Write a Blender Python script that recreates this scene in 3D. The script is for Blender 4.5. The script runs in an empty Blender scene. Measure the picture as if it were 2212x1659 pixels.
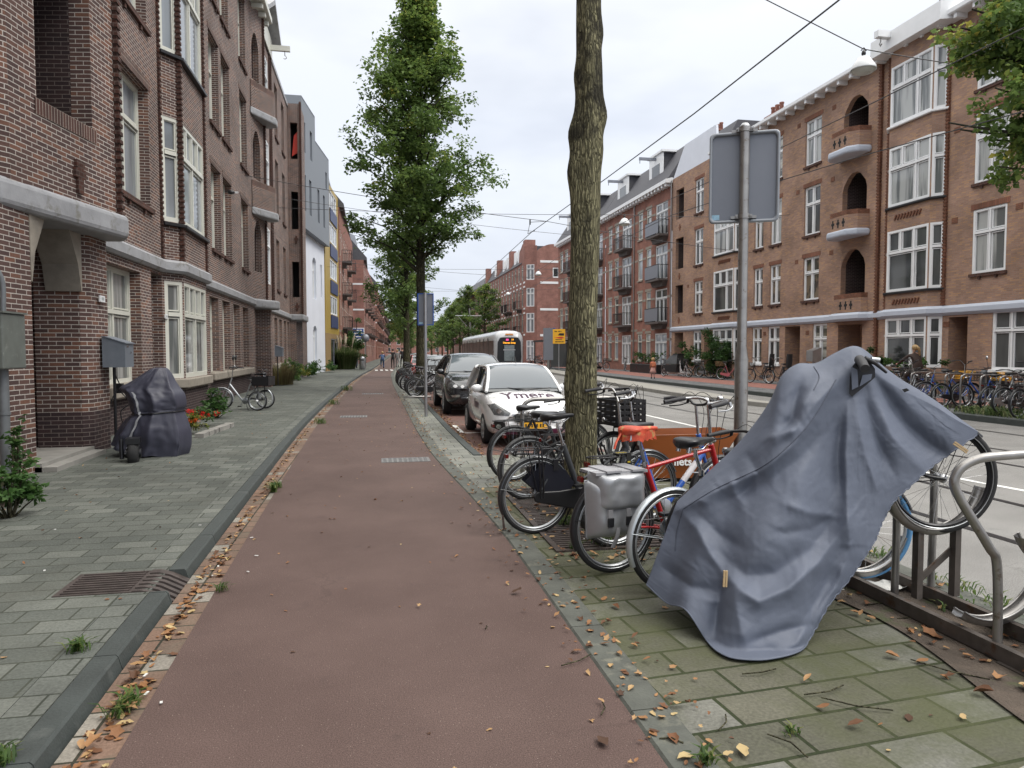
import bpy, bmesh, math, random
import numpy as np
from mathutils import Vector, Matrix
R = math.radians
random.seed(7); rng = np.random.default_rng(7)
C = bpy.context.scene
COL = C.collection
# ---------------------------------------------------------------- camera
EYE = 1.65
PITCH, YAW = R(2.706), R(11.02)
cd = bpy.data.cameras.new('camera'); cam = bpy.data.objects.new('camera', cd); COL.objects.link(cam)
cam.location = (0, 0, EYE); cam.rotation_euler = (R(90) - PITCH, 0, -YAW)
cd.lens = 36 * 1534 / 2212; cd.sensor_width = 36; cd.clip_end = 3000; cd.clip_start = .05
C.camera = cam
# ---------------------------------------------------------------- sky, overcast
SUN_EL, SUN_AZ = R(52), R(120)
w = bpy.data.worlds.new('World'); C.world = w; w.use_nodes = True
nt = w.node_tree; nt.nodes.clear()
def N(nt, t, **k):
    n = nt.nodes.new(t)
    for a, b in k.items():
        if a in n.inputs.keys(): n.inputs[a].default_value = b
        else: setattr(n, a, b)
    return n
sky = N(nt, 'ShaderNodeTexSky', sky_type='NISHITA', sun_disc=False, sun_elevation=SUN_EL, sun_rotation=SUN_AZ)
tc = N(nt, 'ShaderNodeTexCoord')
mp = N(nt, 'ShaderNodeMapping'); mp.inputs['Scale'].default_value = (1, 1, 2.6)
nz = N(nt, 'ShaderNodeTexNoise', Scale=1.7, Detail=5, Roughness=.5)
rp = N(nt, 'ShaderNodeValToRGB')
rp.color_ramp.elements[0].position = .38; rp.color_ramp.elements[0].color = (6.0, 6.6, 7.9, 1)
rp.color_ramp.elements[1].position = .60; rp.color_ramp.elements[1].color = (9.0, 9.5, 10.4, 1)
mx = N(nt, 'ShaderNodeMixRGB', Fac=.95)
gm = N(nt, 'ShaderNodeMixRGB', blend_type='MULTIPLY', Fac=1)
sx = N(nt, 'ShaderNodeSeparateXYZ')
gr = N(nt, 'ShaderNodeFloatCurve'); cv = gr.mapping.curves[0]   # an overcast sky is about three times as bright overhead as at the horizon
cv.points[0].location = (0, .285); cv.points[1].location = (1, 1.0)
for q in ((.2, .305), (.42, .345), (.7, .76)): cv.points.new(*q)
gr.mapping.update()
gs = N(nt, 'ShaderNodeMath', operation='MULTIPLY'); gs.inputs[1].default_value = 2.75
bg = N(nt, 'ShaderNodeBackground', Strength=.095); wo = N(nt, 'ShaderNodeOutputWorld')
L = nt.links.new
L(tc.outputs['Generated'], mp.inputs['Vector']); L(mp.outputs[0], nz.inputs['Vector']); L(nz.outputs['Fac'], rp.inputs[0])
L(sky.outputs[0], mx.inputs[1]); L(rp.outputs[0], mx.inputs[2])
L(tc.outputs['Generated'], sx.inputs[0]); L(sx.outputs['Z'], gr.inputs['Value'])

gw = N(nt, 'ShaderNodeMapRange'); gw.inputs['From Min'].default_value = .3; gw.inputs['From Max'].default_value = .75; L(sx.outputs['Z'], gw.inputs['Value'])
wm = N(nt, 'ShaderNodeMixRGB'); wm.inputs[2].default_value = (9.2, 9.0, 8.6, 1); L(gw.outputs[0], wm.inputs[0]); L(mx.outputs[0], wm.inputs[1])   # unseen sky overhead is warmed so that its light on the street is neutral
L(wm.outputs[0], gm.inputs[1]); L(gr.outputs[0], gs.inputs[0]); L(gs.outputs[0], gm.inputs[2]); L(gm.outputs[0], bg.inputs['Color']); L(bg.outputs[0], wo.inputs[0])
sd = bpy.data.lights.new('sun', 'SUN'); sd.energy = 1.4; sd.angle = R(22); sd.color = (1, .96, .90)
so = bpy.data.objects.new('sun', sd); COL.objects.link(so)
sdir = Vector((math.sin(SUN_AZ) * math.cos(SUN_EL), math.cos(SUN_AZ) * math.cos(SUN_EL), math.sin(SUN_EL)))
so.rotation_euler = sdir.to_track_quat('Z', 'Y').to_euler(); so.location = (0, 0, 40)
C.view_settings.view_transform = 'Standard'; C.view_settings.look = 'None'
C.view_settings.exposure = 0.38; C.view_settings.gamma = 1
C.cycles.max_bounces = 6; C.cycles.diffuse_bounces = 3; C.cycles.glossy_bounces = 3; C.cycles.transmission_bounces = 3
C.cycles.caustics_reflective = False; C.cycles.caustics_refractive = False
try: C.cycles.use_denoising = True
except Exception: pass
# ---------------------------------------------------------------- measuring: a point seen in the photograph, put on a known plane of the street
def ray(u, v):
    x = (u - 1106) / 1534; y = (829.5 - v) / 1534
    f = math.cos(PITCH) + y * math.sin(PITCH); z = -math.sin(PITCH) + y * math.cos(PITCH)
    return Vector((x * math.cos(YAW) + f * math.sin(YAW), -x * math.sin(YAW) + f * math.cos(YAW), z))
def G(u, v, z=0):
    d = ray(u, v); t = (z - EYE) / d.z
    return Vector((d.x * t, d.y * t, z))
def atY(u, v, Y):
    d = ray(u, v); t = Y / d.y
    return Vector((d.x * t, Y, EYE + d.z * t))
# ---------------------------------------------------------------- scene bookkeeping
def tag(o, label=None, cat=None, group=None, kind=None):
    if label: o['label'] = label
    if cat: o['category'] = cat
    if group: o['group'] = group
    if kind: o['kind'] = kind
    return o
def empty(name, loc=(0, 0, 0), rz=0, label=None, cat=None, group=None):
    o = bpy.data.objects.new(name, None); COL.objects.link(o)
    o.location = loc; o.rotation_euler = (0, 0, rz); o.empty_display_size = .1
    return tag(o, label, cat, group)
KIDS = {}
def link(name, me, parent=None):
    o = bpy.data.objects.new(name, me); COL.objects.link(o)
    if parent is not None: o.parent = parent; KIDS.setdefault(parent.name, []).append(o)
    return o
def copy_tree(o, parent=None):
    c = o.copy(); COL.objects.link(c)
    if parent is not None: c.parent = parent; KIDS.setdefault(parent.name, []).append(c)
    for ch in KIDS.get(o.name, []): copy_tree(ch, c)
    return c
# ---------------------------------------------------------------- mesh building
class MB:
    def __init__(s): s.v = []; s.f = []; s.u = []; s.m = []; s.M = Matrix(); s.mi = 0; s.sm = []; s.smooth = False
    def add(s, vs, fs, uvs=None, smooth=None):
        b = len(s.v); vs = [Vector(p) for p in vs]
        s.v += [tuple(s.M @ p) for p in vs]
        sm = s.smooth if smooth is None else smooth
        for i, f in enumerate(fs):
            s.f.append([b + k for k in f]); s.m.append(s.mi); s.sm.append(sm)
            if uvs: s.u.append(uvs[i])
            else:
                a, bb, c = vs[f[0]], vs[f[1]], vs[f[2]]
                n = (bb - a).cross(c - a)
                ax = max(range(3), key=lambda k: abs(n[k]))
                i0, i1 = ((1, 2), (0, 2), (0, 1))[ax]
                s.u.append([(vs[k][i0], vs[k][i1]) for k in f])
        return s
    def box(s, c, d, rz=0, rx=0, ry=0):
        x, y, z = d[0] / 2, d[1] / 2, d[2] / 2
        T = Matrix.Translation(c) @ Matrix.Rotation(rz, 4, 'Z') @ Matrix.Rotation(ry, 4, 'Y') @ Matrix.Rotation(rx, 4, 'X')
        vs = [T @ Vector((i * x, j * y, k * z)) for i in (-1, 1) for j in (-1, 1) for k in (-1, 1)]
        return s.add(vs, [(0, 1, 3, 2), (4, 6, 7, 5), (0, 4, 5, 1), (2, 3, 7, 6), (0, 2, 6, 4), (1, 5, 7, 3)], smooth=False)
    def box2(s, a, b):
        return s.box([(a[i] + b[i]) / 2 for i in range(3)], [abs(b[i] - a[i]) for i in range(3)])
    def tube(s, pts, r, n=8, cap=True, closed=False, flat=1):
        pts = [Vector(p) for p in pts]; k = len(pts)
        rr = r if hasattr(r, '__len__') else [r] * k
        vs = []; up = None
        for i, p in enumerate(pts):
            a = pts[i - 1] if (i or closed) else p; b = pts[(i + 1) % k] if (i < k - 1 or closed) else p
            t = (b - a).normalized()
            if up is None: up = Vector((0, 0, 1)) if abs(t.z) < .9 else Vector((0, 1, 0))
            x = t.cross(up)
            if x.length < 1e-4: x = t.cross(Vector((1, 0, 0)))
            x.normalize(); y = x.cross(t).normalized(); up = y
            for j in range(n):
                q = 2 * math.pi * j / n
                vs.append(p + (x * math.cos(q) + y * math.sin(q) * flat) * rr[i])
        fs = []
        for i in range(k if closed else k - 1):
            i2 = (i + 1) % k
            for j in range(n):
                j2 = (j + 1) % n
                fs.append((i * n + j, i * n + j2, i2 * n + j2, i2 * n + j))
        s.add(vs, fs, smooth=n > 4)
        if cap and not closed:
            s.add(vs[:n], [tuple(range(n))[::-1]], smooth=False); s.add(vs[-n:], [tuple(range(n))], smooth=False)
        return s
    def lathe(s, prof, c=(0, 0, 0), n=16, axis='Z'):
        vs = []
        for r, z in prof:
            for j in range(n):
                q = 2 * math.pi * j / n; p = (r * math.cos(q), r * math.sin(q), z)
                if axis == 'Y': p = (p[0], z, p[1])
                if axis == 'X': p = (z, p[0], p[1])
                vs.append((p[0] + c[0], p[1] + c[1], p[2] + c[2]))
        fs = [(i * n + j, i * n + (j + 1) % n, (i + 1) * n + (j + 1) % n, (i + 1) * n + j) for i in range(len(prof) - 1) for j in range(n)]
        return s.add(vs, fs, smooth=True)
    def ring(s, c, Rr, r, N_=32, n=8, axis='Y', a0=0, a1=2 * math.pi, w=1):
        full = abs(a1 - a0 - 2 * math.pi) < 1e-6
        pts = []
        for i in range(N_ + (0 if full else 1)):
            q = a0 + (a1 - a0) * i / N_
            pts.append((c[0] + Rr * math.cos(q), c[1], c[2] + Rr * math.sin(q)) if axis == 'Y' else (c[0] + Rr * math.cos(q), c[1] + Rr * math.sin(q), c[2]))
        return s.tube(pts, r, n, closed=full)
    def prism(s, outl, z0, z1, axis='Z', smooth=False):
        n = len(outl)
        def P(a, b, t): return (a, b, t) if axis == 'Z' else (a, t, b) if axis == 'Y' else (t, a, b)
        vs = [P(a, b, z0) for a, b in outl] + [P(a, b, z1) for a, b in outl]
        s.add(vs, [tuple(range(n))[::-1], tuple(range(n, 2 * n))] + [(i, (i + 1) % n, n + (i + 1) % n, n + i) for i in range(n)], smooth=smooth)
        return s
    def grid(s, rows, smooth=True, uvs=None, wrap=False):
        n = len(rows[0]); vs = [p for r in rows for p in r]; fs = []; us = []
        for i in range(len(rows) - 1):
            for j in range(n if wrap else n - 1):
                j2 = (j + 1) % n
                fs.append((i * n + j, i * n + j2, (i + 1) * n + j2, (i + 1) * n + j))
                us.append([(j / n, i / len(rows)), ((j + 1) / n, i / len(rows)), ((j + 1) / n, (i + 1) / len(rows)), (j / n, (i + 1) / len(rows))])
        return s.add(vs, fs, us if uvs else None, smooth=smooth)
    def mesh(s, name, mats):
        me = bpy.data.meshes.new(name); me.from_pydata(s.v, [], s.f)
        for m in (mats if isinstance(mats, (list, tuple)) else [mats]): me.materials.append(m)
        me.polygons.foreach_set('material_index', s.m); me.polygons.foreach_set('use_smooth', s.sm)
        uv = me.uv_layers.new(name='UVMap')
        uv.data.foreach_set('uv', [c for f in s.u for p in f for c in p])
        me.update(); return me
    def build(s, name, mats, parent=None, mod=None):
        o = link(name, s.mesh(name, mats), parent)
        if mod: add_sub(o, mod)
        return o
def add_sub(o, lv=1):
    m = o.modifiers.new('s', 'SUBSURF'); m.levels = lv; m.render_levels = lv; return o
def bevel(o, wd, seg=2):
    m = o.modifiers.new('b', 'BEVEL'); m.width = wd; m.segments = seg; m.limit_method = 'ANGLE'; m.angle_limit = R(40); return o
def np_mesh(name, V, F, UV, mats, parent=None, smooth=False):
    me = bpy.data.meshes.new(name); k = F.shape[1]
    me.vertices.add(len(V)); me.vertices.foreach_set('co', V.astype(np.float32).ravel())
    me.loops.add(F.size); me.loops.foreach_set('vertex_index', F.astype(np.int32).ravel())
    me.polygons.add(len(F)); me.polygons.foreach_set('loop_start', np.arange(0, F.size, k, dtype=np.int32))
    me.polygons.foreach_set('loop_total', np.full(len(F), k, dtype=np.int32))
    me.update(calc_edges=True); me.validate()
    uv = me.uv_layers.new(name='UVMap'); uv.data.foreach_set('uv', UV.astype(np.float32).ravel())
    if smooth: me.polygons.foreach_set('use_smooth', np.ones(len(F), dtype=bool))
    for m in (mats if isinstance(mats, (list, tuple)) else [mats]): me.materials.append(m)
    return link(name, me, parent)
def crm(P, n):
    P = [Vector(p) for p in P]; P = [2 * P[0] - P[1]] + P + [2 * P[-1] - P[-2]]; out = []
    for i in range(1, len(P) - 2):
        for k in range(n):
            t = k / n; a, b, c, d = P[i - 1:i + 3]
            out.append(.5 * ((2 * b) + (c - a) * t + (2 * a - 5 * b + 4 * c - d) * t * t + (3 * b - a - 3 * c + d) * t ** 3))
    return out + [P[-2]]
# ---------------------------------------------------------------- materials
MATS = {}
def newmat(name):
    m = bpy.data.materials.new(name); m.use_nodes = True; nt = m.node_tree; return m, nt, nt.nodes['Principled BSDF']
def mat(name, col, rough=.6, metal=0, var=.12, scale=6, bump=0, bscale=40, spec=.5, coat=0, stain=None):
    if name in MATS: return MATS[name]
    m, nt, b = newmat(name); L = nt.links.new
    b.inputs['Base Color'].default_value = (*col, 1); b.inputs['Roughness'].default_value = rough; b.inputs['Metallic'].default_value = metal
    b.inputs['Specular IOR Level'].default_value = spec; b.inputs['Coat Weight'].default_value = coat; b.inputs['Coat Roughness'].default_value = .05
    tc = N(nt, 'ShaderNodeTexCoord')
    if var:
        n1 = N(nt, 'ShaderNodeTexNoise', Scale=scale, Detail=6, Roughness=.6); L(tc.outputs['Object'], n1.inputs['Vector'])
        r = N(nt, 'ShaderNodeMapRange'); r.inputs['From Min'].default_value = .3; r.inputs['From Max'].default_value = .7
        r.inputs['To Min'].default_value = 1 - var; r.inputs['To Max'].default_value = 1 + var; L(n1.outputs['Fac'], r.inputs['Value'])
        x = N(nt, 'ShaderNodeMixRGB', blend_type='MULTIPLY', Fac=1); x.inputs[1].default_value = (*col, 1); L(r.outputs[0], x.inputs[2])
        out = x.outputs[0]
        if stain:
            n3 = N(nt, 'ShaderNodeTexNoise', Scale=stain[1], Detail=5, Roughness=.65); L(tc.outputs['Object'], n3.inputs['Vector'])
            rr = N(nt, 'ShaderNodeMapRange'); rr.inputs['From Min'].default_value = stain[2]; rr.inputs['From Max'].default_value = stain[2] + .12; L(n3.outputs['Fac'], rr.inputs['Value'])
            x2 = N(nt, 'ShaderNodeMixRGB'); L(rr.outputs[0], x2.inputs[0]); L(out, x2.inputs[1]); x2.inputs[2].default_value = (*stain[0], 1); out = x2.outputs[0]
        L(out, b.inputs['Base Color'])
        r2 = N(nt, 'ShaderNodeMapRange'); r2.inputs['To Min'].default_value = max(0, rough - .12); r2.inputs['To Max'].default_value = min(1, rough + .12); L(n1.outputs['Fac'], r2.inputs['Value']); L(r2.outputs[0], b.inputs['Roughness'])
    if bump:
        n2 = N(nt, 'ShaderNodeTexNoise', Scale=bscale, Detail=4); L(tc.outputs['Object'], n2.inputs['Vector'])
        bp = N(nt, 'ShaderNodeBump', Strength=bump, Distance=.01); L(n2.outputs['Fac'], bp.inputs['Height']); L(bp.outputs[0], b.inputs['Normal'])
    MATS[name] = m; return m
def brick(name, c1, c2, mortar, bw=.22, rh=.066, ms=.009, off=.5, rot=0, rough=.85, c3=None, moss=None, bump=.35, bias=0, jw=1, spots=.0, mscale=1.1):
    if name in MATS: return MATS[name]
    m, nt, b = newmat(name); L = nt.links.new
    tc = N(nt, 'ShaderNodeUVMap'); mp = N(nt, 'ShaderNodeMapping'); mp.inputs['Rotation'].default_value = (0, 0, rot); L(tc.outputs[0], mp.inputs[0])
    nw = N(nt, 'ShaderNodeTexNoise', Scale=3, Detail=2); L(mp.outputs[0], nw.inputs['Vector'])
    va = N(nt, 'ShaderNodeVectorMath', operation='MULTIPLY_ADD'); L(nw.outputs['Color'], va.inputs[0]); va.inputs[1].default_value = (.006, .006, 0); L(mp.outputs[0], va.inputs[2])
    br = N(nt, 'ShaderNodeTexBrick', Scale=1.0); br.offset = off
    br.inputs['Brick Width'].default_value = bw; br.inputs['Row Height'].default_value = rh; br.inputs['Mortar Size'].default_value = ms
    br.inputs['Mortar Smooth'].default_value = .25; br.inputs['Bias'].default_value = bias
    br.inputs['Color1'].default_value = (*c1, 1); br.inputs['Color2'].default_value = (*c2, 1); br.inputs['Mortar'].default_value = (*mortar, 1)
    L(va.outputs[0], br.inputs['Vector'])
    out = br.outputs['Color']
    if c3:   # a second bond of the same bricks picks out odd ones in another colour
        b2 = N(nt, 'ShaderNodeTexBrick', Scale=1.0); b2.offset = off
        for k in ('Brick Width', 'Row Height', 'Mortar Size'): b2.inputs[k].default_value = br.inputs[k].default_value
        b2.inputs['Color1'].default_value = (0, 0, 0, 1); b2.inputs['Color2'].default_value = (1, 1, 1, 1); b2.inputs['Mortar'].default_value = (0, 0, 0, 1); b2.inputs['Bias'].default_value = 0
        vb = N(nt, 'ShaderNodeVectorMath', operation='ADD'); L(va.outputs[0], vb.inputs[0]); vb.inputs[1].default_value = (bw * 34, rh * 58, 0); L(vb.outputs[0], b2.inputs['Vector'])
        cr = N(nt, 'ShaderNodeMapRange'); cr.inputs['From Min'].default_value = .74; cr.inputs['From Max'].default_value = .8; L(b2.outputs['Color'], cr.inputs['Value'])
        x = N(nt, 'ShaderNodeMixRGB'); L(cr.outputs[0], x.inputs[0]); L(out, x.inputs[1]); x.inputs[2].default_value = (*c3, 1); out = x.outputs[0]
    n1 = N(nt, 'ShaderNodeTexNoise', Scale=mscale, Detail=6, Roughness=.65); L(mp.outputs[0], n1.inputs['Vector'])
    r = N(nt, 'ShaderNodeMapRange'); r.inputs['From Min'].default_value = .3; r.inputs['From Max'].default_value = .7; r.inputs['To Min'].default_value = .70; r.inputs['To Max'].default_value = 1.26; L(n1.outputs['Fac'], r.inputs['Value'])
    x = N(nt, 'ShaderNodeMixRGB', blend_type='MULTIPLY', Fac=1); L(out, x.inputs[1]); L(r.outputs[0], x.inputs[2]); out = x.outputs[0]
    nf = N(nt, 'ShaderNodeTexNoise', Scale=60, Detail=3); L(mp.outputs[0], nf.inputs['Vector'])
    rf = N(nt, 'ShaderNodeMapRange'); rf.inputs['From Min'].default_value = .3; rf.inputs['From Max'].default_value = .7; rf.inputs['To Min'].default_value = .8; rf.inputs['To Max'].default_value = 1.2; L(nf.outputs['Fac'], rf.inputs['Value'])
    xf = N(nt, 'ShaderNodeMixRGB', blend_type='MULTIPLY', Fac=1); L(out, xf.inputs[1]); L(rf.outputs[0], xf.inputs[2]); out = xf.outputs[0]
    if moss:
        nm = N(nt, 'ShaderNodeTexNoise', Scale=moss[1], Detail=6, Roughness=.7); L(mp.outputs[0], nm.inputs['Vector'])
        rm = N(nt, 'ShaderNodeMapRange'); rm.inputs['From Min'].default_value = moss[2]; rm.inputs['From Max'].default_value = moss[2] + .22; rm.inputs['To Max'].default_value = moss[3]; L(nm.outputs['Fac'], rm.inputs['Value'])
        xm = N(nt, 'ShaderNodeMixRGB'); L(rm.outputs[0], xm.inputs[0]); L(out, xm.inputs[1]); xm.inputs[2].default_value = (*moss[0], 1); out = xm.outputs[0]
    L(out, b.inputs['Base Color']); b.inputs['Roughness'].default_value = rough; b.inputs['Specular IOR Level'].default_value = .3
    iv = N(nt, 'ShaderNodeMath', operation='MULTIPLY_ADD'); L(br.outputs['Fac'], iv.inputs[0]); iv.inputs[1].default_value = -1; L(nf.outputs['Fac'], iv.inputs[2])
    bp = N(nt, 'ShaderNodeBump', Strength=bump, Distance=.008); L(iv.outputs[0], bp.inputs['Height']); L(bp.outputs[0], b.inputs['Normal'])
    MATS[name] = m; return m
def asphalt(name, c, c2, speck, sc=1):
    m, nt, b = newmat(name); L = nt.links.new
    tc = N(nt, 'ShaderNodeUVMap')
    n1 = N(nt, 'ShaderNodeTexNoise', Scale=.9, Detail=7, Roughness=.6); L(tc.outputs[0], n1.inputs['Vector'])
    x = N(nt, 'ShaderNodeMixRGB'); x.inputs[1].default_value = (*c, 1); x.inputs[2].default_value = (*c2, 1)
    r = N(nt, 'ShaderNodeMapRange'); r.inputs['From Min'].default_value = .35; r.inputs['From Max'].default_value = .65; L(n1.outputs['Fac'], r.inputs['Value']); L(r.outputs[0], x.inputs[0])
    n2 = N(nt, 'ShaderNodeTexNoise', Scale=160 * sc, Detail=3, Roughness=.7); L(tc.outputs[0], n2.inputs['Vector'])
    r2 = N(nt, 'ShaderNodeMapRange'); r2.inputs['From Min'].default_value = .3; r2.inputs['From Max'].default_value = .7; r2.inputs['To Min'].default_value = .42; r2.inputs['To Max'].default_value = 1.62; L(n2.outputs['Fac'], r2.inputs['Value'])
    y = N(nt, 'ShaderNodeMixRGB', blend_type='MULTIPLY', Fac=1); L(x.outputs[0], y.inputs[1]); L(r2.outputs[0], y.inputs[2])
    vo = N(nt, 'ShaderNodeTexVoronoi', Scale=75 * sc); L(tc.outputs[0], vo.inputs['Vector'])
    r3 = N(nt, 'ShaderNodeMapRange'); r3.inputs['From Min'].default_value = .16; r3.inputs['From Max'].default_value = .08; L(vo.outputs['Distance'], r3.inputs['Value'])
    sp = N(nt, 'ShaderNodeSeparateColor'); L(vo.outputs['Color'], sp.inputs[0])
    r4 = N(nt, 'ShaderNodeMath', operation='GREATER_THAN'); L(sp.outputs[0], r4.inputs[0]); r4.inputs[1].default_value = .80
    m4 = N(nt, 'ShaderNodeMath', operation='MULTIPLY'); L(r3.outputs[0], m4.inputs[0]); L(r4.outputs[0], m4.inputs[1])
    z = N(nt, 'ShaderNodeMixRGB'); L(m4.outputs[0], z.inputs[0]); L(y.outputs[0], z.inputs[1]); z.inputs[2].default_value = (*speck, 1)
    out = z.outputs[0]
    vc = N(nt, 'ShaderNodeTexVoronoi', feature='DISTANCE_TO_EDGE', Scale=.55); cn = N(nt, 'ShaderNodeTexNoise', Scale=3, Detail=5); L(tc.outputs[0], cn.inputs['Vector'])
    cm = N(nt, 'ShaderNodeVectorMath', operation='MULTIPLY_ADD'); L(cn.outputs['Color'], cm.inputs[0]); cm.inputs[1].default_value = (.5, .5, 0); L(tc.outputs[0], cm.inputs[2]); L(cm.outputs[0], vc.inputs['Vector'])
    ck = N(nt, 'ShaderNodeMapRange'); ck.inputs['From Max'].default_value = .006; ck.inputs['To Min'].default_value = .30; ck.inputs['To Max'].default_value = 0; L(vc.outputs['Distance'], ck.inputs['Value'])
    n5 = N(nt, 'ShaderNodeTexNoise', Scale=.35, Detail=3); L(tc.outputs[0], n5.inputs['Vector']); k5 = N(nt, 'ShaderNodeMapRange'); k5.inputs['From Min'].default_value = .5; k5.inputs['From Max'].default_value = .6; L(n5.outputs['Fac'], k5.inputs['Value'])
    k6 = N(nt, 'ShaderNodeMath', operation='MULTIPLY'); L(ck.outputs[0], k6.inputs[0]); L(k5.outputs[0], k6.inputs[1])
    cx = N(nt, 'ShaderNodeMixRGB'); L(k6.outputs[0], cx.inputs[0]); L(out, cx.inputs[1]); cx.inputs[2].default_value = (c[0] * .3, c[1] * .3, c[2] * .3, 1); out = cx.outputs[0]
    n6 = N(nt, 'ShaderNodeTexNoise', Scale=2.6, Detail=6, Roughness=.7); L(tc.outputs[0], n6.inputs['Vector']); k7 = N(nt, 'ShaderNodeMapRange'); k7.inputs['From Min'].default_value = .6; k7.inputs['From Max'].default_value = .7; k7.inputs['To Max'].default_value = .35; L(n6.outputs['Fac'], k7.inputs['Value'])
    cy = N(nt, 'ShaderNodeMixRGB'); L(k7.outputs[0], cy.inputs[0]); L(out, cy.inputs[1]); cy.inputs[2].default_value = (c[0] * .65, c[1] * .7, c[2] * .75, 1); out = cy.outputs[0]
    L(out, b.inputs['Base Color']); b.inputs['Roughness'].default_value = .8; b.inputs['Specular IOR Level'].default_value = .35
    bp = N(nt, 'ShaderNodeBump', Strength=.5, Distance=.004); L(n2.outputs['Fac'], bp.inputs['Height']); L(bp.outputs[0], b.inputs['Normal'])
    MATS[name] = m; return m
def leafmat(name, stops, trans=.45):
    m, nt, b = newmat(name); L = nt.links.new
    tc = N(nt, 'ShaderNodeUVMap'); sx = N(nt, 'ShaderNodeSeparateXYZ'); L(tc.outputs[0], sx.inputs[0])
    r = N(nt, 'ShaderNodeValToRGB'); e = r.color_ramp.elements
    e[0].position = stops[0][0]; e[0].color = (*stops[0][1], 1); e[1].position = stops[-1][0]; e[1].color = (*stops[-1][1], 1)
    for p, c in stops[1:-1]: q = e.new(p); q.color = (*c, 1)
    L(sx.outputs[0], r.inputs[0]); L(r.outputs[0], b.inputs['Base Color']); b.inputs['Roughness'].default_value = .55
    b.inputs['Specular IOR Level'].default_value = .3
    if trans:
        t = N(nt, 'ShaderNodeBsdfTranslucent'); L(r.outputs[0], t.inputs[0]); ms = N(nt, 'ShaderNodeMixShader', Fac=trans)
        L(b.outputs[0], ms.inputs[1]); L(t.outputs[0], ms.inputs[2]); L(ms.outputs[0], nt.nodes['Material Output'].inputs[0])
    MATS[name] = m; return m
def glassmat(name, lo, hi, scale=.8, rough=.06, stretch=(1, 1, .25)):
    m, nt, b = newmat(name); L = nt.links.new
    tc = N(nt, 'ShaderNodeNewGeometry'); mp = N(nt, 'ShaderNodeMapping'); mp.inputs['Scale'].default_value = stretch; L(tc.outputs['Position'], mp.inputs[0])
    n = N(nt, 'ShaderNodeTexNoise', Scale=scale, Detail=4, Roughness=.5); L(mp.outputs[0], n.inputs['Vector'])
    r = N(nt, 'ShaderNodeValToRGB'); r.color_ramp.elements[0].position = .45; r.color_ramp.elements[1].position = .56
    r.color_ramp.elements[0].color = (*lo, 1); r.color_ramp.elements[1].color = (*hi, 1)
    L(n.outputs['Fac'], r.inputs[0]); L(r.outputs[0], b.inputs['Base Color'])
    b.inputs['Roughness'].default_value = .5; b.inputs['Specular IOR Level'].default_value = .4; b.inputs['Coat Weight'].default_value = 1; b.inputs['Coat Roughness'].default_value = rough
    b.inputs['Coat IOR'].default_value = 1.6
    MATS[name] = m; return m
BRL = brick('dark_brick', (.122, .069, .058), (.075, .047, .044), (.47, .43, .39), .215, .064, .0065, mscale=.55, c3=(.17, .085, .06))
BRL2 = brick('dark_brick_soldier', (.10, .045, .036), (.055, .03, .027), (.34, .29, .25), .064, .215, .0065)
BRT = brick('edge_brick', (.095, .038, .027), (.045, .024, .02), (.10, .07, .06), .11, .064, .008)
BRP = brick('plinth_and_loggia_shade_brick', (.05, .03, .03), (.035, .024, .026), (.16, .13, .12), .215, .064, .0065)
BRR = brick('orange_brick', (.35, .215, .155), (.28, .168, .125), (.27, .21, .17), .22, .062, .008, mscale=.6, c3=(.40, .235, .14))
BRR2 = brick('orange_edge', (.24, .10, .06), (.15, .065, .04), (.12, .07, .05), .11, .062, .009)
BR2 = brick('red_brick', (.29, .13, .095), (.24, .11, .085), (.22, .13, .105), .22, .062, .007)
BR4 = brick('rose_brick', (.30, .145, .115), (.25, .12, .10), (.25, .15, .13), .22, .062, .007)
STONE = mat('grey_stone', (.30, .305, .32), .65, var=.16, scale=3.5, bump=.25, bscale=30, stain=((.19, .185, .17), 3.2, .56))
STONE2 = mat('warm_stone', (.27, .24, .20), .75, var=.2, scale=5, bump=.2, bscale=25)
BLUEBAND = mat('pale_painted_band', (.46, .50, .58), .5, var=.06, scale=1.5)
CREAM = mat('cream_paint', (.60, .60, .54), .4, var=.04, scale=3)
WHITE = mat('white_paint', (.78, .79, .80), .4, var=.04, scale=2)
WHITEWALL = mat('white_wall', (.66, .69, .76), .7, var=.05, scale=.8)
GREYWALL = mat('grey_render', (.19, .21, .235), .6, var=.06, scale=.6)
OCHRE = mat('ochre_panel', (.36, .25, .05), .5, var=.06, scale=1.2)
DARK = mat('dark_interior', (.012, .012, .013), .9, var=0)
GL_D = glassmat('window_glass_dark', (.012, .014, .016), (.07, .075, .075))
GL_C = glassmat('window_glass_curtain', (.10, .11, .11), (.38, .39, .38), scale=1.6, stretch=(2, 2, .15))
GL_S = glassmat('window_glass_sky', (.16, .18, .20), (.30, .33, .36), scale=.6)
GL_B = glassmat('window_glass_blind', (.05, .05, .045), (.48, .47, .42), scale=.9, stretch=(.3, .3, 3.2), rough=.03)
GL_R = glassmat('window_glass_rooms', (.02, .018, .015), (.16, .12, .08), scale=2.2, stretch=(1, 1, .8), rough=.02)
BLK = mat('black_paint', (.012, .012, .014), .35, var=.1)
BLKM = mat('black_metal', (.022, .022, .025), .4, metal=.3, var=.15)
RUB = mat('rubber', (.018, .018, .019), .8, var=.2, scale=20)
STEEL = mat('stainless_steel', (.33, .32, .31), .38, metal=.85, var=.15, scale=8, stain=((.16, .12, .09), 14, .6))
RUST = mat('weathered_steel', (.11, .095, .085), .6, metal=.5, var=.25, scale=12, stain=((.09, .05, .03), 9, .58))
CHROME = mat('chrome', (.55, .55, .56), .2, metal=1, var=.08)
ALU = mat('aluminium', (.42, .43, .45), .35, metal=.8, var=.1)
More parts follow.
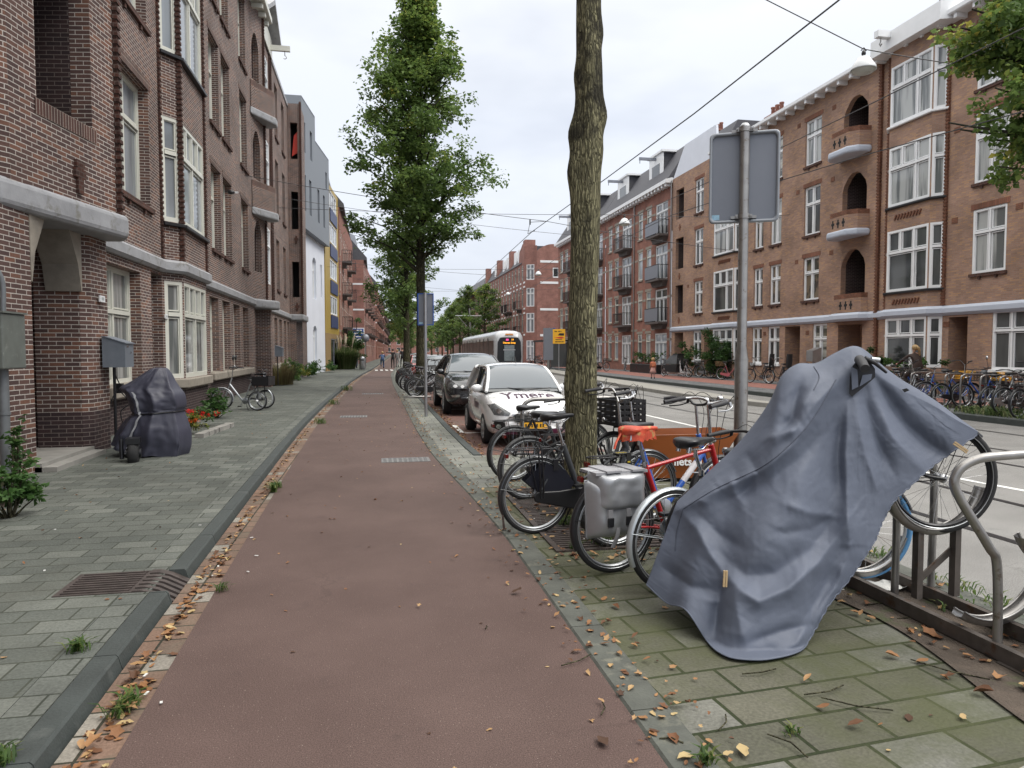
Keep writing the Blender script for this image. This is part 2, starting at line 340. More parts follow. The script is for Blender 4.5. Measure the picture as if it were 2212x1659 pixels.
SIGNG = mat('sign_back_grey', (.21, .225, .26), .45, metal=.3, var=.05, scale=3, bump=.03)
ROOF = mat('roof_slate', (.07, .07, .08), .7, var=.2, scale=4)
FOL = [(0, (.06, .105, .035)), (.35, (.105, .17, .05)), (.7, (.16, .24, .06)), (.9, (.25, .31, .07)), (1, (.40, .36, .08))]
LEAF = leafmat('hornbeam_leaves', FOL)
LEAFY = leafmat('yellowing_leaves', [(0, (.06, .10, .025)), (.5, (.13, .17, .035)), (1, (.26, .22, .05))])
LEAFD = leafmat('bush_leaves', [(0, (.02, .045, .015)), (.6, (.05, .11, .03)), (1, (.10, .18, .05))])
DEAD = leafmat('fallen_leaf', [(0, (.07, .035, .02)), (.3, (.17, .075, .035)), (.6, (.30, .15, .065)), (.85, (.40, .25, .12)), (1, (.46, .36, .18))], .1)
# ================================================================ the ground
def bx(y): return 0 if y < 45 else .035 * (y - 45)
def lerp(tab, y):
    if y <= tab[0][0]: return tab[0][1]
    for (a, b), (c, d) in zip(tab, tab[1:]):
        if y <= c: return b + (d - b) * (y - a) / (c - a)
    (a, b), (c, d) = tab[-2:]; return d + (d - b) / (c - a) * (y - c)
PL = [(0, -1.02), (3, -1.04), (6, -1.10), (9, -1.15), (12, -1.2), (16, -1.25), (22, -1.2), (30, -1.05), (38, -.9), (48, -.55), (62, .1), (100, 1.5), (200, 5)]
PR = [(0, 1.13), (6, 1.13), (7.6, 1.08), (9.5, .97), (11.5, .88), (15, .85), (35, .9), (50, 1.15), (62, 1.7), (100, 3.4), (200, 7)]
pl = lambda y: lerp(PL, y)
pr = lambda y: lerp(PR, y)
YS = [-4, -2, 0, 1.5, 3, 4, 5, 6, 7, 8, 9, 10, 11, 12, 13, 15, 17, 19, 22, 26, 30, 34, 38, 43, 48, 55, 62, 70, 80, 90, 100, 125, 150, 200, 260]
def strip(name, m, fl, fr, z, ys=YS, th=0, kind='structure', y0=None, y1=None):
    ys = [y for y in ys if (y0 is None or y > y0) and (y1 is None or y < y1)]
    if y0 is not None: ys = [y0] + ys
    if y1 is not None: ys = ys + [y1]
    b = MB(); vs = []; fs = []; n = len(ys)
    for y in ys: vs += [(fl(y), y, z), (fr(y), y, z)]
    fs = [(2 * i, 2 * i + 1, 2 * i + 3, 2 * i + 2) for i in range(n - 1)]
    if th:
        for y in ys: vs += [(fl(y), y, z - th), (fr(y), y, z - th)]
        for i in range(n - 1):
            fs += [(2 * i, 2 * i + 2, 2 * n + 2 * i + 2, 2 * n + 2 * i), (2 * i + 3, 2 * i + 1, 2 * n + 2 * i + 1, 2 * n + 2 * i + 3)]
        fs += [(1, 0, 2 * n, 2 * n + 1), (2 * n - 2, 2 * n - 1, 4 * n - 1, 4 * n - 2)]
    b.add(vs, fs); o = b.build(name, m); tag(o, kind=kind); return o
K = lambda c: (lambda y: c + bx(y))
ASPH = asphalt('road_asphalt', (.17, .166, .16), (.225, .22, .212), (.3, .3, .29), .8)
REDA = asphalt('red_asphalt', (.083, .053, .046), (.108, .071, .062), (.33, .27, .23), 1)
REDF = asphalt('pale_red_asphalt', (.30, .14, .11), (.26, .12, .10), (.34, .28, .25), .6)
PAVL = brick('grey_paving', (.112, .120, .106), (.084, .092, .082), (.045, .05, .038), .30, .20, .007, off=.5, rough=.8, c3=(.132, .140, .124), moss=((.085, .085, .07), .7, .5, .5), bump=.4, mscale=.8)
PAVE = brick('edge_paving', (.145, .152, .135), (.095, .103, .093), (.04, .045, .035), .30, .20, .007, rough=.8, mscale=1.5)
PAVR = brick('mossy_paving', (.122, .118, .090), (.088, .088, .066), (.024, .032, .012), .40, .265, .011, off=.42, rot=R(-5), rough=.85, c3=(.155, .155, .135), moss=((.072, .080, .036), 1.3, .40, .72), bump=.6, mscale=1.0)
PAVS = brick('strip_paving', (.22, .225, .20), (.16, .165, .15), (.06, .065, .05), .30, .30, .008, rough=.85, moss=((.10, .11, .05), 1.3, .5, .5))
PAVF = brick('far_paving', (.17, .175, .18), (.12, .125, .13), (.08, .08, .08), .3, .3, .008, rough=.8)
PARK = brick('parking_clinker', (.17, .085, .07), (.12, .065, .055), (.09, .08, .07), .2, .10, .008, off=.5, rot=R(45), rough=.85, moss=((.13, .12, .10), 1.2, .5, .6))
GUT = brick('gutter_brick', (.20, .125, .09), (.15, .105, .08), (.03, .03, .02), .6, .205, .008, off=0, rough=.85, c3=(.24, .22, .19), moss=((.14, .13, .10), 2.5, .5, .6), bump=.5)
KERB = mat('kerb_stone', (.044, .052, .050), .7, var=.2, scale=5, bump=.3, bscale=60, stain=((.075, .083, .078), 4, .6))
KERBR = mat('worn_kerb_stone', (.085, .09, .078), .8, var=.25, scale=5, bump=.35, bscale=60, stain=((.15, .15, .12), 6, .56))
CONC = mat('platform_concrete', (.30, .29, .26), .8, var=.12, scale=2)
CONC2 = mat('worn_concrete', (.26, .25, .23), .8, var=.2, scale=3, bump=.1)
LINE = mat('road_paint', (.70, .70, .68), .7, var=.12, scale=8)
EARTH = mat('dark_earth', (.075, .058, .045), .95, var=.4, scale=5, bump=1, bscale=70, stain=((.06, .07, .03), 3, .55))
b = MB(); b.add([(-400, -60, -.13), (400, -60, -.13), (400, 900, -.13), (-400, 900, -.13)], [(0, 1, 2, 3)]); tag(b.build('ground', ASPH), kind='structure')
strip('road', ASPH, K(3.9), K(14.7), -.10)
strip('cycle_path', REDA, lambda y: pl(y), lambda y: pr(y), 0, th=.12)
strip('gutter', GUT, lambda y: pl(y) - .235, lambda y: pl(y) + .004, .004 - .012, th=.1)
strip('pavement', PAVL, lambda y: -9 + bx(y), lambda y: pl(y) - .40 - .17, .045, th=.2)
strip('pavement_edge', PAVE, lambda y: pl(y) - .566, lambda y: pl(y) - .40, .045, th=.15)
strip('parking_bay', PARK, lambda y: pr(y) + .7, K(3.9), -.07, y0=11.0)
strip('side_paving', PAVS, lambda y: pr(y) + .2, lambda y: pr(y) + .62, .0, th=.12, y0=11.0)
o = strip('paved_verge', PAVR, lambda y: pr(y) + .2, K(3.8), .0, th=.14, y0=-2, y1=8.4)
strip('side_paving', PAVS, lambda y: pr(y) + .2, K(3.8), .0, th=.14, y0=8.4, y1=11.0)
strip('road_edge_kerb', KERBR, K(3.8), K(3.95), .012, th=.16, y0=-2, y1=11.0)
strip('earth_strip', EARTH, lambda y: 2.9 + .12 * math.sin(y * 2.1), K(3.79), .012, y0=1.2, y1=4.9, ys=[1.2 + .2 * i for i in range(20)])
# kerb stones, laid one by one with narrow joints
def kerbs(name, fx, wd, z, th, m, y0, y1, ln=1.0, tilt=0):
    b = MB(); y = y0
    while y < y1:
        e = min(y + ln - .008, y1); a0, a1 = fx(y), fx(e); r = .012
        P = [(0, -th), (0, z - r), (r, z), (wd - r - tilt, z), (wd - tilt, z - r), (wd, -th)]
        vs = [(a0 + p, y, q) for p, q in P] + [(a1 + p, e, q) for p, q in P]
        b.add(vs, [(i, i + 1, 7 + i, 6 + i) for i in range(5)] + [(5, 4, 3, 2, 1, 0), (6, 7, 8, 9, 10, 11)]); y += ln
    tag(b.build(name, m), kind='structure')
kerbs('kerb', lambda y: pl(y) - .40, .165, .05, .1, KERB, -1, 5.02, tilt=.04)
kerbs('kerb', lambda y: pl(y) - .40, .165, .05, .1, KERB, 5.5, 110, tilt=.04)
kerbs('path_kerb', lambda y: pr(y), .2, .012, .12, KERBR, -1, 110)
kerbs('parking_kerb', lambda y: pr(y) + .62, .14, .015, .12, KERB, 11, 110)
kerbs('road_kerb', lambda y: 14.6 + bx(y), .18, .05, .12, KERB, 2, 150, 1.5)
strip('far_pavement', PAVF, K(14.78), K(26), .035, th=.1)
strip('far_cycle_path', REDF, K(16.4), K(18.7), .040, y0=8)
RL = [(0, 8.1), (7, 7.95), (9.2, 7.65), (15, 7.2), (27, 7.05), (60, 7.4), (150, 11)]
strip('road_line', LINE, lambda y: lerp(RL, y), lambda y: lerp(RL, y) + .11, -.096)
LN2 = [(0, 12.6), (20, 12.2), (60, 13.2), (150, 16)]
for q, (f, y0, y1) in enumerate(((lambda y: 5.68, 0, 30), (lambda y: 7.11, 0, 12), (lambda y: lerp([(0, 9.7), (9, 9.5), (20, 8.75), (40, 9.3), (57, 10.1), (150, 13.4)], y), 0, 150), (lambda y: lerp([(0, 11.1), (9, 10.9), (20, 10.15), (40, 10.75), (57, 11.5), (150, 14.8)], y), 0, 150), (K(13.0), 0, 150))):
    strip('tram_rail', BLKM, lambda y, f=f: f(y), lambda y, f=f: f(y) + .10, -.095, y0=y0, y1=y1)
# tram platform between the tracks and the far lane
IS = [(19.6, 12.0), (21, 11.75), (25, 11.45), (32, 11.7), (49, 12.9), (80, 15.2)]
strip('tram_platform', CONC, lambda y: lerp(IS, y), lambda y: lerp(IS, y) + (.3 + min(1.1, (y - 19.6) * .15)), .03, th=.14, y0=19.6, y1=80)
kerbs('platform_kerb', lambda y: lerp(IS, y) - .13, .13, .045, .14, CONC2, 19.6, 78, 1.0)
b = MB()   # parking bay marks
for y, x0, x1 in ((14.6, 1.75, 2.35), (20.6, 1.75, 3.7)): b.box2((x0, y, -.066), (x1, y + .1, -.0655))
b.box2((1.75, 14.6, -.066), (1.85, 16.2, -.0655))
tag(b.build('parking_bay_line', LINE), kind='structure')
b = MB()   # pedestrian crossing marks on the cycle path far away
for i in range(4): b.box2((pl(60) + .1 + i * .42, 58.5, .004), (pl(60) + .32 + i * .42, 62, .0045))
tag(b.build('crossing_mark', LINE), kind='structure')
b = MB()   # brick stained corner stone and earth at the front right
b.add([(2.2, 2.2, .016), (4.2, 1.9, .016), (4.2, 2.45, .016), (2.75, 2.36, .016)], [(0, 1, 2, 3)]); tag(b.build('stained_kerb_slab', mat('stained_concrete', (.30, .30, .29), .8, var=.15, scale=4, bump=.15, stain=((.40, .27, .10), 7, .52))), kind='structure')
# ================================================================ facades
class Bld:
    def __init__(s, name, loc, mats, label, group=None, cat='apartment building'):
        s.root = empty(name, loc, 0, label, cat, group); s.T = Matrix.Translation(-Vector(loc)); s.w = MB(); s.w.M = s.T; s.mats = mats
    def mb(s): m = MB(); m.M = s.T; return m
    def panel(s, P0, P1, z0, z1, ops=(), rec=.28, mi=0, glass=None, frame=None, sill=None, u0=0, back=True):
        P0 = Vector((*P0, 0)); P1 = Vector((*P1, 0)); Ln = (P1 - P0).length; d = (P1 - P0) / Ln; out = Vector((d.y, -d.x, 0))
        def W(a, z, c=0): p = P0 + d * a + out * c; return (p.x, p.y, z)
        xs = sorted({0, Ln} | {o['s'][0] for o in ops} | {o['s'][1] for o in ops}); zs = sorted({z0, z1} | {o['z'][0] for o in ops} | {o['z'][1] for o in ops})
        xs = [x for x in xs if 0 <= x <= Ln]; zs = [z for z in zs if z0 <= z <= z1]
        s.w.mi = mi
        for i in range(len(xs) - 1):
            for j in range(len(zs) - 1):
                cx, cz = (xs[i] + xs[i + 1]) / 2, (zs[j] + zs[j + 1]) / 2
                if any(o['s'][0] < cx < o['s'][1] and o['z'][0] < cz < o['z'][1] for o in ops): continue
                a, bb, c, dd = xs[i], xs[i + 1], zs[j], zs[j + 1]
                s.w.add([W(a, c), W(bb, c), W(bb, dd), W(a, dd)], [(0, 1, 2, 3)], [[(u0 + a, c), (u0 + bb, c), (u0 + bb, dd), (u0 + a, dd)]])
        for o in ops:
            a, bb = o['s']; c, dd = o['z']; r = o.get('rec', rec)
            for (p, q, e, f, uv) in (((a, c), (a, dd), 1, 0, 0), ((bb, c), (bb, dd), 1, 0, 0), ((a, c), (bb, c), 0, 1, 1), ((a, dd), (bb, dd), 0, 1, 1)):
                vs = [W(p[0], p[1]), W(q[0], q[1]), W(q[0], q[1], -r), W(p[0], p[1], -r)]
                s.w.add(vs, [(0, 1, 2, 3)], [[(0, p[1]), (0, q[1]), (r, q[1]), (r, p[1])]] if uv == 0 else [[(p[0], 0), (q[0], 0), (q[0], r), (p[0], r)]])
            if o.get('arch'):   # corbelled pointed head: corner infill
                h = o['arch']; m_ = (a + bb) / 2
                for sgn, e in ((1, a), (-1, bb)):
                    pts = [(e, dd)] + [(e + sgn * (m_ - a) * t, dd - h * g_) for t, g_ in ((0, 1), (.12, .62), (.5, .18), (.78, .0))]
                    for cc in (-.001, -.22):
                        s.w.add([W(x, z, cc) for x, z in pts], [tuple(range(5))], [[(x, z) for x, z in pts]])
                    for k in range(1, 4):
                        x, z = pts[k]; x2, z2 = pts[k + 1]; s.w.add([W(x, z, 0), W(x2, z2, 0), W(x2, z2, -.22), W(x, z, -.22)], [(0, 1, 2, 3)])
            if o.get('soldier'):
                s.w.mi = o.get('smi', 1)
                for (e, f) in ((dd, dd + .2),):
                    vs = [W(a - .1, e, .012), W(bb + .1, e, .012), W(bb + .1, f, .012), W(a - .1, f, .012)]
                    s.w.add(vs, [(0, 1, 2, 3)], [[(a, e), (bb, e), (bb, f), (a, f)]])
                    for q0, q1 in (((a - .1, e), (bb + .1, e)), ((a - .1, f), (bb + .1, f)), ((a - .1, e), (a - .1, f)), ((bb + .1, e), (bb + .1, f))):
                        s.w.add([W(*q0, .012), W(*q1, .012), W(*q1, -.01), W(*q0, -.01)], [(0, 1, 2, 3)])
                s.w.mi = mi
            Mx = Matrix(((d.x, -out.x, 0, P0.x + d.x * a), (d.y, -out.y, 0, P0.y + d.y * a), (0, 0, 1, c), (0, 0, 0, 1)))
            k = o['k']
            if k == 'win': s.window(Mx, bb - a, dd - c, r, o, frame, glass, sill)
            elif k == 'hole':
                m_ = s.mb(); m_.M = s.T @ Mx; D_ = o.get('deep', 1.3); w_, h_ = bb - a, dd - c
                m_.mi = 0
                for f in (((0, r, 0), (0, D_, 0), (0, D_, h_), (0, r, h_)), ((w_, r, 0), (w_, D_, 0), (w_, D_, h_), (w_, r, h_))):
                    m_.add(f, [(0, 1, 2, 3)])
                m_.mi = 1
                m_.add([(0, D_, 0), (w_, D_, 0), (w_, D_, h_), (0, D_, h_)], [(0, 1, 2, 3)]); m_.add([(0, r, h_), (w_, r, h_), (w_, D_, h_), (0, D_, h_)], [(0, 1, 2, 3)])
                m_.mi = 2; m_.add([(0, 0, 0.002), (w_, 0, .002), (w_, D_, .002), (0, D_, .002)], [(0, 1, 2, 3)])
                if o.get('door'):
                    m_.mi = 3; m_.box2((w_ * .2, D_ - .06, 0), (w_ * .85, D_ - .01, 2.1))
                    m_.mi = 1; m_.box2((w_ * .32, D_ - .065, 1.2), (w_ * .72, D_ - .055, 1.9))
                m_.build(o.get('name', 'porch'), [BRP if o.get('name') == 'loggia' else s.mats[0], o.get('inner', s.mats[0]), STONE2, o.get('doorm', CREAM)], s.root)  # loggia walls and ceiling darkened in colour to carry the shade of the recess
        return W
    def window(s, Mx, w_, h_, r, o, frame, glass, sill):
        fm = o.get('frame', frame) or WHITE; gm = o.get('glass', glass) or GL_D
        if isinstance(gm, list): gm = random.choice(gm)
        m_ = s.mb(); m_.M = s.T @ Mx; t = o.get('t', .075); y0, y1 = r - .09, r - .02
        m_.box2((0, y0, 0), (t, y1, h_)); m_.box2((w_ - t, y0, 0), (w_, y1, h_)); m_.box2((t, y0, 0), (w_ - t, y1, t * 1.3)); m_.box2((t, y0, h_ - t), (w_ - t, y1, h_))
        tr = o.get('tran'); zt = h_ * tr if tr else None
        if tr: m_.box2((t, y0 - .02, zt - t * .55), (w_ - t, y1, zt + t * .55))
        for f in o.get('top', ()): m_.box2((w_ * f - t * .5, y0 + .003, (zt or 0) + t * .5), (w_ * f + t * .5, y1 - .003, h_ - t))
        for f in o.get('bot', ()): m_.box2((w_ * f - t * .5, y0 + .003, t * 1.3), (w_ * f + t * .5, y1 - .003, (zt - t * .5) if tr else h_ - t))
        if o.get('sash', True):   # inner sash edges
            g = .03
            cells = []
            T_ = [0] + list(o.get('top', ())) + [1]; B_ = [0] + list(o.get('bot', ())) + [1]
            if tr: cells += [(T_[i] * w_, T_[i + 1] * w_, zt, h_) for i in range(len(T_) - 1)]
            cells += [(B_[i] * w_, B_[i + 1] * w_, 0, zt if tr else h_) for i in range(len(B_) - 1)]
            for (a, b_, c, d_) in cells:
                a += t; b_ -= t; c += t * .9; d_ -= t * .9
                if b_ - a < .15: continue
                for p, q in (((a, c), (a + g, d_)), ((b_ - g, c), (b_, d_)), ((a + g, c), (b_ - g, c + g)), ((a + g, d_ - g), (b_ - g, d_))):
                    m_.box2((p[0], y0 + .02, p[1]), (q[0], y1 + .01, q[1]))
        wo = m_.build('window', fm, s.root)
        m2 = s.mb(); m2.M = s.T @ Mx; m2.add([(0, y1 - .01, 0), (w_, y1 - .01, 0), (w_, y1 - .01, h_), (0, y1 - .01, h_)], [(0, 1, 2, 3)]); m2.build('pane', gm, wo)
        sl = o.get('sill', sill)
        if sl:
            m3 = s.mb(); m3.M = s.T @ Mx; m3.box2((-.07, -.075, -.11), (w_ + .07, 0, 0)); m3.box2((0.001, 0, -.012), (w_ - .001, y0, .012))
            if sl is BRT:
                for q in (.25, .75): m3.box2((w_ * q - .05, -.05, -.2), (w_ * q + .05, -.001, -.11))
            m3.build('sill', sl, wo)
    def teeth(s, x, y, z0, z1, mi, r=.055, dz=.128, rz=0):
        s.w.mi = mi; z = z0; k = 0
        while z < z1: s.w.box((x, y, z + dz * .25), (r * 2, r * 2, dz * .5), rz); s.w.box((x, y, z + dz * .75), (r * 1.4, r * 1.4, dz * .5), rz); z += dz
    def done(s, name='wall'):
        return s.w.build(name, s.mats, s.root)
def op(a, b_, z0, z1, k='win', **kw): return dict(s=(a, b_), z=(z0, z1), k=k, **kw)
def band(B, pts, z0, z1, pr_, name, m, rnd=.06, inner=-.05):
    """a moulding that follows the wall line pts on its outer side"""
    P = [Vector((*p, 0)) for p in pts]; n = len(P); offs = []
    for i in range(n):
        d1 = (P[i] - P[i - 1]).normalized() if i else (P[1] - P[0]).normalized(); d2 = (P[i + 1] - P[i]).normalized() if i < n - 1 else d1
        o1 = Vector((d1.y, -d1.x, 0)); o2 = Vector((d2.y, -d2.x, 0)); o = (o1 + o2); o = o / max(.3, o.length_squared) * 2; offs.append(o)
    prof = [(inner, z0), (pr_ - rnd, z0), (pr_, z0 + rnd), (pr_, z1 - rnd), (pr_ - rnd, z1), (inner, z1)]
    m_ = B.mb(); rows = [[P[i] + offs[i] * c + Vector((0, 0, z)) for i in range(n)] for c, z in prof]; m_.grid(rows, smooth=False)
    m_.add([r[0] for r in rows], [(0, 1, 2, 3, 4, 5)], smooth=False); m_.add([r[-1] for r in rows], [(5, 4, 3, 2, 1, 0)], smooth=False)
    return m_.build(name, m, B.root)
# ---------------------------------------------------------------- the dark brick building on the left
GC = [GL_S, GL_C]
LB = Bld('brick_apartment_building', (-4.85, 15, 0), [BRL, BRL2, BRT, BRP, STONE2], 'dark purple-brown brick apartment building with white pointing along the left pavement')
X0 = -4.85
def yo(y0, pts): return [dict(p, s=(p['s'][0] - y0, p['s'][1] - y0)) for p in pts]
F1, F2, F3 = (4.8, 7.4), (8.7, 11.45), (12.6, 15.3)
def col(y0, y1, **k):
    d = dict(tran=.66, top=(.5,), bot=(.5,), frame=CREAM, sill=BRT, soldier=True); d.update(k)
    return [op(y0, y1, *F, glass=[GL_C, GL_B, GL_S] if F[0] < 8 else [GL_S, GL_C], **d) for F in (F1, F2, F3)]
# plinth band + walls; ground floor in darker bricks below .75
def lwall(P0, P1, z0, z1, ops, mi=0, **k): return LB.panel(P0, P1, z0, z1, ops, rec=.3, mi=mi, **k)
lwall((X0, -2), (X0, 9.2), 0, 15.9, yo(-2, [op(2, 3.6, 1, 3.35, frame=CREAM, tran=.66), op(5.4, 7, 1, 3.35, frame=CREAM, tran=.66)] + col(2, 3.8) + col(5.4, 7.2)))
# porch with loggias above; ground floor: two piers and a deep recess
lwall((X0, 9.2), (-4.5, 9.4), 0, 3.5, []); lwall((-4.5, 9.4), (-4.38, 10.35), 0, 3.5, [])
LB.w.mi = 0
def vwall(pts, z0, z1, mi=0):
    LB.w.mi = mi; u = 0
    for p, q in zip(pts, pts[1:]):
        l = math.dist(p, q); LB.w.add([(*p, z0), (*q, z0), (*q, z1), (*p, z1)], [(0, 1, 2, 3)], [[(u, z0), (u + l, z0), (u + l, z1), (u, z1)]]); u += l
vwall([(-4.38, 10.35), (-5.9, 10.35), (-5.9, 12.1), (-5.05, 12.1), (-5.05, 12.0), (-4.42, 12.0), (-4.3, 12.1), (-4.26, 12.7), (X0, 12.75)], .7, 3.5)
vwall([(-4.38, 10.35), (-5.9, 10.35), (-5.9, 12.1), (-5.05, 12.1), (-5.05, 12.0), (-4.42, 12.0), (-4.3, 12.1), (-4.26, 12.7), (X0, 12.75)], 0, .7, 3)
pA, pB, pC, pD = (X0, 9.3), (-4.4, 9.95), (-3.98, 12.45), (X0, 12.95)
vwall([pA, pB], 3.75, 15.9)
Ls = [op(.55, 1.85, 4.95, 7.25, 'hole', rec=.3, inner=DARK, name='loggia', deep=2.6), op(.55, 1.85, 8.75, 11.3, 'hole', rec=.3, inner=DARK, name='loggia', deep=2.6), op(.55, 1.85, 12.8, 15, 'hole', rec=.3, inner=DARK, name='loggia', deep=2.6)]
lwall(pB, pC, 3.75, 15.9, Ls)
vwall([pC, pD], 3.75, 15.9)
LB.w.mi = 1
dd_ = (Vector(pC) - Vector(pB)).normalized(); oo_ = Vector((dd_.y, -dd_.x))
def onB(s_, z, c): p = Vector(pB) + dd_ * s_ + oo_ * c; return (p.x, p.y, z)
for z0 in (4.75, 8.55, 12.6): # soldier course on the parapet top
    LB.w.add([onB(.5, z0, .012), onB(1.95, z0, .012), onB(1.95, z0 + .205, .012), onB(.5, z0 + .205, .012)], [(0, 1, 2, 3)], [[(0, 0), (1.45, 0), (1.45, .21), (0, .21)]])
    LB.w.add([onB(.5, z0 + .205, .012), onB(1.95, z0 + .205, .012), onB(1.95, z0 + .205, -.28), onB(.5, z0 + .205, -.28)], [(0, 1, 2, 3)])
LB.teeth(pC[0] + .0, pC[1] + .0, 3.78, 15.9, 2, .075)
LB.w.mi = 2   # cross-shaped vent of dark headers
for dx, dz, w2, h2 in ((0, 4.12, .13, .42), (0, 4.2, .26, .13), (0, 4.33, .2, .1)):
    p = onB(1.45, dz + h2 * 0, .02); LB.w.box((p[0], p[1], dz), (.05, w2, h2), -math.atan2(dd_.x, dd_.y))
# main wall up to the second porch
BAY = [(X0, 18.05), (-4.5, 18.5), (-4.5, 20.85), (X0, 21.3)]
gfo = dict(frame=CREAM, tran=.62, sill=STONE2)
lwall((X0, 12.75), (X0, 18.05), .7, 15.9, yo(12.75, [op(14.35, 16.4, .98, 3.3, top=(.5,), bot=(.5,), glass=GL_C, **gfo), op(17.15, 17.98, .7, 3.4, 'hole', deep=1.0, name='doorway')] + col(15.25, 17.25)))
lwall((X0, 12.75), (X0, 18.05), 0, .7, yo(12.75, [op(17.15, 17.98, .1, .7, 'hole', deep=1.0, name='doorway')]), mi=3)
lwall((X0, 21.3), (X0, 31), .7, 15.9, yo(21.3, [op(a, a + 1.25, .98, 3.3, top=(.5,), bot=(.5,), glass=GL_C, **gfo) for a in (22.9, 24.75, 26.6, 28.45)] + col(23.4, 24.8) + col(25.2, 26.6) + col(28.5, 30.0)))
lwall((X0, 21.3), (X0, 31), 0, .7, [], mi=3)
for (p, q) in zip(BAY, BAY[1:]):
    l = math.dist(p, q); t3 = l > 1
    ws = []
    for F in ((.98, 3.3), (4.7, 7.15), (8.65, 11.4), (12.55, 15.1)):
        ws.append(op(.02 if t3 else .04, l - (.02 if t3 else .04), *F, frame=CREAM, tran=.66, top=(.25, .5, .75) if t3 else (), bot=(.5,) if t3 else (), rec=.1, t=.085, glass=GL_C if F[0] < 1 else GL_S))
    LB.panel(p, q, .7, 15.9, ws, rec=.1); LB.panel(p, q, 0, .7, [], mi=3)
for q in BAY: LB.teeth(q[0], q[1] + (.05 if q[1] > 20 else -.03), 3.8, 15.9, 2, .06)
for z_ in (4.62, 8.57, 12.47): band(LB, BAY, z_ - .03, z_ + .05, .12, 'bay_sill', BLKM, rnd=.01)
# second porch + loggias
p1, p2, p3 = (X0, 31.0), (-4.56, 32.5), (X0, 32.75)
vwall([(X0, 31), (X0, 31.3), (-5.9, 31.3), (-5.9, 32.5), (X0, 32.5), (-4.4, 32.5), (-4.4, 32.9), (X0, 32.9)], 0, 3.5, 0)
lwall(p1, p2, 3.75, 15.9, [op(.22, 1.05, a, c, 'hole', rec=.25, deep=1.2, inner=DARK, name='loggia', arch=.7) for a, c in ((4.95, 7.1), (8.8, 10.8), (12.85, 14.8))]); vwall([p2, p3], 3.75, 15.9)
for z0 in (7.25, 11.3):
    m_ = LB.mb(); m_.prism([(X0 + .02, 30.85), (-4.0, 32.35), (-4.0, 32.75), (-4.3, 32.95), (X0 + .02, 32.95)], z0, z0 + .32); bevel(m_.build('balcony_slab', STONE, LB.root), .06)
    m_ = LB.mb(); w_ = [(X0 + .03, 30.95), (-4.1, 32.42), (-4.1, 32.7)]
    u = 0
    for p, q in zip(w_, w_[1:]):
        l = math.dist(p, q); m_.mi = 0; m_.add([(*p, z0 + .32), (*q, z0 + .32), (*q, z0 + 1.2), (*p, z0 + 1.2)], [(0, 1, 2, 3)], [[(u, 0), (u + l, 0), (u + l, .88), (u, .88)]])
        m_.mi = 1; m_.add([(*p, z0 + 1.2), (*q, z0 + 1.2), (*q, z0 + 1.41), (*p, z0 + 1.41)], [(0, 1, 2, 3)], [[(u, 0), (u + l, 0), (u + l, .21), (u, .21)]])
        m_.add([(*p, z0 + 1.41), (*q, z0 + 1.41), (q[0] - .1, q[1] + .1, z0 + 1.41), (p[0] - .1, p[1] + .1, z0 + 1.41)], [(0, 1, 2, 3)])
        u += l
    m_.build('balcony_parapet', [BRL, BRL2], LB.root)
LB.teeth(-4.54, 32.52, 3.8, 15.9, 2, .07)
# gable bay with the hoist, then the last windows
lwall((X0, 32.9), (X0, 44), 0, 15.9, yo(32.9, [op(34.0, 36.0, *F, frame=WHITE, tran=.68, top=(.33, .66), bot=(.5,), glass=GL_S, rec=.08) for F in ((.98, 3.3), F1, F2, F3)] + [op(38.4, 39.6, *F, frame=CREAM, tran=.66, sill=BRT, glass=GL_S) for F in (F1, F2, F3)] + [op(41.2, 42.4, *F, frame=CREAM, tran=.66, sill=BRT, glass=GL_S) for F in (F1, F2, F3)] + [op(a, a + 1.1, .98, 3.3, tran=.66, frame=CREAM, sill=STONE2, glass=GL_C) for a in (37.2, 39.1, 41.0, 42.6)]))
for y in (33.5, 36.5, 37.0): LB.teeth(X0, y, 3.8, 15.9, 2, .07)
E_ = [(X0, 44), (-4.14, 44.0), (-4.1, 46.4), (X0, 46.9)]
for i, (p, q) in enumerate(zip(E_, E_[1:])):
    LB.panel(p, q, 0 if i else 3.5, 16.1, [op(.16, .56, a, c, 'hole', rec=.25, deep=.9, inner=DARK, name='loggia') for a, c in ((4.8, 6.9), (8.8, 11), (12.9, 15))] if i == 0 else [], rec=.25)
vwall([(X0, 44), (-4.5, 44.0), (-4.5, 44.4)], 0, 3.5); LB.teeth(-4.12, 44.0, 3.8, 16.1, 2, .07)
for z in (4.25, 8.2): LB.w.mi = 2; LB.w.box((-4.42, 43.98, z), (.22, .05, .13)); LB.w.box((-4.42, 43.98, z), (.1, .055, .42))
LB.done('wall')
line = [(X0, 12.95), (X0, 17.95), (-4.5, 18.4), (-4.5, 20.95), (X0, 21.4), (X0, 31.0)]
band(LB, line, 3.48, 3.78, .13, 'stone_band', STONE); band(LB, [(X0, 32.9), (X0, 44)], 3.48, 3.78, .12, 'stone_band', STONE)
band(LB, [(X0, -2), (X0, 9.3)], 3.48, 3.78, .13, 'stone_band', STONE)
for pts in ([(X0 - .9, 9.15), (-4.42, 9.75), (-3.82, 12.4), (-3.95, 12.75), (X0 - .9, 13.0)], [(X0 - .5, 30.9), (X0 + .05, 30.9), (-4.02, 32.35), (-4.02, 32.85), (X0 - .5, 33.1)], [(X0 - .5, 43.9), (-4.03, 43.9), (-4.0, 46.5), (X0 - .5, 46.9)]):
    m_ = LB.mb(); m_.prism(pts, 3.42, 3.80); bevel(m_.build('porch_slab', STONE, LB.root), .09, 3)
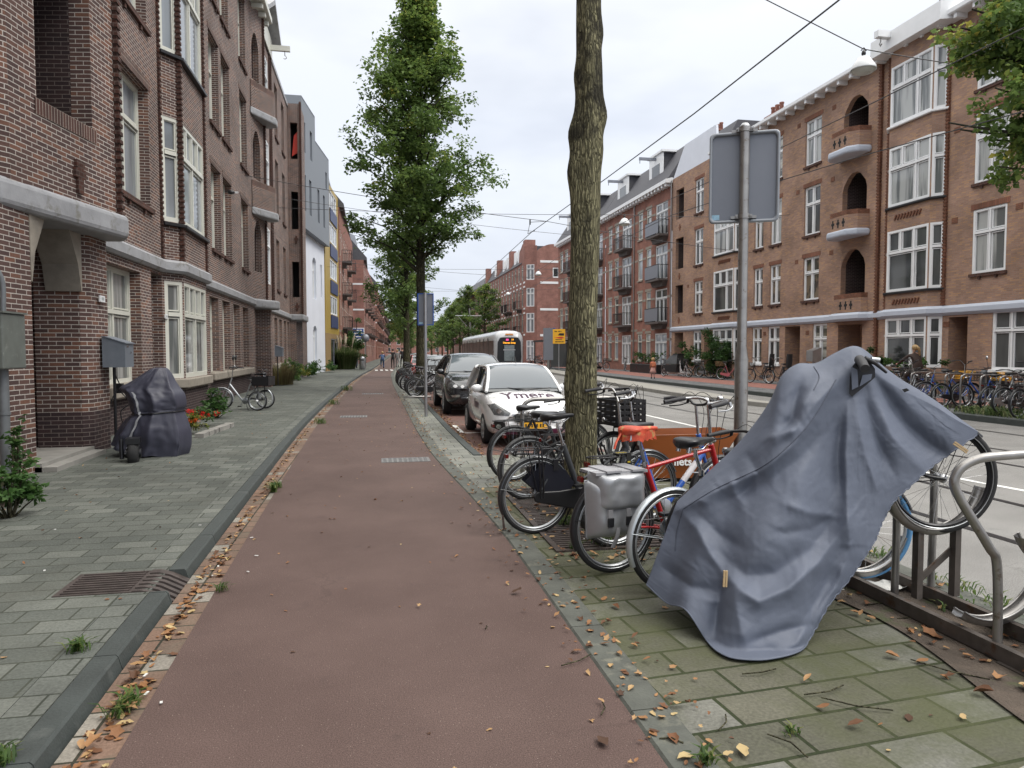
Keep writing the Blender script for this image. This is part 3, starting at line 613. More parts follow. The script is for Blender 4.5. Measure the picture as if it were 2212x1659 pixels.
for (x, y, wd) in ((-4.42, 10.35, 1), (-4.42, 11.98, -1)):   # stone corbels under the slab
    m_ = LB.mb(); s_ = wd
    m_.prism([(y, 2.55), (y - .01, 3.42), (y + .42 * s_, 3.42), (y + .12 * s_, 2.95), (y + .02 * s_, 2.55)] if s_ > 0 else [(y - .42, 3.42), (y + .01, 3.42), (y + .01, 2.55), (y - .02, 2.55), (y - .12, 2.95)], x - .45, x + .05, 'X'); m_.build('corbel', STONE2, LB.root)
m_ = LB.mb(); m_.box2((-5.9, 10.3, 0), (-4.3, 12.1, .16)); m_.box2((-5.9, 10.3, 0), (-4.12, 12.05, .11)); m_.build('doorstep', CONC2, LB.root)
for (y0, y1) in ((14.2, 16.5), (22.8, 30.0), (37, 44)):
    m_ = LB.mb(); m_.box2((X0 - .25, y0, .74), (X0 + .16, y1, .97)); bevel(m_.build('stone_sill', STONE2, LB.root), .03)
m_ = LB.mb(); m_.prism([(X0 - .2, 17.95), (-4.38, 18.4), (-4.38, 20.95), (X0 - .2, 21.4)], .74, .97); bevel(m_.build('stone_sill', STONE2, LB.root), .03)
# eaves with brackets, hoist gable
m_ = LB.mb(); m_.prism([(X0 - .3, 15.9), (X0 + .55, 15.98), (X0 + .6, 16.0), (X0 + .6, 16.22), (X0 - .3, 16.3)], -2, 33.4, 'Y'); m_.build('eaves', CREAM, LB.root)
for i in range(44): m_ = LB.mb(); m_.box2((X0, -1.5 + i * .8, 15.72), (X0 + .5, -1.34 + i * .8, 15.9)); m_.build('eaves_bracket', CREAM, LB.root)
m_ = LB.mb(); m_.prism([(X0 - 1.2, 15.9), (X0 + .1, 15.9), (X0 + .1, 16.8), (X0 - 1.2, 17.6)], 33.6, 37.2, 'Y'); m_.build('gable_dormer', CREAM, LB.root)
m_ = LB.mb(); m_.prism([(33.3, 16.6), (35.4, 17.75), (37.5, 16.6), (37.5, 16.8), (35.4, 17.98), (33.3, 16.8)], X0 - 1, X0 + .5, 'X'); m_.build('gable_roof', STONE, LB.root)
m_ = LB.mb(); m_.box2((X0 - .5, 36.6, 16.15), (X0 + 1.0, 36.75, 16.4)); h = m_.build('hoist_beam', CREAM, LB.root); m_ = LB.mb(); m_.tube([(X0 + .75, 36.67, 16.15), (X0 + .75, 36.67, 15.95)] + [(X0 + .75 + .08 * math.sin(a), 36.67, 15.87 + .08 * math.cos(a)) for a in (0, .8, 1.6, 2.4, 3.2, 4)], .018, 6); m_.build('hook', STEEL, h)
m_ = LB.mb(); m_.box2((-12, -2, 15.8), (X0 - .28, 46.8, 16.3)); m_.build('roof', ROOF, LB.root)
m_ = LB.mb(); m_.box2((X0 - 1, 33.4, 15.9), (X0 + .05, 46.8, 16.1)); m_.build('parapet_cap', STONE, LB.root)
# flag hung in the end loggia
# ---------------------------------------------------------------- the orange brick building across the street
XR = 20.5; YT = 46.87
RB = Bld('brick_apartment_building', (XR, 30, 0), [BRR, brick('orange_soldier', (.24, .10, .065), (.18, .08, .05), (.12, .08, .06), .066, .21, .007), BRR2, BRP, CONC2, WHITE], 'orange brick apartment building with white windows and arched loggias across the tram street')
def yr(pts, yt=YT): return [dict(p, s=(yt - p['s'][1], yt - p['s'][0])) for p in pts]
G1, G2, G3 = (4.05, 6.1), (7.15, 9.45), (10.45, 12.6)
GR = [GL_D, GL_R, GL_C, GL_B]
def colr(a, b_, gl=GR, sill=BRT, rec=.16, **k):
    d = dict(tran=.64, top=(.5,), bot=(.5,), sill=sill, soldier=True, rec=rec); d.update(k)
    return [op(a, b_, *F, glass=gl, **d) for F in (G1, G2, G3)]
W0 = dict(tran=.64, top=(.5,), bot=(.5,), rec=.15, sill=WHITE, glass=GR)
def rw(ya, yb, z0, z1, ops, mi=0, x=XR, **k): RB.panel((x, yb), (x, ya), z0, z1, yr(ops, yb), mi=mi, u0=50 - yb, **k)
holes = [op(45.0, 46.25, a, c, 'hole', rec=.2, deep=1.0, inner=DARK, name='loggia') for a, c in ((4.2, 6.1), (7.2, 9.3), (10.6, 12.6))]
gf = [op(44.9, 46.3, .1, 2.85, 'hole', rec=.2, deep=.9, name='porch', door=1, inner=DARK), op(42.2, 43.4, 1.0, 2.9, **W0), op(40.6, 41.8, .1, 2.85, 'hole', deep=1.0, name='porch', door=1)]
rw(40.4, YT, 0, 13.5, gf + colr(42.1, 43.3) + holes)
BR_ = [(XR, 40.3), (20.15, 39.95), (20.15, 37.5), (XR, 37.15)]
BN_ = [(XR, 25.6), (20.15, 25.2), (20.15, 23.0), (XR, 22.6)]
def rbay(pts):
    for (p, q) in zip(pts, pts[1:]):
        l = math.dist(p, q); big = l > 1; ws = []
        for F in ((1.02, 2.92), (3.95, 6.35), (7.3, 9.6), (10.45, 12.75)):
            ws.append(op(.03, l - .03, *F, tran=.64, top=(.33, .66) if big else (), bot=(.66,) if big else (), rec=.09, t=.085, glass=GL_D if F[0] < 7 else GL_C, frame=WHITE))
        RB.panel(p, q, 0, 13.5, ws, rec=.09)
    for q in pts[::3]: RB.teeth(q[0] - .02, q[1], 3.3, 13.3, 2, .07)
    for z in (3.86, 7.2, 10.36): band(RB, pts, z, z + .09, .1, 'bay_sill', WHITE if z > 9 else BLKM, rnd=.02)
rbay(BR_); rbay(BN_)
rw(37.15, 40.4, 13.2, 13.5, []); rw(22.6, 25.6, 13.2, 13.5, [])
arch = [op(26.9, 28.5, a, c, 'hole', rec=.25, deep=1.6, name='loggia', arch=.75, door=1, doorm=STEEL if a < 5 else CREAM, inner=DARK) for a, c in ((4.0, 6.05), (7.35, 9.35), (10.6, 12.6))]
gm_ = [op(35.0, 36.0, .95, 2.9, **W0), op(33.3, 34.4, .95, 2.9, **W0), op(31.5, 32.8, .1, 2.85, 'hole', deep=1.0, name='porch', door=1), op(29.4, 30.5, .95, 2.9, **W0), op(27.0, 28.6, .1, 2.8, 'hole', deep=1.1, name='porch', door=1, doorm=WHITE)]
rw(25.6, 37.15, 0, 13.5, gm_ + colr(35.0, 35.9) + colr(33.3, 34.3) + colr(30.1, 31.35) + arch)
RB.teeth(20.47, 26.1, 0, 13.4, 2, .09); RB.teeth(20.47, 36.85, 3.3, 13.4, 2, .07)
gr_ = [op(21.5, 22.35, .1, 2.85, 'hole', deep=1.0, name='porch', door=1), op(18.3, 20.5, 1.0, 3.0, tran=.66, top=(.33, .66), bot=(.33, .66), rec=.12, sill=WHITE, glass=GL_D, frame=WHITE), op(15.5, 16.5, .1, 2.85, 'hole', deep=1.0, name='porch'), op(12.5, 14.5, 1.0, 3.0, tran=.66, top=(.5,), rec=.12, sill=WHITE)]
BL = mat('window_blind', (.40, .43, .46), .5, var=.0)
cr_ = [op(20.05, 21.4, *F, tran=.64, top=(.5,), bot=(.5,), rec=.1, sill=BRT, soldier=True, glass=g) for F, g in ((( 4.3, 6.5), GL_C), ((7.4, 9.8), GL_C), ((10.6, 12.8), GL_C))]
rw(8, 22.6, 0, 13.5, gr_ + cr_ + colr(16.4, 17.8) + colr(12.4, 13.8))
# slatted blind behind the lowest of those windows
m_ = RB.mb()
for i in range(9): m_.box2((20.575, 20.2, 4.5 + i * .21), (20.58, 21.3, 4.6 + i * .21))
m_.build('blind', BL, RB.root)
for z0 in (6.5, 9.95):   # balcony slabs with brick parapets
    pts = [(20.5, 26.65), (20.0, 26.75), (19.7, 27.1), (19.7, 28.2), (20.0, 28.65), (20.5, 28.7)]
    m_ = RB.mb(); m_.prism([(x - .12 if x < 20.4 else x, y + (.05 if y > 27.6 else -.05)) for x, y in pts], z0, z0 + .3); bevel(m_.build('balcony_slab', BLUEBAND, RB.root), .1, 3)
for z0 in (3.3, 6.8, 10.25):
    pts = [(20.5, 28.7), (20.0, 28.62), (19.7, 28.2), (19.7, 27.1), (20.0, 26.78), (20.5, 26.7)]; m_ = RB.mb(); u = 0
    if z0 < 4: pts = [(20.5, 28.7), (20.25, 28.6), (20.15, 28.2), (20.15, 27.1), (20.25, 26.8), (20.5, 26.7)]
    for p, q in zip(pts, pts[1:]):
        l = math.dist(p, q)
        for (za, zb, mi) in ((0, .6, 0), (.6, .8, 1)):
            m_.mi = mi; m_.add([(*p, z0 + za), (*q, z0 + za), (*q, z0 + zb), (*p, z0 + zb)], [(0, 1, 2, 3)], [[(u, za), (u + l, za), (u + l, zb), (u, zb)]])
        u += l
    m_.mi = 0; m_.add([(p[0] + .0, p[1], z0 + .8) for p in pts], [tuple(range(len(pts)))])
    m_.mi = 2; x_ = pts[2][0]
    for y in (27.3, 27.65, 28.0):
        m_.box2((x_ - .004, y - .045, z0 + .12), (x_ + .01, y + .045, z0 + .48)); m_.box2((x_ - .006, y - .1, z0 + .26), (x_ + .008, y + .1, z0 + .36))
    m_.build('balcony_parapet', [BRR, BRR2, DARK], RB.root)
for y in (45.6,):
    RB.w.mi = 2
    for z in (3.7, 6.7, 10.0): RB.w.box((XR - .01, y, z), (.04, .12, .42)); RB.w.box((XR - .012, y, z), (.04, .3, .14))
for y, z in ((44.2, 5.9), (31.9, 6.0), (31.9, 9.4), (31.9, 12.6), (29.2, 6.1), (29.2, 9.4), (29.2, 12.6), (36.7, 5.9), (22.2, 6.3), (22.2, 9.5), (19.6, 6.3), (19.6, 9.6), (30.9, 2.5), (34.7, 2.55), (22.45, 2.6)):
    RB.w.mi = 2; RB.w.box((XR, y, z), (.03, .26, .2))
for pts in (BR_, BN_):   # slanting header patterns under the bay windows
    for z in (3.55, 6.85):
        for i in range(9): RB.w.mi = 2; RB.w.box((20.13, pts[2][1] + .45 + i * .16, z), (.06, .06, .22), rx=.5)
RB.done('wall')
ln = [(XR, 46.9), (XR, 40.35), (20.15, 40.0), (20.15, 37.45), (XR, 37.1), (XR, 28.8), (20.2, 28.6), (20.15, 28.2), (20.15, 27.1), (20.2, 26.8), (XR, 26.6), (XR, 25.65), (20.15, 25.25), (20.15, 22.95), (XR, 22.55), (XR, 8)]
band(RB, ln, 2.92, 3.28, .13, 'painted_band', BLUEBAND, rnd=.1)
m_ = RB.mb(); m_.prism([(XR + .3, 13.45), (XR - .5, 13.45), (XR - .54, 13.49), (XR - .54, 13.63), (XR + .3, 13.8)], 8, 40.5, 'Y')
m_.build('eaves', WHITE, RB.root)
for i in range(40): m_ = RB.mb(); m_.box2((XR - .44, 8.3 + i * .8, 13.28), (XR + .02, 8.44 + i * .8, 13.45)); m_.build('eaves_bracket', WHITE, RB.root)
m_ = RB.mb(); m_.prism([(19.75, 22.3), (19.75, 25.9), (20.6, 26.2), (20.6, 22.0)], 13.35, 14.0); m_.build('bay_cornice', WHITE, RB.root)
m_ = RB.mb(); m_.box2((19.2, 24.75, 13.75), (20.6, 25.0, 14.0)); h = m_.build('hoist_beam', WHITE, RB.root)
m_ = RB.mb(); m_.tube([(19.4, 24.87, 13.75), (19.4, 24.87, 13.6), (19.4, 24.94, 13.52), (19.4, 24.87, 13.44), (19.4, 24.8, 13.5)], .025, 6); m_.build('hook', STEEL, h)
for (x, y, z) in ((21.6, 23.9, 13.9), (21.8, 36.0, 13.7), (22.5, 44.2, 15.2)):
    m_ = RB.mb(); m_.box2((x - .3, y - .7, z - .6), (x + .3, y + .7, z + .75)); m_.box2((x - .36, y - .76, z + .75), (x + .36, y + .76, z + .87)); ch = m_.build('chimney', BR2, RB.root)
    for k in range(3): m_ = RB.mb(); m_.lathe([(.1, z + .87), (.12, z + .9), (.1, z + 1.25), (.13, z + 1.3), (.13, z + 1.36), (.05, z + 1.36)], (x, y - .42 + k * .42, 0), 10); m_.build('chimney_pot', STEEL if y < 30 else BR2, ch)
m_ = RB.mb(); m_.prism([(XR + .1, 13.5), (XR + 2.5, 14.2), (XR + 9, 14.2), (XR + 9, 13.5)], 8, 40.4, 'Y'); m_.prism([(XR + .2, 13.5), (XR + 1.4, 15.7), (XR + 9, 15.7), (XR + 9, 13.5)], 40.5, 46.7, 'Y'); m_.build('roof', ROOF, RB.root)
m_ = RB.mb(); m_.prism([(46.85, 13.5), (45.0, 15.35), (40.6, 15.35), (40.4, 13.7), (40.4, 13.5)], XR + .02, XR + .16, 'X'); m_.build('white_gable', WHITEWALL, RB.root)
m_ = RB.mb(); m_.tube([(20.4, 46.85, .1), (20.4, 46.85, 13.4)], .05, 8); m_.build('drainpipe', STEEL, RB.root)
# ---------------------------------------------------------------- generic balcony with railing
def balcony(B, x, y0, y1, z, sgn, dep=.75, rail=1.0, m=BLKM, sheet=None):
    """sgn -1: sticks out towards smaller x"""
    a, b_ = x, x + sgn * dep
    m_ = B.mb(); m_.box2((a, y0, z - .14), (b_, y1, z)); m_.prism([(y0 + .05, z - .14), (y1 - .05, z - .14), (y1 - .3, z - .5), (y0 + .3, z - .5)], min(a, a + sgn * dep * .45), max(a, a + sgn * dep * .45), 'X'); o = m_.build('balcony', mat('balcony_stone', (.10, .085, .08), .7, var=.2), B.root)
    m_ = B.mb()
    m_.box2((b_ - .02, y0, z + rail - .04), (b_ + .02, y1, z + rail))
    for y in (y0, y1): m_.box2((a, y - .02, z + rail - .04), (b_, y + .02, z + rail))
    n = int((y1 - y0) / .14)
    for i in range(n + 1): y = y0 + (y1 - y0) * i / n; m_.box2((b_ - .01, y - .01, z), (b_ + .01, y + .01, z + rail - .04))
    for i in range(6): x_ = a + (b_ - a) * i / 5; [m_.box2((x_ - .01, y - .01, z), (x_ + .01, y + .01, z + rail - .04)) for y in (y0, y1)]
    if sheet: m_.mi = 1; m_.box2((b_ + sgn * .025, y0, z + .05), (b_ + sgn * .035, y1, z + rail - .06)); m_.box2((a, y1 - .005, z + .05), (b_, y1 + .005, z + rail - .06))
    m_.build('railing', [m, sheet or m], o)
# ---------------------------------------------------------------- red brick row with balconies and dormers
def redrow(x, y0, y1, nunit, label, mats, eave=13.3, group='brick houses along the tram street', cream=CREAM):
    B = Bld('brick_row_house', (x, (y0 + y1) / 2, 0), mats, label, group)
    U = (y1 - y0) / nunit; ops = []
    for u in range(nunit):
        ya = y0 + u * U
        for (f, wd, k) in ((.10, .30, 'b'), (.52, .13, 's'), (.76, .13, 's')):
            a, b_ = ya + U * f, ya + U * (f + wd)
            for z0, z1 in ((.5, 2.9), (3.7, 6.1), (6.75, 9.3), (9.9, 12.3)):
                ops.append(op(a, b_, z0 if k == 'b' else z0 + .35, z1, tran=.72, top=(.5,) if k == 'b' else (), bot=(.33, .66) if k == 'b' else (), frame=WHITE if k == 'b' else cream, rec=.12, sash=k == 'b', sill=STONE2 if k == 's' else None, glass=[GL_D, GL_C, GL_S], t=.08))
    B.panel((x, y1), (x, y0), 0, eave, yr(ops, y1), rec=.12)
    B.w.mi = 1
    for u in range(nunit):
        ya = y0 + u * U
        for z in (2.35, 3.15, 5.4, 8.6, 11.6):
            for f0, f1 in ((0, .09), (.41, .51), (.66, .75), (.9, 1)): B.w.box2((x - .012, ya + U * f0, z), (x + .02, ya + U * f1, z + .16))
        for f, wd in ((.5, .17), (.74, .17)):
            for z in (6.1, 9.3, 12.3, 2.92): B.w.box2((x - .02, ya + U * f, z + .01), (x + .02, ya + U * (f + wd), z + .2))
        for z in (3.7, 6.75, 9.9): balcony(B, x, ya + U * .08, ya + U * .42, z, -1, sheet=SIGNG if u % 2 == 0 else None)
        m_ = B.mb(); m_.box2((x + .5, ya + U * .4, eave + .4), (x + 3, ya + U * .72, eave + 2.9)); d = m_.build('dormer', ROOF, B.root)
        m_ = B.mb(); m_.box2((x + .42, ya + U * .38, eave + .4), (x + .5, ya + U * .74, eave + 2.95)); m_.box2((x + .3, ya + U * .36, eave + 2.9), (x + 3.1, ya + U * .76, eave + 3.05)); m_.build('dormer_front', WHITE, d)
        m_ = B.mb(); m_.box2((x + .40, ya + U * .46, eave + .6), (x + .418, ya + U * .66, eave + 2.2)); m_.build('pane', GL_D, d)
        m_ = B.mb(); m_.box2((x - .9, ya + U * .55, eave + 2.55), (x + .6, ya + U * .57, eave + 2.75)); m_.tube([(x - .85, ya + U * .56, eave + 2.55), (x - .85, ya + U * .56, eave + 2.3)], .03, 6); m_.build('hoist_beam', SIGNG, B.root)
        m_ = B.mb(); m_.box((x + .75, ya + U * .2, eave + 1.6), (.1, .7, 1.3), ry=.62); m_.build('skylight', GL_S, B.root)
    B.done('wall')
    m_ = B.mb(); m_.prism([(x + .1, eave), (x - .5, eave), (x - .5, eave + .25), (x + .1, eave + .4)], y0, y1, 'Y')
    i = y0 + .2
    while i < y1 - .3: m_.box2((x - .42, i, eave - .2), (x + .02, i + .22, eave)); i += .62
    m_.build('cornice', WHITE, B.root)
    m_ = B.mb(); m_.prism([(x - .3, eave + .35), (x + 1.5, eave + 3.0), (x + 9, eave + 3.0), (x + 9, eave + .35)], y0, y1, 'Y'); m_.build('roof', ROOF, B.root)
    m_ = B.mb(); m_.tube([(x - .06, y0 + U, .1), (x - .06, y0 + U, eave)], .05, 8); m_.build('drainpipe', STEEL, B.root)
    return B
redrow(XR, YT + .05, 61.3, 2, 'red brick house with grey sheeted balconies and roof dormers next to the orange building', [BR2, STONE2])
redrow(XR, 61.4, 78, 2, 'red brick house with balconies mostly hidden behind the near tree trunk', [BR2, STONE2])
# ---------------------------------------------------------------- far corner block across the side street
CB = Bld('brick_corner_building', (19, 100, 0), [BR4, WHITE], 'pink-brown brick corner building with white stone strips beyond the tram', 'brick houses along the tram street')
fl = [(3.9, 6.3), (7.1, 9.4), (10.4, 12.3)]
CB.panel((19.9, 86), (26, 86), 0, 13.9, [op(2.0, 4.3, 10.7, 11.9, tran=.01, top=(.33, .66), bot=(.33, .66), frame=WHITE, rec=.1)], rec=.1)
CB.panel((18.5, 87.0), (19.9, 86), 0, 14.6, [op(.3, 1.35, *F, frame=WHITE, tran=.7, top=(.5,), bot=(.5,), rec=.1, glass=GL_S) for F in fl + [(.4, 2.9)]], rec=.1)
ops = [op(87 + 2.2 * i + .7, 87 + 2.2 * i + 1.6, *F, frame=CREAM, tran=.7, rec=.12, sash=False) for i in range(14) for F in fl + [(.9, 2.9)]]
CB.panel((18.5, 118), (18.5, 87), 0, 12.6, yr(ops, 118), rec=.12)
CB.w.mi = 1
for z in (12.5, 9.9, 6.6, 3.4): CB.w.box2((20.3, 85.97, z), (23.5, 86.02, z + .28))
for z in (10.0, 9.45, 6.75, 6.2, 3.5):
    for i in range(15): CB.w.box2((18.47, 86.9 + 2.2 * i - .3, z), (18.52, 86.9 + 2.2 * i + .6, z + .2))
CB.done('wall')
for y in (88.5, 95, 97.5, 104, 113):
    for z in (3.7, 6.9): balcony(CB, 18.5, y, y + 1.6, z, -1, .8)
m_ = CB.mb()
for x0_, x1_, z in ((19.9, 23.9, 13.9),):
    n = 14; pts = [(x0_ + (x1_ - x0_) * i / n, z + .9 * math.sin(math.pi * i / n) ** .8) for i in range(n + 1)]; m_.prism(pts, 86.0, 86.5, 'Y')
m_.box2((18.6, 86.9, 14.0), (19.9, 88.2, 15.4)); m_.prism([(87.0, 12.6), (87.0, 14.6), (88, 15.0), (90, 14.2), (90.5, 12.6)], 18.5, 18.9, 'X')
m_.build('gable', BR4, CB.root)
for y in (96, 106, 117): m_ = CB.mb(); m_.box2((18.5, y, 12.6), (19.3, y + 1.2, 15.2)); m_.build('chimney', BR4, CB.root)
m_ = CB.mb(); m_.prism([(18.4, 12.6), (19.8, 14.9), (30, 14.9), (30, 12.6)], 88.5, 118, 'Y'); m_.build('roof', ROOF, CB.root)
for y in (91, 93.5, 99, 102, 109): m_ = CB.mb(); m_.box2((18.7, y, 13.1), (20.5, y + 1.1, 14.7)); m_.build('dormer', WHITE, CB.root)
# awning shop front and far rows
def farrow(x, y0, y1, label, m, eave=13, sgn=-1, group='brick houses along the tram street', tilt=0, fl_=((.9, 2.9), (3.9, 6), (7, 9.1), (10, 12))):
    B = Bld('brick_row_house', (x, y0, 0), m, label, group)
    n = int((y1 - y0) / 2.1); ln_ = y1 - y0
    P = ((x + tilt, y1), (x, y0)) if sgn < 0 else ((x, y0), (x + tilt, y1))
    B.panel(*P, 0, eave, [op((i + .3) * 2.1, (i + .3) * 2.1 + .95, *F, frame=CREAM, tran=.7, rec=.12, sash=False, t=.1) for i in range(n) for F in fl_], rec=.12)
    xe = x + (12 if sgn < 0 else -12)
    B.panel(*(((x, y0), (xe, y0)) if sgn < 0 else ((xe, y0), (x, y0))), 0, eave, [])
    B.w.mi = 1
    for z in (3.3, 6.5, 9.6):
        B.w.box2((x - .02, y0 - .02, z), (x + .015, y0 + 1, z + .22)); B.w.box2((min(x, xe), y0 - .02, z), (max(x, xe), y0 + .02, z + .2))
    B.done('wall')
    m_ = B.mb(); m_.prism([(x + sgn * .4, eave), (x + sgn * .4, eave + .3), (x - sgn * 1.6, eave + 2.6), (x - sgn * 10, eave + 2.6), (x - sgn * 10, eave)], y0, y1, 'Y'); m_.build('roof', ROOF, B.root)
    for i in range(int(ln_ / 8)):
        yb = y0 + 3 + i * 8
        for z in (3.8, 6.9, 9.9): balcony(B, x + tilt * (yb - y0) / ln_, yb, yb + 2.4, z, sgn, .85)
    return B
farrow(19.6, 119, 160, 'far red brick row house behind the street trees on the tram side', [BR2, WHITE], tilt=1.6)
farrow(21.4, 161, 215, 'farthest brown brick row on the tram side of the street', [BR4, WHITE], tilt=2.2)
# ---------------------------------------------------------------- left side beyond the dark brick building
WB = Bld('white_rendered_building', (-4.5, 47, 0), [WHITEWALL, GREYWALL], 'white rendered building with an overhanging grey top floor')
a_, b2_ = (-4.72, 47.0), (-3.62, 56.0); ln_ = math.dist(a_, b2_)
WB.panel(a_, b2_, 0, 10.0, [op(.5, 1.3, .5, 3.2, tran=.7, rec=.25), op(2.0, 2.8, .5, 3.2, tran=.7, rec=.25), op(4.8, 6.0, .8, 3.4, tran=.7, top=(.5,), bot=(.5,), rec=.25, arch=.3), op(4.8, 6.0, 5.3, 8.2, tran=.7, top=(.5,), bot=(.5,), rec=.25, arch=.3), op(1.0, 2.1, 5.3, 8.0, tran=.7, top=(.5,), rec=.25), op(7.6, 8.2, 5.6, 8.0, rec=.25)], glass=GL_S)
WB.panel((-9, 47.0), a_, 0, 10.0, [])
WB.w.mi = 1
o_ = .42
g0, g1 = (a_[0] + o_, a_[1]), (b2_[0] + o_, b2_[1]); gm2 = (g0[0] + (g1[0] - g0[0]) * .45, g0[1] + (g1[1] - g0[1]) * .45)
WB.panel(g0, gm2, 9.6, 17.6, [op(.5, 1.0, 10.6, 12.9, rec=.2, sash=False), op(2.0, 2.7, 10.6, 12.9, rec=.2, sash=False), op(.5, 1.0, 14.3, 16.2, rec=.2, sash=False), op(2.4, 3.1, 14.3, 16.2, rec=.2, sash=False)], mi=1, glass=GL_S, frame=SIGNG)
WB.panel(gm2, g1, 9.6, 16.0, [op(.6, 1.3, 10.6, 12.9, rec=.2, sash=False), op(2.6, 3.3, 10.6, 12.9, rec=.2, sash=False), op(3.6, 4.2, 13.6, 14.8, rec=.2, sash=False)], mi=1, glass=GL_S, frame=SIGNG)
WB.panel((-9, 47.0), g0, 9.6, 17.6, [], mi=1)
WB.w.mi = 1; WB.w.prism([(-9, 47.02), g0, gm2, (-9, 51)], 17.5, 17.62); WB.w.prism([(-9, 51), gm2, g1, (-9, 56)], 15.9, 16.02); WB.w.prism([(-9, 47.02), g0, g1, (-9, 56)], 9.5, 9.6)
WB.w.box2((-9, 51.0, 16), (gm2[0], 51.1, 17.5))
WB.done('wall')
m_ = WB.mb(); m_.box2((-4.6, 48.2, 2.0), (-4.5, 48.6, 2.4)); m_.build('wall_lamp', BLKM, WB.root)
OB = Bld('ochre_panelled_building', (-3.6, 59, 0), [OCHRE, mat('navy_panel', (.03, .045, .12), .5), mat('yellow_brick', (.26, .17, .07), .8)], 'ochre panelled building with navy window panels beside the white one')
q0, q1 = (-3.55, 56.1), (-2.95, 64.5)
OB.panel((-9, 56.1), q0, 3.0, 14.9, []); OB.panel((-9, 56.1), q0, 0, 3.0, [], mi=2)
OB.panel(q0, q1, 3.0, 14.9, [op(2.8, 7.2, z, z + 1.5, frame=WHITE, tran=.01, bot=(.33, .66), top=(.33, .66), rec=.1, glass=GL_S) for z in (4.6, 7.5, 10.4, 13.0)])
OB.panel(q0, q1, 0, 3.0, [op(2.8, 7.2, .4, 2.6, frame=SIGNG, bot=(.5,), rec=.1)], mi=2)
OB.w.mi = 1
for z in (3.5, 6.3, 9.2, 12.05): OB.w.box((-3.15, 61.1, z + .5), (.08, 4.4, 1.0), rz=-.0713)
OB.done('wall'); m_ = OB.mb(); m_.box2((-9, 56.2, 14.85), (-3.3, 64.4, 15.1)); m_.build('roof', ALU, OB.root)
o_ = farrow(-2.85, 64.6, 86.5, 'red brick row house with wrought balconies past the ochre building', [BR2, STONE2], 14.2, 1, 'brick houses along the cycle path', .5, ((.9, 2.9), (3.9, 6.2), (7, 9.3), (10.1, 12.4)))
LF = farrow(-1.1, 88.5, 128, 'pink brick corner house with pale strips where the cycle path bends', [BR4, WHITE], 12.6, 1, 'brick houses along the cycle path', 1.5)
farrow(.6, 129, 175, 'far brown brick row beyond the pink corner house', [BR2, WHITE], 13, 1, 'brick houses along the cycle path', 1.7)
farrow(2.5, 176, 250, 'farthest brick row at the end of the cycle path', [BR4, WHITE], 12.5, 1, 'brick houses along the cycle path', 2.5)
for (x, y, z, s_) in ((-1.2, 89, 14.2, 1), ): 
    m_ = LF.mb(); m_.prism([(x - 4, 12.6), (x - .2, 12.6), (x - .9, 15.6), (x - 2.4, 16.2), (x - 4, 16.2)], y, y + 4, 'Y'); m_.build('glazed_roof', ALU, LF.root)

EB = Bld('brick_apartment_building', (20, 300, 0), [BR4, WHITE], 'distant brick block closing the view at the end of the street')
EB.panel((-20, 300), (70, 300), 0, 13, [op(i * 4 + 1.5, i * 4 + 3, z, z + 1.8, frame=WHITE, rec=.15, sash=False) for i in range(22) for z in (1, 4, 7, 10)]); EB.done('wall')
m_ = EB.mb(); m_.box2((-20, 300.2, 12.9), (70, 310, 14)); m_.build('roof', ROOF, EB.root)
# ================================================================ trees and plants
def leaves(name, cen, rad, n, size, m, parent=None, droop=.3, seed=1, uvr=None, aspect=.62):
    """n leaves round cluster centres cen (k,3) with radii rad (k,), each a folded pair of small faces"""
    g = np.random.default_rng(seed); k = len(cen); idx = g.integers(0, k, n)
    p = g.normal(0, 1, (n, 3)); p /= np.linalg.norm(p, axis=1)[:, None]; p *= (g.random(n) ** .45)[:, None] * rad[idx][:, None]
    p = cen[idx] + p * np.array([1, 1, .75])
    a = g.normal(0, 1, (n, 3)); a[:, 2] = a[:, 2] * .5 - droop; a /= np.linalg.norm(a, axis=1)[:, None]
    up = g.normal(0, .55, (n, 3)) + np.array([0, 0, 1]); b = np.cross(a, up); b /= np.linalg.norm(b, axis=1)[:, None] + 1e-9
    c = np.cross(b, a); s = size * (.6 + .8 * g.random(n))[:, None]
    tip = p + a * s; mid = p + a * s * .45
    V = np.stack([p, mid + b * s * aspect * .5 + c * s * .12, tip, mid - b * s * aspect * .5 + c * s * .12], 1).reshape(-1, 3)
    F = np.arange(n * 4).reshape(-1, 4)
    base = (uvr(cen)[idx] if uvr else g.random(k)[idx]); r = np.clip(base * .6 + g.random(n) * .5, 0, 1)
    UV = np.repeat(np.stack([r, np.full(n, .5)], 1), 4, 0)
    return np_mesh(name, V, F, UV, m, parent)
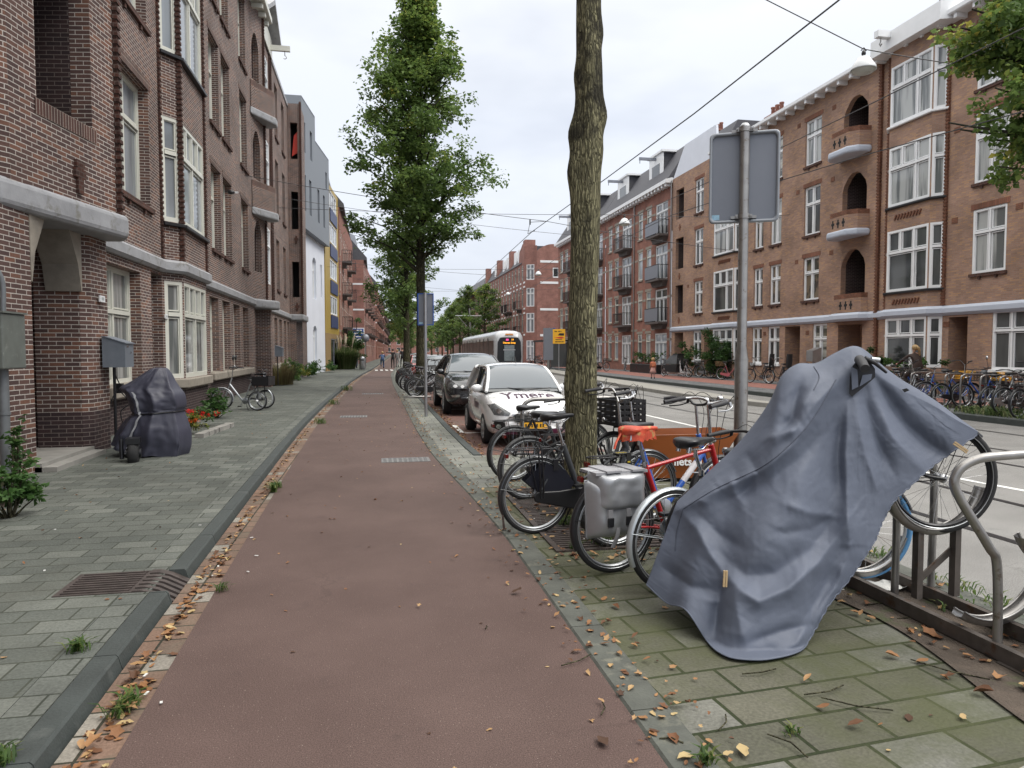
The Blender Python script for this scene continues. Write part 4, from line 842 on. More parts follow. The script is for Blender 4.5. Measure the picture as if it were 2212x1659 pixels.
def bark_tube(pts, r, m, n=18, disp=.02, seed=0, seg=8, knots=()):
    P = crm(pts, seg); k = len(P); rows = []; g = random.Random(seed); ph = [g.random() * 6 for _ in range(8)]
    kn = [(g.random(), g.random() * 6.28, .5 + g.random()) for _ in range(7)] + list(knots)
    for i, p in enumerate(P):
        t = i / (k - 1); q = t * (len(r) - 1); j = min(int(q), len(r) - 2); rr = r[j] + (r[j + 1] - r[j]) * (q - j); row = []
        for a in range(n):
            th = 2 * math.pi * a / n
            d = disp * (math.sin(3 * th + ph[0] + t * 4) + .7 * math.sin(5 * th + ph[1] + t * 9) + .6 * math.sin(2 * th + ph[2] + t * 17) + .5 * math.sin(th + t * 31 + ph[3]))
            for (kt, ka, ks) in kn:
                dd = ((t - kt) * (14 if ks < 1.6 else 30)) ** 2 + (math.sin((th - ka) / 2) * 3) ** 2; d += disp * 2.2 * ks * math.exp(-dd * 2)
            row.append(p + Vector((math.cos(th), math.sin(th), 0)) * (rr + d * rr / r[0]))
        rows.append(row)
    b = MB(); b.grid(rows, wrap=True); return b
def barkmat(name, c1, c2, c3, sc=1):
    m, nt, b = newmat(name); L = nt.links.new
    tc = N(nt, 'ShaderNodeTexCoord'); mp = N(nt, 'ShaderNodeMapping'); mp.inputs['Scale'].default_value = (44 * sc, 44 * sc, 7 * sc); L(tc.outputs['Object'], mp.inputs[0])
    dn = N(nt, 'ShaderNodeTexNoise', Scale=5, Detail=3); L(tc.outputs['Object'], dn.inputs['Vector'])
    va = N(nt, 'ShaderNodeVectorMath', operation='MULTIPLY_ADD'); L(dn.outputs['Color'], va.inputs[0]); va.inputs[1].default_value = (2.4, 2.4, 2.4); L(mp.outputs[0], va.inputs[2])
    n1 = N(nt, 'ShaderNodeTexNoise', Scale=1.0, Detail=6, Roughness=.65); L(va.outputs[0], n1.inputs['Vector'])
    v = N(nt, 'ShaderNodeTexVoronoi', feature='DISTANCE_TO_EDGE', Scale=1.0); L(va.outputs[0], v.inputs['Vector'])
    r = N(nt, 'ShaderNodeValToRGB'); r.color_ramp.elements[0].position = .42; r.color_ramp.elements[0].color = (*c2, 1); r.color_ramp.elements[1].position = .60; r.color_ramp.elements[1].color = (*c1, 1); L(n1.outputs['Fac'], r.inputs[0])
    rv = N(nt, 'ShaderNodeMapRange'); rv.inputs['From Max'].default_value = .22; rv.inputs['To Min'].default_value = .3; L(v.outputs['Distance'], rv.inputs['Value'])
    x = N(nt, 'ShaderNodeMixRGB', blend_type='MULTIPLY', Fac=1); L(r.outputs[0], x.inputs[1]); L(rv.outputs[0], x.inputs[2])
    n3 = N(nt, 'ShaderNodeTexNoise', Scale=2.1, Detail=6, Roughness=.7); L(tc.outputs['Object'], n3.inputs['Vector'])
    sx = N(nt, 'ShaderNodeSeparateXYZ'); L(tc.outputs['Object'], sx.inputs[0])
    hz = N(nt, 'ShaderNodeMapRange'); hz.inputs['From Min'].default_value = 2.0; hz.inputs['From Max'].default_value = 6; hz.inputs['To Min'].default_value = .0; hz.inputs['To Max'].default_value = .16; L(sx.outputs['Z'], hz.inputs['Value'])
    ad = N(nt, 'ShaderNodeMath', operation='ADD'); L(n3.outputs['Fac'], ad.inputs[0]); L(hz.outputs[0], ad.inputs[1])
    r3 = N(nt, 'ShaderNodeMapRange'); r3.inputs['From Min'].default_value = .56; r3.inputs['From Max'].default_value = .66; r3.inputs['To Max'].default_value = .85; L(ad.outputs[0], r3.inputs['Value'])
    y = N(nt, 'ShaderNodeMixRGB'); L(r3.outputs[0], y.inputs[0]); L(x.outputs[0], y.inputs[1]); y.inputs[2].default_value = (*c3, 1)
    L(y.outputs[0], b.inputs['Base Color']); b.inputs['Roughness'].default_value = .95; b.inputs['Specular IOR Level'].default_value = .15
    mu = N(nt, 'ShaderNodeMath', operation='MULTIPLY'); L(n1.outputs['Fac'], mu.inputs[0]); L(rv.outputs[0], mu.inputs[1])
    bp = N(nt, 'ShaderNodeBump', Strength=1, Distance=.03); L(mu.outputs[0], bp.inputs['Height']); L(bp.outputs[0], b.inputs['Normal'])
    MATS[name] = m; return m
BARK = barkmat('lichened_bark', (.36, .335, .20), (.135, .125, .08), (.028, .026, .022))
BARKD = barkmat('tree_bark', (.13, .125, .075), (.06, .055, .035), (.03, .03, .025), .5)
t = empty('street_tree', (2.03, 6.78, 0), 0, 'bare lichened tree trunk standing in the iron grate among the parked bikes', 'tree', 'trees along the cycle path')
b = bark_tube([(0, 0, -.05), (.0, 0, .25), (.0, 0, 1.2), (.02, 0, 2.4), (.03, 0, 3.4), (.06, 0, 4.3), (.05, 0, 5.2), (.07, 0, 7.5)], [.22, .160, .150, .142, .145, .130, .118, .112], BARK, 44, .011, 5, 14, [(.655, R(-17), 3.2), (.63, R(163), 3), (.60, R(-40), 2), (.72, R(150), 2), (.80, R(-10), 2), (.57, R(170), 2), (.30, R(175), 2), (.36, R(-110), 2)])
b.build('trunk', BARK, t)
b = MB(); g = random.Random(3)
for i in range(6):
    a = g.random() * 6.28; d = Vector((math.cos(a), math.sin(a), .5)); p = Vector((.06, 0, 6.6 + i * .15)); b.tube([p, p + d * .8, p + d * 2 + Vector((0, 0, .6))], [.05, .035, .02], 8)
b.build('branch', BARK, t)
g = np.random.default_rng(4); cen = np.stack([g.normal(0, 1.4, 90), g.normal(0, 1.4, 90), 9.6 + g.random(90) * 5], 1)
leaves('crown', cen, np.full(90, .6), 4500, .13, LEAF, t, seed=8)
def street_tree(x, y, h, cw, cb, n, label, group, seed, leaf=.14, top=.35, tr=.19, m=LEAF, ncl=260, name='street_tree', lean=0, crad=.42):
    t = empty(name, (x, y, 0), 0, label, 'tree', group); g = np.random.default_rng(seed); rd = random.Random(seed)
    def env(f): # crown half width at fraction f of the crown height
        return cw * (np.interp(f, [0, .08, .22, .45, .7, .9, 1], [.4, .85, 1, .84, .64, top, .08]))
    B_ = bark_tube([(0, 0, -.1), (0, 0, 1.5), (lean * .3, 0, cb), (lean * .6, .05, (cb + h) / 2), (lean, 0, h * .93)], [tr * 1.25, tr, tr * .85, tr * .45, .02], BARKD, 14, tr * .05, seed, 6); B_.build('trunk', BARKD, t)
    b = MB(); cs = []; rs = []
    nl = ncl // 6
    for i in range(nl):
        f = (i + rd.random()) / nl; z0 = cb + (h - cb) * f * .88 - .4; a = rd.random() * 6.28
        L_ = env(min(1, f + .08)) * (.72 + .38 * rd.random()); d = Vector((math.cos(a), math.sin(a), 0)); up = 1.0 + f * .5
        P = [Vector((lean * f, 0, z0)), Vector((lean * f, 0, z0)) + d * L_ * .45 + Vector((0, 0, L_ * .35 * up)), Vector((lean * f, 0, z0)) + d * L_ + Vector((0, 0, L_ * .55 * up))]
        b.tube(P, [.05 * (1.2 - f), .028, .008], 5)
        for k in range(6):
            q = .3 + .7 * k / 5; p = P[0].lerp(P[1], min(1, q * 2)) if q < .5 else P[1].lerp(P[2], (q - .5) * 2)
            cs.append(p + Vector((rd.gauss(0, .22), rd.gauss(0, .22), rd.gauss(0, .16)))); rs.append(crad * (.6 + .7 * rd.random()))
    b.build('branch', BARKD, t)
    cs = np.array(cs); rs = np.array(rs)
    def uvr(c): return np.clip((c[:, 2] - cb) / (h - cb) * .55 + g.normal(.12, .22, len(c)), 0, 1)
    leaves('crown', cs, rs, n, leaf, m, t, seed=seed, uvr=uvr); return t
TG = 'trees along the cycle path'
street_tree(1.8, 27.5, 16.6, 2.95, 4.9, 40000, 'tallest full leafy green tree rising behind the dark parked car', TG, 11, .15, .30, .19, ncl=620)
street_tree(1.95, 43, 13.5, 2.5, 3.2, 15000, 'second leafy tree of the row, its dark trunk left of the tallest one', TG, 12, .16, .4, .2, ncl=260)
for i, (x, y, h, lb) in enumerate(((2.6, 58, 12, 'third tree of the row beside the cycle path'), (3.2, 73, 12, 'yellowing fourth tree of the row beside the cycle path'), (3.9, 90, 12, 'fifth tree of the row beside the cycle path'), (5, 112, 12, 'sixth tree of the row beside the cycle path'), (6.6, 140, 12, 'seventh tree of the row beside the cycle path'), (8.4, 175, 12, 'eighth tree of the row, near the end of the cycle path'), (11, 215, 13, 'last visible tree at the end of the cycle path'))):
    street_tree(x, y, h, 2.4, 3, 5500, lb, TG, 20 + i, .22, .4, .2, m=LEAFY if i in (1,) else LEAF, ncl=150)
TR = 'trees on the tram side of the street'
for i, (x, y, h, lb) in enumerate(((14.3, 92, 11.5, 'nearest tree behind the tram roof on the far side'), (14.0, 106, 12.5, 'second tree of the far side row behind the tram'), (14.6, 122, 12, 'third tree of the far side row'), (15.4, 140, 12, 'fourth tree of the far side row'), (16.6, 162, 12, 'fifth tree of the far side row'), (18, 190, 12, 'sixth tree of the far side row'), (20, 225, 12, 'last tree of the far side row'))):
    street_tree(x, y, h, 3.3, 2.6, 6500, lb, TR, 40 + i, .24, .4, .18, ncl=170)
for i, (x, y) in enumerate(((-1, 262), (5, 270), (13, 268), (22, 275), (30, 280))):
    street_tree(x, y, 13, 5.5, 1.5, 3000, ['leftmost distant tree closing the street end', 'second distant tree closing the street end', 'middle distant tree closing the street end', 'fourth distant tree closing the street end', 'rightmost distant tree closing the street end'][i], 'trees closing the street', 60 + i, .6, .5, .3, ncl=90, crad=1.2)
# maple-like tree whose branches hang in at the top right
t = empty('street_tree', (15.4, 12.2, 0), 0, 'tree on the far side whose branches hang in at the top right corner', 'tree', TR)
b = bark_tube([(0, 0, -.1), (0, 0, 3), (.1, 0, 6), (0, 0, 12)], [.25, .2, .16, .04], BARKD, 14, .01, 3, 6); b.build('trunk', BARKD, t)
b = MB(); cs = []; rd = random.Random(17)
def limb(a, c, e, n):
    P = crm([a, c, e], 6); b.tube(P, [.05 * (1 - i / len(P)) + .01 for i in range(len(P))], 6)
    for i in range(n):
        q = .25 + .75 * rd.random(); p = P[int(q * (len(P) - 1))]; cs.append(p + Vector((rd.gauss(0, .2), rd.gauss(0, .28), rd.gauss(0, .13))))
for (u, v, dY, n) in ((2075, 60, 0, 42), (2055, 90, .5, 22), (2100, 20, -.3, 36), (2075, 280, .2, 20), (2050, 265, -.2, 7), (2130, 300, .6, 24), (2160, 360, .3, 16), (2190, 150, 1, 40), (2150, 190, -.5, 30), (2180, 20, .4, 45), (2230, 80, 0, 40), (2225, 240, 0, 26), (2120, 120, .4, 34), (2195, 80, -.6, 30), (2115, -50, 0, 35), (2200, -60, .5, 45), (2290, 0, 0, 30), (2290, 200, 0, 20)):
    e = atY(u, v, 11.2 + dY) - Vector((15.4, 12.2, 0)); a = Vector((0, 0, max(3.5, e.z - 1.0))); limb(a, a.lerp(e, .5) + Vector((0, 0, .45)), e, n)
b.build('branch', BARKD, t)
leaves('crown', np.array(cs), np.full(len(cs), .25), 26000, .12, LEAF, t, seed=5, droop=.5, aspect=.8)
# ---------------------------------------------------------------- bushes and small plants
def bush(name, label, loc, r, n, size, m, group=None, seed=1, cat='bush', stems=True):
    t = empty(name, loc, 0, label, cat, group); g = np.random.default_rng(seed); k = 40
    c = g.normal(0, .45, (k, 3)) * np.array(r); c[:, 2] = np.abs(c[:, 2]) + .1 + g.random(k) * r[2] * .8
    leaves('leaves', c, np.full(k, .28 * min(r)), n, size, m, t, seed=seed, droop=.1)
    if stems:
        b = MB()
        for i in range(14): b.tube([(c[i, 0] * .15, c[i, 1] * .15, 0), (c[i, 0] * .6, c[i, 1] * .6, c[i, 2] * .6), tuple(c[i])], [.012, .008, .004], 4)
        b.build('stem', BARKD, t)
    return t
bush('laurel_bush', 'broad green laurel bush against the orange brick wall', (19.6, 38.0, .04), (1.2, 1.6, 1.5), 5200, .13, LEAFD, seed=2)
bush('laurel_bush', 'smaller dark bush behind the white cargo bike', (19.7, 42.6, .04), (.7, .9, 1.3), 2200, .13, LEAFD, seed=3)
bush('laurel_bush', 'low hedge bush under the big bay window behind the bike racks', (19.6, 24.3, .04), (.5, 2.6, .9), 3600, .11, LEAFD, seed=4)
bush('laurel_bush', 'dense round bush beside the pampas grass on the left pavement', (-2.0, 66.5, .045), (1.3, 1.6, 2.4), 4500, .17, LEAFD, seed=6)
def grassy(name, label, loc, n, h, sp, m, seed, cat='plant', wd=.012, plume=0):
    g = np.random.default_rng(seed); t = empty(name, loc, 0, label, cat)
    a = g.random(n) * 6.28; r0 = g.random(n) ** .6 * sp * .35; l = h * (.55 + .5 * g.random(n)); o = .25 + g.random(n) * .9
    d = np.stack([np.cos(a), np.sin(a), np.zeros(n)], 1); z = np.array([0, 0, 1.])
    p0 = d * r0[:, None]; p1 = p0 + d * (l * o * .22)[:, None] + z * (l * .6)[:, None]; p2 = p0 + d * (l * o * .62)[:, None] + z * (l * (.98 - .35 * o))[:, None]
    s = np.cross(d, z) * wd
    V = np.stack([p0 - s, p0 + s, p1 + s, p1 - s, p2 + s * .2, p2 - s * .2], 1).reshape(-1, 3); i = np.arange(n)[:, None] * 6
    F = np.concatenate([i + np.array([[0, 1, 2, 3]]), i + np.array([[3, 2, 4, 5]])])
    r = g.random(n); UV = np.concatenate([np.repeat(np.stack([r, r], 1), 4, 0)] * 2)
    np_mesh('blades', V, F, UV, m, t)
    if plume:
        b = MB()
        for k in range(plume):
            q = g.random() * 6.28; x, y = math.cos(q) * sp * .3 * g.random(), math.sin(q) * sp * .3 * g.random()
            b.tube([(x, y, 0), (x * 1.6, y * 1.6, h)], .01, 4); b.tube([(x * 1.6, y * 1.6, h * .95), (x * 1.8, y * 1.8, h * 1.12), (x * 2.1, y * 2.1, h * 1.3)], [.03, .07, .01], 6)
        b.build('plume', mat('plume', (.42, .36, .27), .9), t)
    return t
GRM = leafmat('grass_blades', [(0, (.05, .09, .03)), (.6, (.12, .17, .06)), (1, (.24, .24, .12))])
grassy('pampas_grass', 'tall pampas grass with pale plumes by the ochre building', (-2.4, 62.5, .08), 1500, 2.3, 2.4, GRM, 3, wd=.02, plume=12)
grassy('grass_clump', 'wispy reddish grass clump at the foot of the dark brick piers', (-4.2, 34.2, .08), 500, 1.2, 1.6, leafmat('dry_grass', [(0, (.10, .07, .04)), (1, (.20, .18, .08))]), 5)
for i, (x, y, w_, n, lb) in enumerate(((-4.15, 35.8, (.6, 1.2, .55), 1500, 'nearest low weedy bed against the dark brick wall'), (-4.0, 39.3, (.6, 1.6, .5), 1500, 'second low weedy bed, under the end windows of the dark brick wall'), (-3.7, 43, (.5, 1.3, .4), 900, 'third low weedy bed at the corner of the dark brick block'), (-3.9, 48.5, (.5, 1.5, .5), 900, 'low green plants at the foot of the white wall'), (-3.1, 54, (.5, 1.8, .4), 800, 'low green plants where the white wall meets the ochre one'))):
    bush('plant_bed', lb, (x, y, .06), w_, n, .12, LEAFY if i == 1 else LEAFD, 'low plants along the left walls', 30 + i, 'plants', False)
bush('leafy_plant', 'dark green leafy plant on the pavement beside the tricycle', tuple(G(468, 903, .045)), (.36, .42, .36), 520, .1, LEAFD, seed=71, cat='plant')
bush('leafy_plant', 'leafy plant with pink flower heads at the bottom left by the drainpipe', tuple(G(22, 1118, .045)), (.34, .34, .24), 1100, .065, leafmat('fresh_leaves', [(0, (.035, .08, .02)), (.6, (.07, .15, .04)), (.93, (.12, .2, .06)), (1, (.3, .2, .2))]), seed=72, cat='plant')
t = bush('leafy_plant', 'taller thin plant growing up against the brick pier at the far left', tuple(G(38, 1065, .045)), (.12, .12, .5), 200, .07, LEAFD, seed=73, cat='plant')
for i, (x, y, c1, lb) in enumerate(((G(437, 922, .045).x, G(437, 922, .045).y, (.55, .03, .02), 'red flowering plant behind the covered scooter'), (G(416, 938, .045).x, G(416, 938, .045).y, (.7, .13, .02), 'small orange flowers with pale leaves beside the covered scooter'))):
    t = bush('flowering_plant', lb, (x, y, .045), (.3, .42, .22) if i == 0 else (.2, .22, .18), 260, .08, LEAFY if i else LEAFD, seed=75 + i, cat='plant', stems=False)
    g = np.random.default_rng(80 + i); k = 30 if i == 0 else 8; c = g.normal(0, .4, (k, 3)) * np.array((.32, .5, .1) if i == 0 else (.15, .15, .08)) + np.array([0, 0, .27])
    leaves('flowers', c, np.full(k, .05), 500 if i == 0 else 90, .045, leafmat('petals_%s' % ('red', 'orange')[i], [(0, c1), (1, tuple(min(1, q * 1.5 + .02) for q in c1))]), t, seed=9)
b = MB()
for i in range(6): b.box((G(436, 944, .045).x + .03 * i, G(436, 944, .045).y + i * .34, .08), (.16, .32, .09), rz=random.gauss(0, .06))
tag(b.build('stone_border', CONC2), 'row of pale edging stones in front of the red flowers', 'stone edging')
# moss tufts, grass and weeds in the joints (nobody could count the blades)
def tufts(name, spots, m, seed, kind='stuff', wd=.004):
    g = np.random.default_rng(seed); Vs = []; n_ = 0
    for (x, y, z, n, h, s_) in spots:
        a = g.random(n) * 6.28; rr = g.random(n) ** .7 * s_; p0 = np.stack([x + np.cos(a * 3) * rr, y + np.sin(a * 3) * rr, np.full(n, z)], 1)
        d = np.stack([np.cos(a), np.sin(a), np.zeros(n)], 1); l = (h * (.5 + g.random(n)))[:, None]; s = np.cross(d, [0, 0, 1.]) * wd * (1 + h * 8)
        p1 = p0 + d * l * .35 + np.array([0, 0, .7]) * l; p2 = p0 + d * l * .9 + np.array([0, 0, .8]) * l
        Vs.append(np.stack([p0 - s * .4, p0 + s * .4, p1 + s, p1 - s, p2 + s * .1, p2 - s * .1], 1).reshape(-1, 3)); n_ += n
    V = np.concatenate(Vs); i = np.arange(n_)[:, None] * 6; F = np.concatenate([i + np.array([[0, 1, 2, 3]]), i + np.array([[3, 2, 4, 5]])])
    r = g.random(n_); UV = np.concatenate([np.repeat(np.stack([r, r], 1), 4, 0)] * 2); return tag(np_mesh(name, V, F, UV, m), kind=kind)
WG = leafmat('weed_green', [(0, (.04, .08, .02)), (.6, (.09, .16, .04)), (1, (.2, .22, .07))])
sp = [(-1.16, 8.6, 0, 60, .10, .045), (-1.17, 8.85, 0, 50, .08, .08), (-1.12, 3.5, 0, 45, .07, .05), (-1.15, 3.42, 0, 30, .06, .05), (-1.56, 4.1, .045, 60, .06, .06), (-1.44, 3.02, .045, 60, .05, .06), (-1.04, 5.1, 0, 25, .05, .05), (-1.2, 16.5, 0, 60, .12, .15), (-1.2, 22.3, 0, 60, .14, .2), (-1.1, 30, 0, 80, .2, .3),
      (1.9, 5.75, 0, 80, .10, .12), (1.62, 5.6, 0, 50, .07, .045), (2.1, 6.05, 0, 90, .10, .16), (2.15, 7.2, 0, 60, .09, .15), (1.75, 6.45, 0, 60, .08, .12), (1.28, 2.55, .01, 30, .06, .04), (1.75, 2.7, 0, 20, .04, .04), (1.32, 2.3, .01, 40, .07, .05)]
g = random.Random(5)
sp += [(3.93 + g.random() * .1, 2.8 + g.random() * 4.5, -.02, 22, .07, .12) for _ in range(40)] + [(3.5 + g.random() * .25, 2.6 + g.random() * 2.4, .012, 8, .05, .05) for _ in range(16)]
tufts('weeds', sp, WG, 3)
g = random.Random(6); tufts('verge_grass', [(14.95 + g.random() * 1.3, 12.5 + g.random() * 3.6, .03, 26, .16, .3) for _ in range(70)], GRM, 9, wd=.008)
# ---------------------------------------------------------------- fallen leaves
def scatter(name, spots, m=DEAD, seed=2):
    """spots: (x,y,z,size) -> curled, lobed little leaves"""
    g = np.random.default_rng(seed); S = np.array(spots); n = len(S)
    k = 10; ang = np.linspace(0, 2 * np.pi, k, endpoint=False); rad = np.array([1, .55, .8, .45, .75, .5, .75, .45, .8, .55]); oval = np.array([1, .75, .5, .45, .5, .8, .5, .45, .5, .75])
    V = np.zeros((n, k + 1, 3)); lob = g.random(n) < .3
    rr = np.where(lob[:, None], rad, oval) * (1 + g.normal(0, .1, (n, k)))
    th = ang + g.random(n)[:, None] * 6.28; s = S[:, 3:4]
    V[:, 1:, 0] = np.cos(ang) * rr * s; V[:, 1:, 1] = np.sin(ang) * rr * s
    V[:, 1:, 2] = (np.abs(V[:, 1:, 1]) * (.05 + g.random((n, 1)) ** 2 * .9) + V[:, 1:, 0] * g.normal(0, .25, (n, 1))) + np.abs(g.normal(0, .08, (n, k))) * s
    V[:, :, 2] -= V[:, :, 2].min(1)[:, None]
    q = g.random(n) * 6.28; c, s2 = np.cos(q)[:, None], np.sin(q)[:, None]; X = V[:, :, 0] * c - V[:, :, 1] * s2; Y = V[:, :, 0] * s2 + V[:, :, 1] * c
    V[:, :, 0] = X + S[:, 0:1]; V[:, :, 1] = Y + S[:, 1:2]; V[:, :, 2] += S[:, 2:3] + .002
    tri = np.array([[0, 1 + i, 1 + (i + 1) % k] for i in range(k)]); F = (np.arange(n)[:, None, None] * (k + 1) + tri).reshape(-1, 3)
    r = np.repeat(g.random(n), k * 3); return tag(np_mesh(name, V.reshape(-1, 3), F, np.stack([r, r], 1), m), kind='stuff')
g = random.Random(12); S = []
for i in range(1050):   # gutter
    y = 2.2 + 40 * g.random() ** 1.6
    if g.random() < .25 and y < 9: continue
    S.append((pl(y) - .175 + abs(g.gauss(0, .05)), y, -.006 if True else 0, .012 + .02 * g.random()))
for i in range(60): y = 2.5 + 3.5 * g.random(); S.append((pl(y) - .15 + .13 * g.random(), y, -.006, .022 + .02 * g.random()))
for i in range(230):   # on the path
    y = 2.2 + 34 * g.random() ** 1.3; x = pl(y) + (pr(y) - pl(y)) * (1 - g.random() ** 1.7); S.append((x, y, 0, .012 + .012 * g.random()))
for i in range(700):   # path kerb on the right
    y = 2.2 + 26 * g.random() ** 1.3; S.append((pr(y) + g.gauss(.12, .13), y, .013, .012 + .02 * g.random()))
for i in range(330): S.append((1.35 + 1.5 * g.random(), 5.2 + 4 * g.random(), .004, .018 + .028 * g.random()))
for i in range(520): y = 11.2 + 12 * g.random(); S.append((pr(y) + .78 + abs(g.gauss(0, .13)), y, -.068, .02 + .02 * g.random()))
for i in range(90): S.append((1.4 + 2.5 * g.random(), 2 + 9 * g.random(), .004, .010 + .026 * g.random() ** 2))
for i in range(150): S.append((3.25 + g.gauss(0, .22), 2.2 + 2.9 * g.random(), .016, .014 + .035 * g.random() ** 1.5))
for i in range(60): S.append((3.6 + g.gauss(0, .2), 4.8 + 3 * g.random(), .016, .02 + .02 * g.random()))
for i in range(90): y = 2 + 26 * g.random(); S.append((-1.6 - 3 * g.random(), y, .047, .012 + .01 * g.random()))
for (u, v, s_) in ((1115, 1281, .05), (1300, 1601, .045), (1605, 1627, .05), (2010, 1372, .075), (1850, 1570, .04), (1990, 1430, .04), (1330, 1312, .04), (1455, 1600, .045), (1480, 1640, .045), (2120, 1500, .05), (1930, 1420, .045), (1555, 1395, .03), (1780, 1530, .03), (2080, 1550, .03), (1465, 1525, .035), (1745, 1470, .03), (905, 1310, .02), (978, 1208, .022), (300, 1437, .05), (290, 1465, .04), (200, 1610, .045), (280, 1530, .045)):
    p = G(u, v, .01); S.append((p.x, p.y, .014, s_))
scatter('fallen_leaves', S)
g = random.Random(3); b = MB()
for (u, v, l, a) in ((1245, 1425, .22, .5), (1050, 1355, .05, 1.3), (1300, 1530, .12, 1.2), (1450, 1600, .1, 2.6), (1780, 1490, .25, .2), (1850, 1520, .3, -.6), (1640, 1450, .2, .1), (1700, 1610, .2, 1.9), (2050, 1445, .35, -.9), (1900, 1300, .25, .3), (1980, 1330, .3, .1), (1560, 1560, .15, .9)):
    p = G(u, v, .015); d = Vector((math.cos(a), math.sin(a), 0)); b.tube([p - d * l * .5, p + Vector((d.y, -d.x, 0)) * l * .12 + Vector((0, 0, .006)), p + d * l * .5], .0035, 5)
tag(b.build('fallen_twigs', BARKD), kind='stuff')
b = MB()
for i in range(26):
    y = 2.3 + 5 * g.random(); x = pl(y) - .1 + g.random() * .3 if i < 8 else 1.3 + 2.3 * g.random() if i < 16 else -3.5 + 2 * g.random(); b.box((x, y, .09 if i >= 16 else .012), (.03 * g.random() + .008, .012, .003), rz=g.random() * 3)
tag(b.build('paper_scraps', mat('paper', (.6, .6, .58), .8, var=.05)), kind='stuff')
# ---------------------------------------------------------------- iron tree grate, drains
IRON = mat('cast_iron', (.075, .06, .055), .65, metal=.35, var=.3, scale=9, bump=.2)
b = MB(); x0, x1, y0, y1 = 1.45, 2.75, 5.55, 8.2
for a, c in (((x0, y0), (x1, y0 + .05)), ((x0, y1 - .05), (x1, y1)), ((x0, y0 + .05), (x0 + .05, y1 - .05)), ((x1 - .05, y0 + .05), (x1, y1 - .05)), ((x0 + .05, 6.86), (x1 - .05, 6.92))): b.box2((*a, -.02), (*c, .016))
y = y0 + .1
while y < y1 - .08:
    segs = [(x0 + .052, x1 - .052)] if abs(y - 6.78) > .42 else [(x0 + .052, 1.62), (2.45, x1 - .052)]
    for s0, s1 in segs:
        if not 6.84 < y < 6.94: b.box2((s0, y, -.02), (s1, y + .032, .014))
    y += .062
tag(b.build('tree_grate', IRON), 'brown iron tree grate around the near trunk', 'tree grate')
b = MB(); b.box2((1.5, 5.6, .001), (2.7, 8.15, .002)); tag(b.build('soil', mat('pit_soil', (.03, .025, .02), 1, var=.3)), kind='structure')
t = empty('gully', (-1.65, 5.27, .045), 0, 'rusty ribbed kerb drain with a slotted grid set in the left kerb', 'drain')
b = MB(); b.box2((-.42, -.235, -.06), (.06, .235, .006))
for i in range(9): b.box2((-.38, -.21 + i * .05, .006), (.04, -.19 + i * .05, .014))
b.build('cover', IRON, t)
b = MB(); b.prism([(.06, -.1), (.06, .012), (.12, .012), (.2, -.01), (.34, -.085), (.34, -.1)], -.235, -.2, 'Y'); b.prism([(.06, -.1), (.06, .012), (.12, .012), (.2, -.01), (.34, -.085), (.34, -.1)], .2, .235, 'Y')
for i in range(5): y = -.2 + .04 + i * .08; b.prism([(.06, -.1), (.06, .012), (.12, .012), (.2, -.01), (.34, -.085), (.34, -.1)], y, y + .042, 'Y')
b.build('slotted_grid', IRON, t); b = MB(); b.box2((.06, -.2, -.12), (.34, .2, -.095)); b.build('pit', DARK, t)
for i, (x, y, w_, d_, lb) in enumerate(((.46, 10.75, .72, .42, 'nearest grey patch of grating set flush in the cycle path'), (-.5, 18.1, .66, .5, 'second grey drain patch, farther up the cycle path'), (-.05, 27.5, .8, .5, 'third grey drain patch, farthest up the cycle path'))):
    b = MB(); b.box2((x - w_ / 2, y - d_ / 2, -.03), (x + w_ / 2, y + d_ / 2, .006))
    for k in range(9):
        for j in range(5): b.box2((x - w_ / 2 + .03 + k * (w_ - .04) / 9, y - d_ / 2 + .03 + j * (d_ - .03) / 5, .006), (x - w_ / 2 + .03 + (k + .6) * (w_ - .04) / 9, y - d_ / 2 + .03 + (j + .55) * (d_ - .03) / 5, .011))
    tag(b.build('drain_cover', mat('drain_concrete', (.17, .17, .17), .8, var=.3, scale=14)), lb, 'drain cover', 'drain covers in the cycle path')
# ================================================================ street furniture
# large traffic sign seen from behind on its stainless pole
px_, py_ = 3.84, 6.95
t = empty('traffic_sign', (px_, py_, 0), R(-26), 'large grey back of a rectangular traffic sign on a stainless pole', 'traffic sign')
b = MB(); b.tube([(0, 0, 0), (0, 0, 1.55), (0, 0, 1.7), (0, 0, 4.0)], [.07, .07, .05, .05], 20); b.tube([(0, 0, 1.549), (0, 0, 1.56)], .073, 20); b.build('pole', STEEL, t)
Y_ = .075; b = MB(); w_, h_ = .355, .475; zc = 3.48; r = .05; pts = []
for cx, cz, a0 in ((w_ - r, h_ - r, 0), (-w_ + r, h_ - r, 90), (-w_ + r, -h_ + r, 180), (w_ - r, -h_ + r, 270)):
    pts += [(cx + r * math.cos(R(a0 + q)), zc + cz + r * math.sin(R(a0 + q))) for q in (0, 30, 60, 90)]
b.prism(pts, Y_, Y_ + .004, 'Y'); b.build('panel', SIGNG, t)
b = MB(); n = len(pts); sc = lambda p, k: (p[0] * (1 - k / w_), zc + (p[1] - zc) * (1 - k / h_))
ring = [[(p[0], Y_ + .006, p[1]) for p in pts], [(p[0], Y_ - .03, p[1]) for p in pts], [(sc(p, .006)[0], Y_ - .036, sc(p, .006)[1]) for p in pts], [(sc(p, .028)[0], Y_ - .034, sc(p, .028)[1]) for p in pts], [(sc(p, .032)[0], Y_ - .001, sc(p, .032)[1]) for p in pts]]
b.grid(ring, smooth=True, wrap=True); b.build('rim', mat('sign_rim', (.30, .32, .35), .4, metal=.3, var=.04), t)
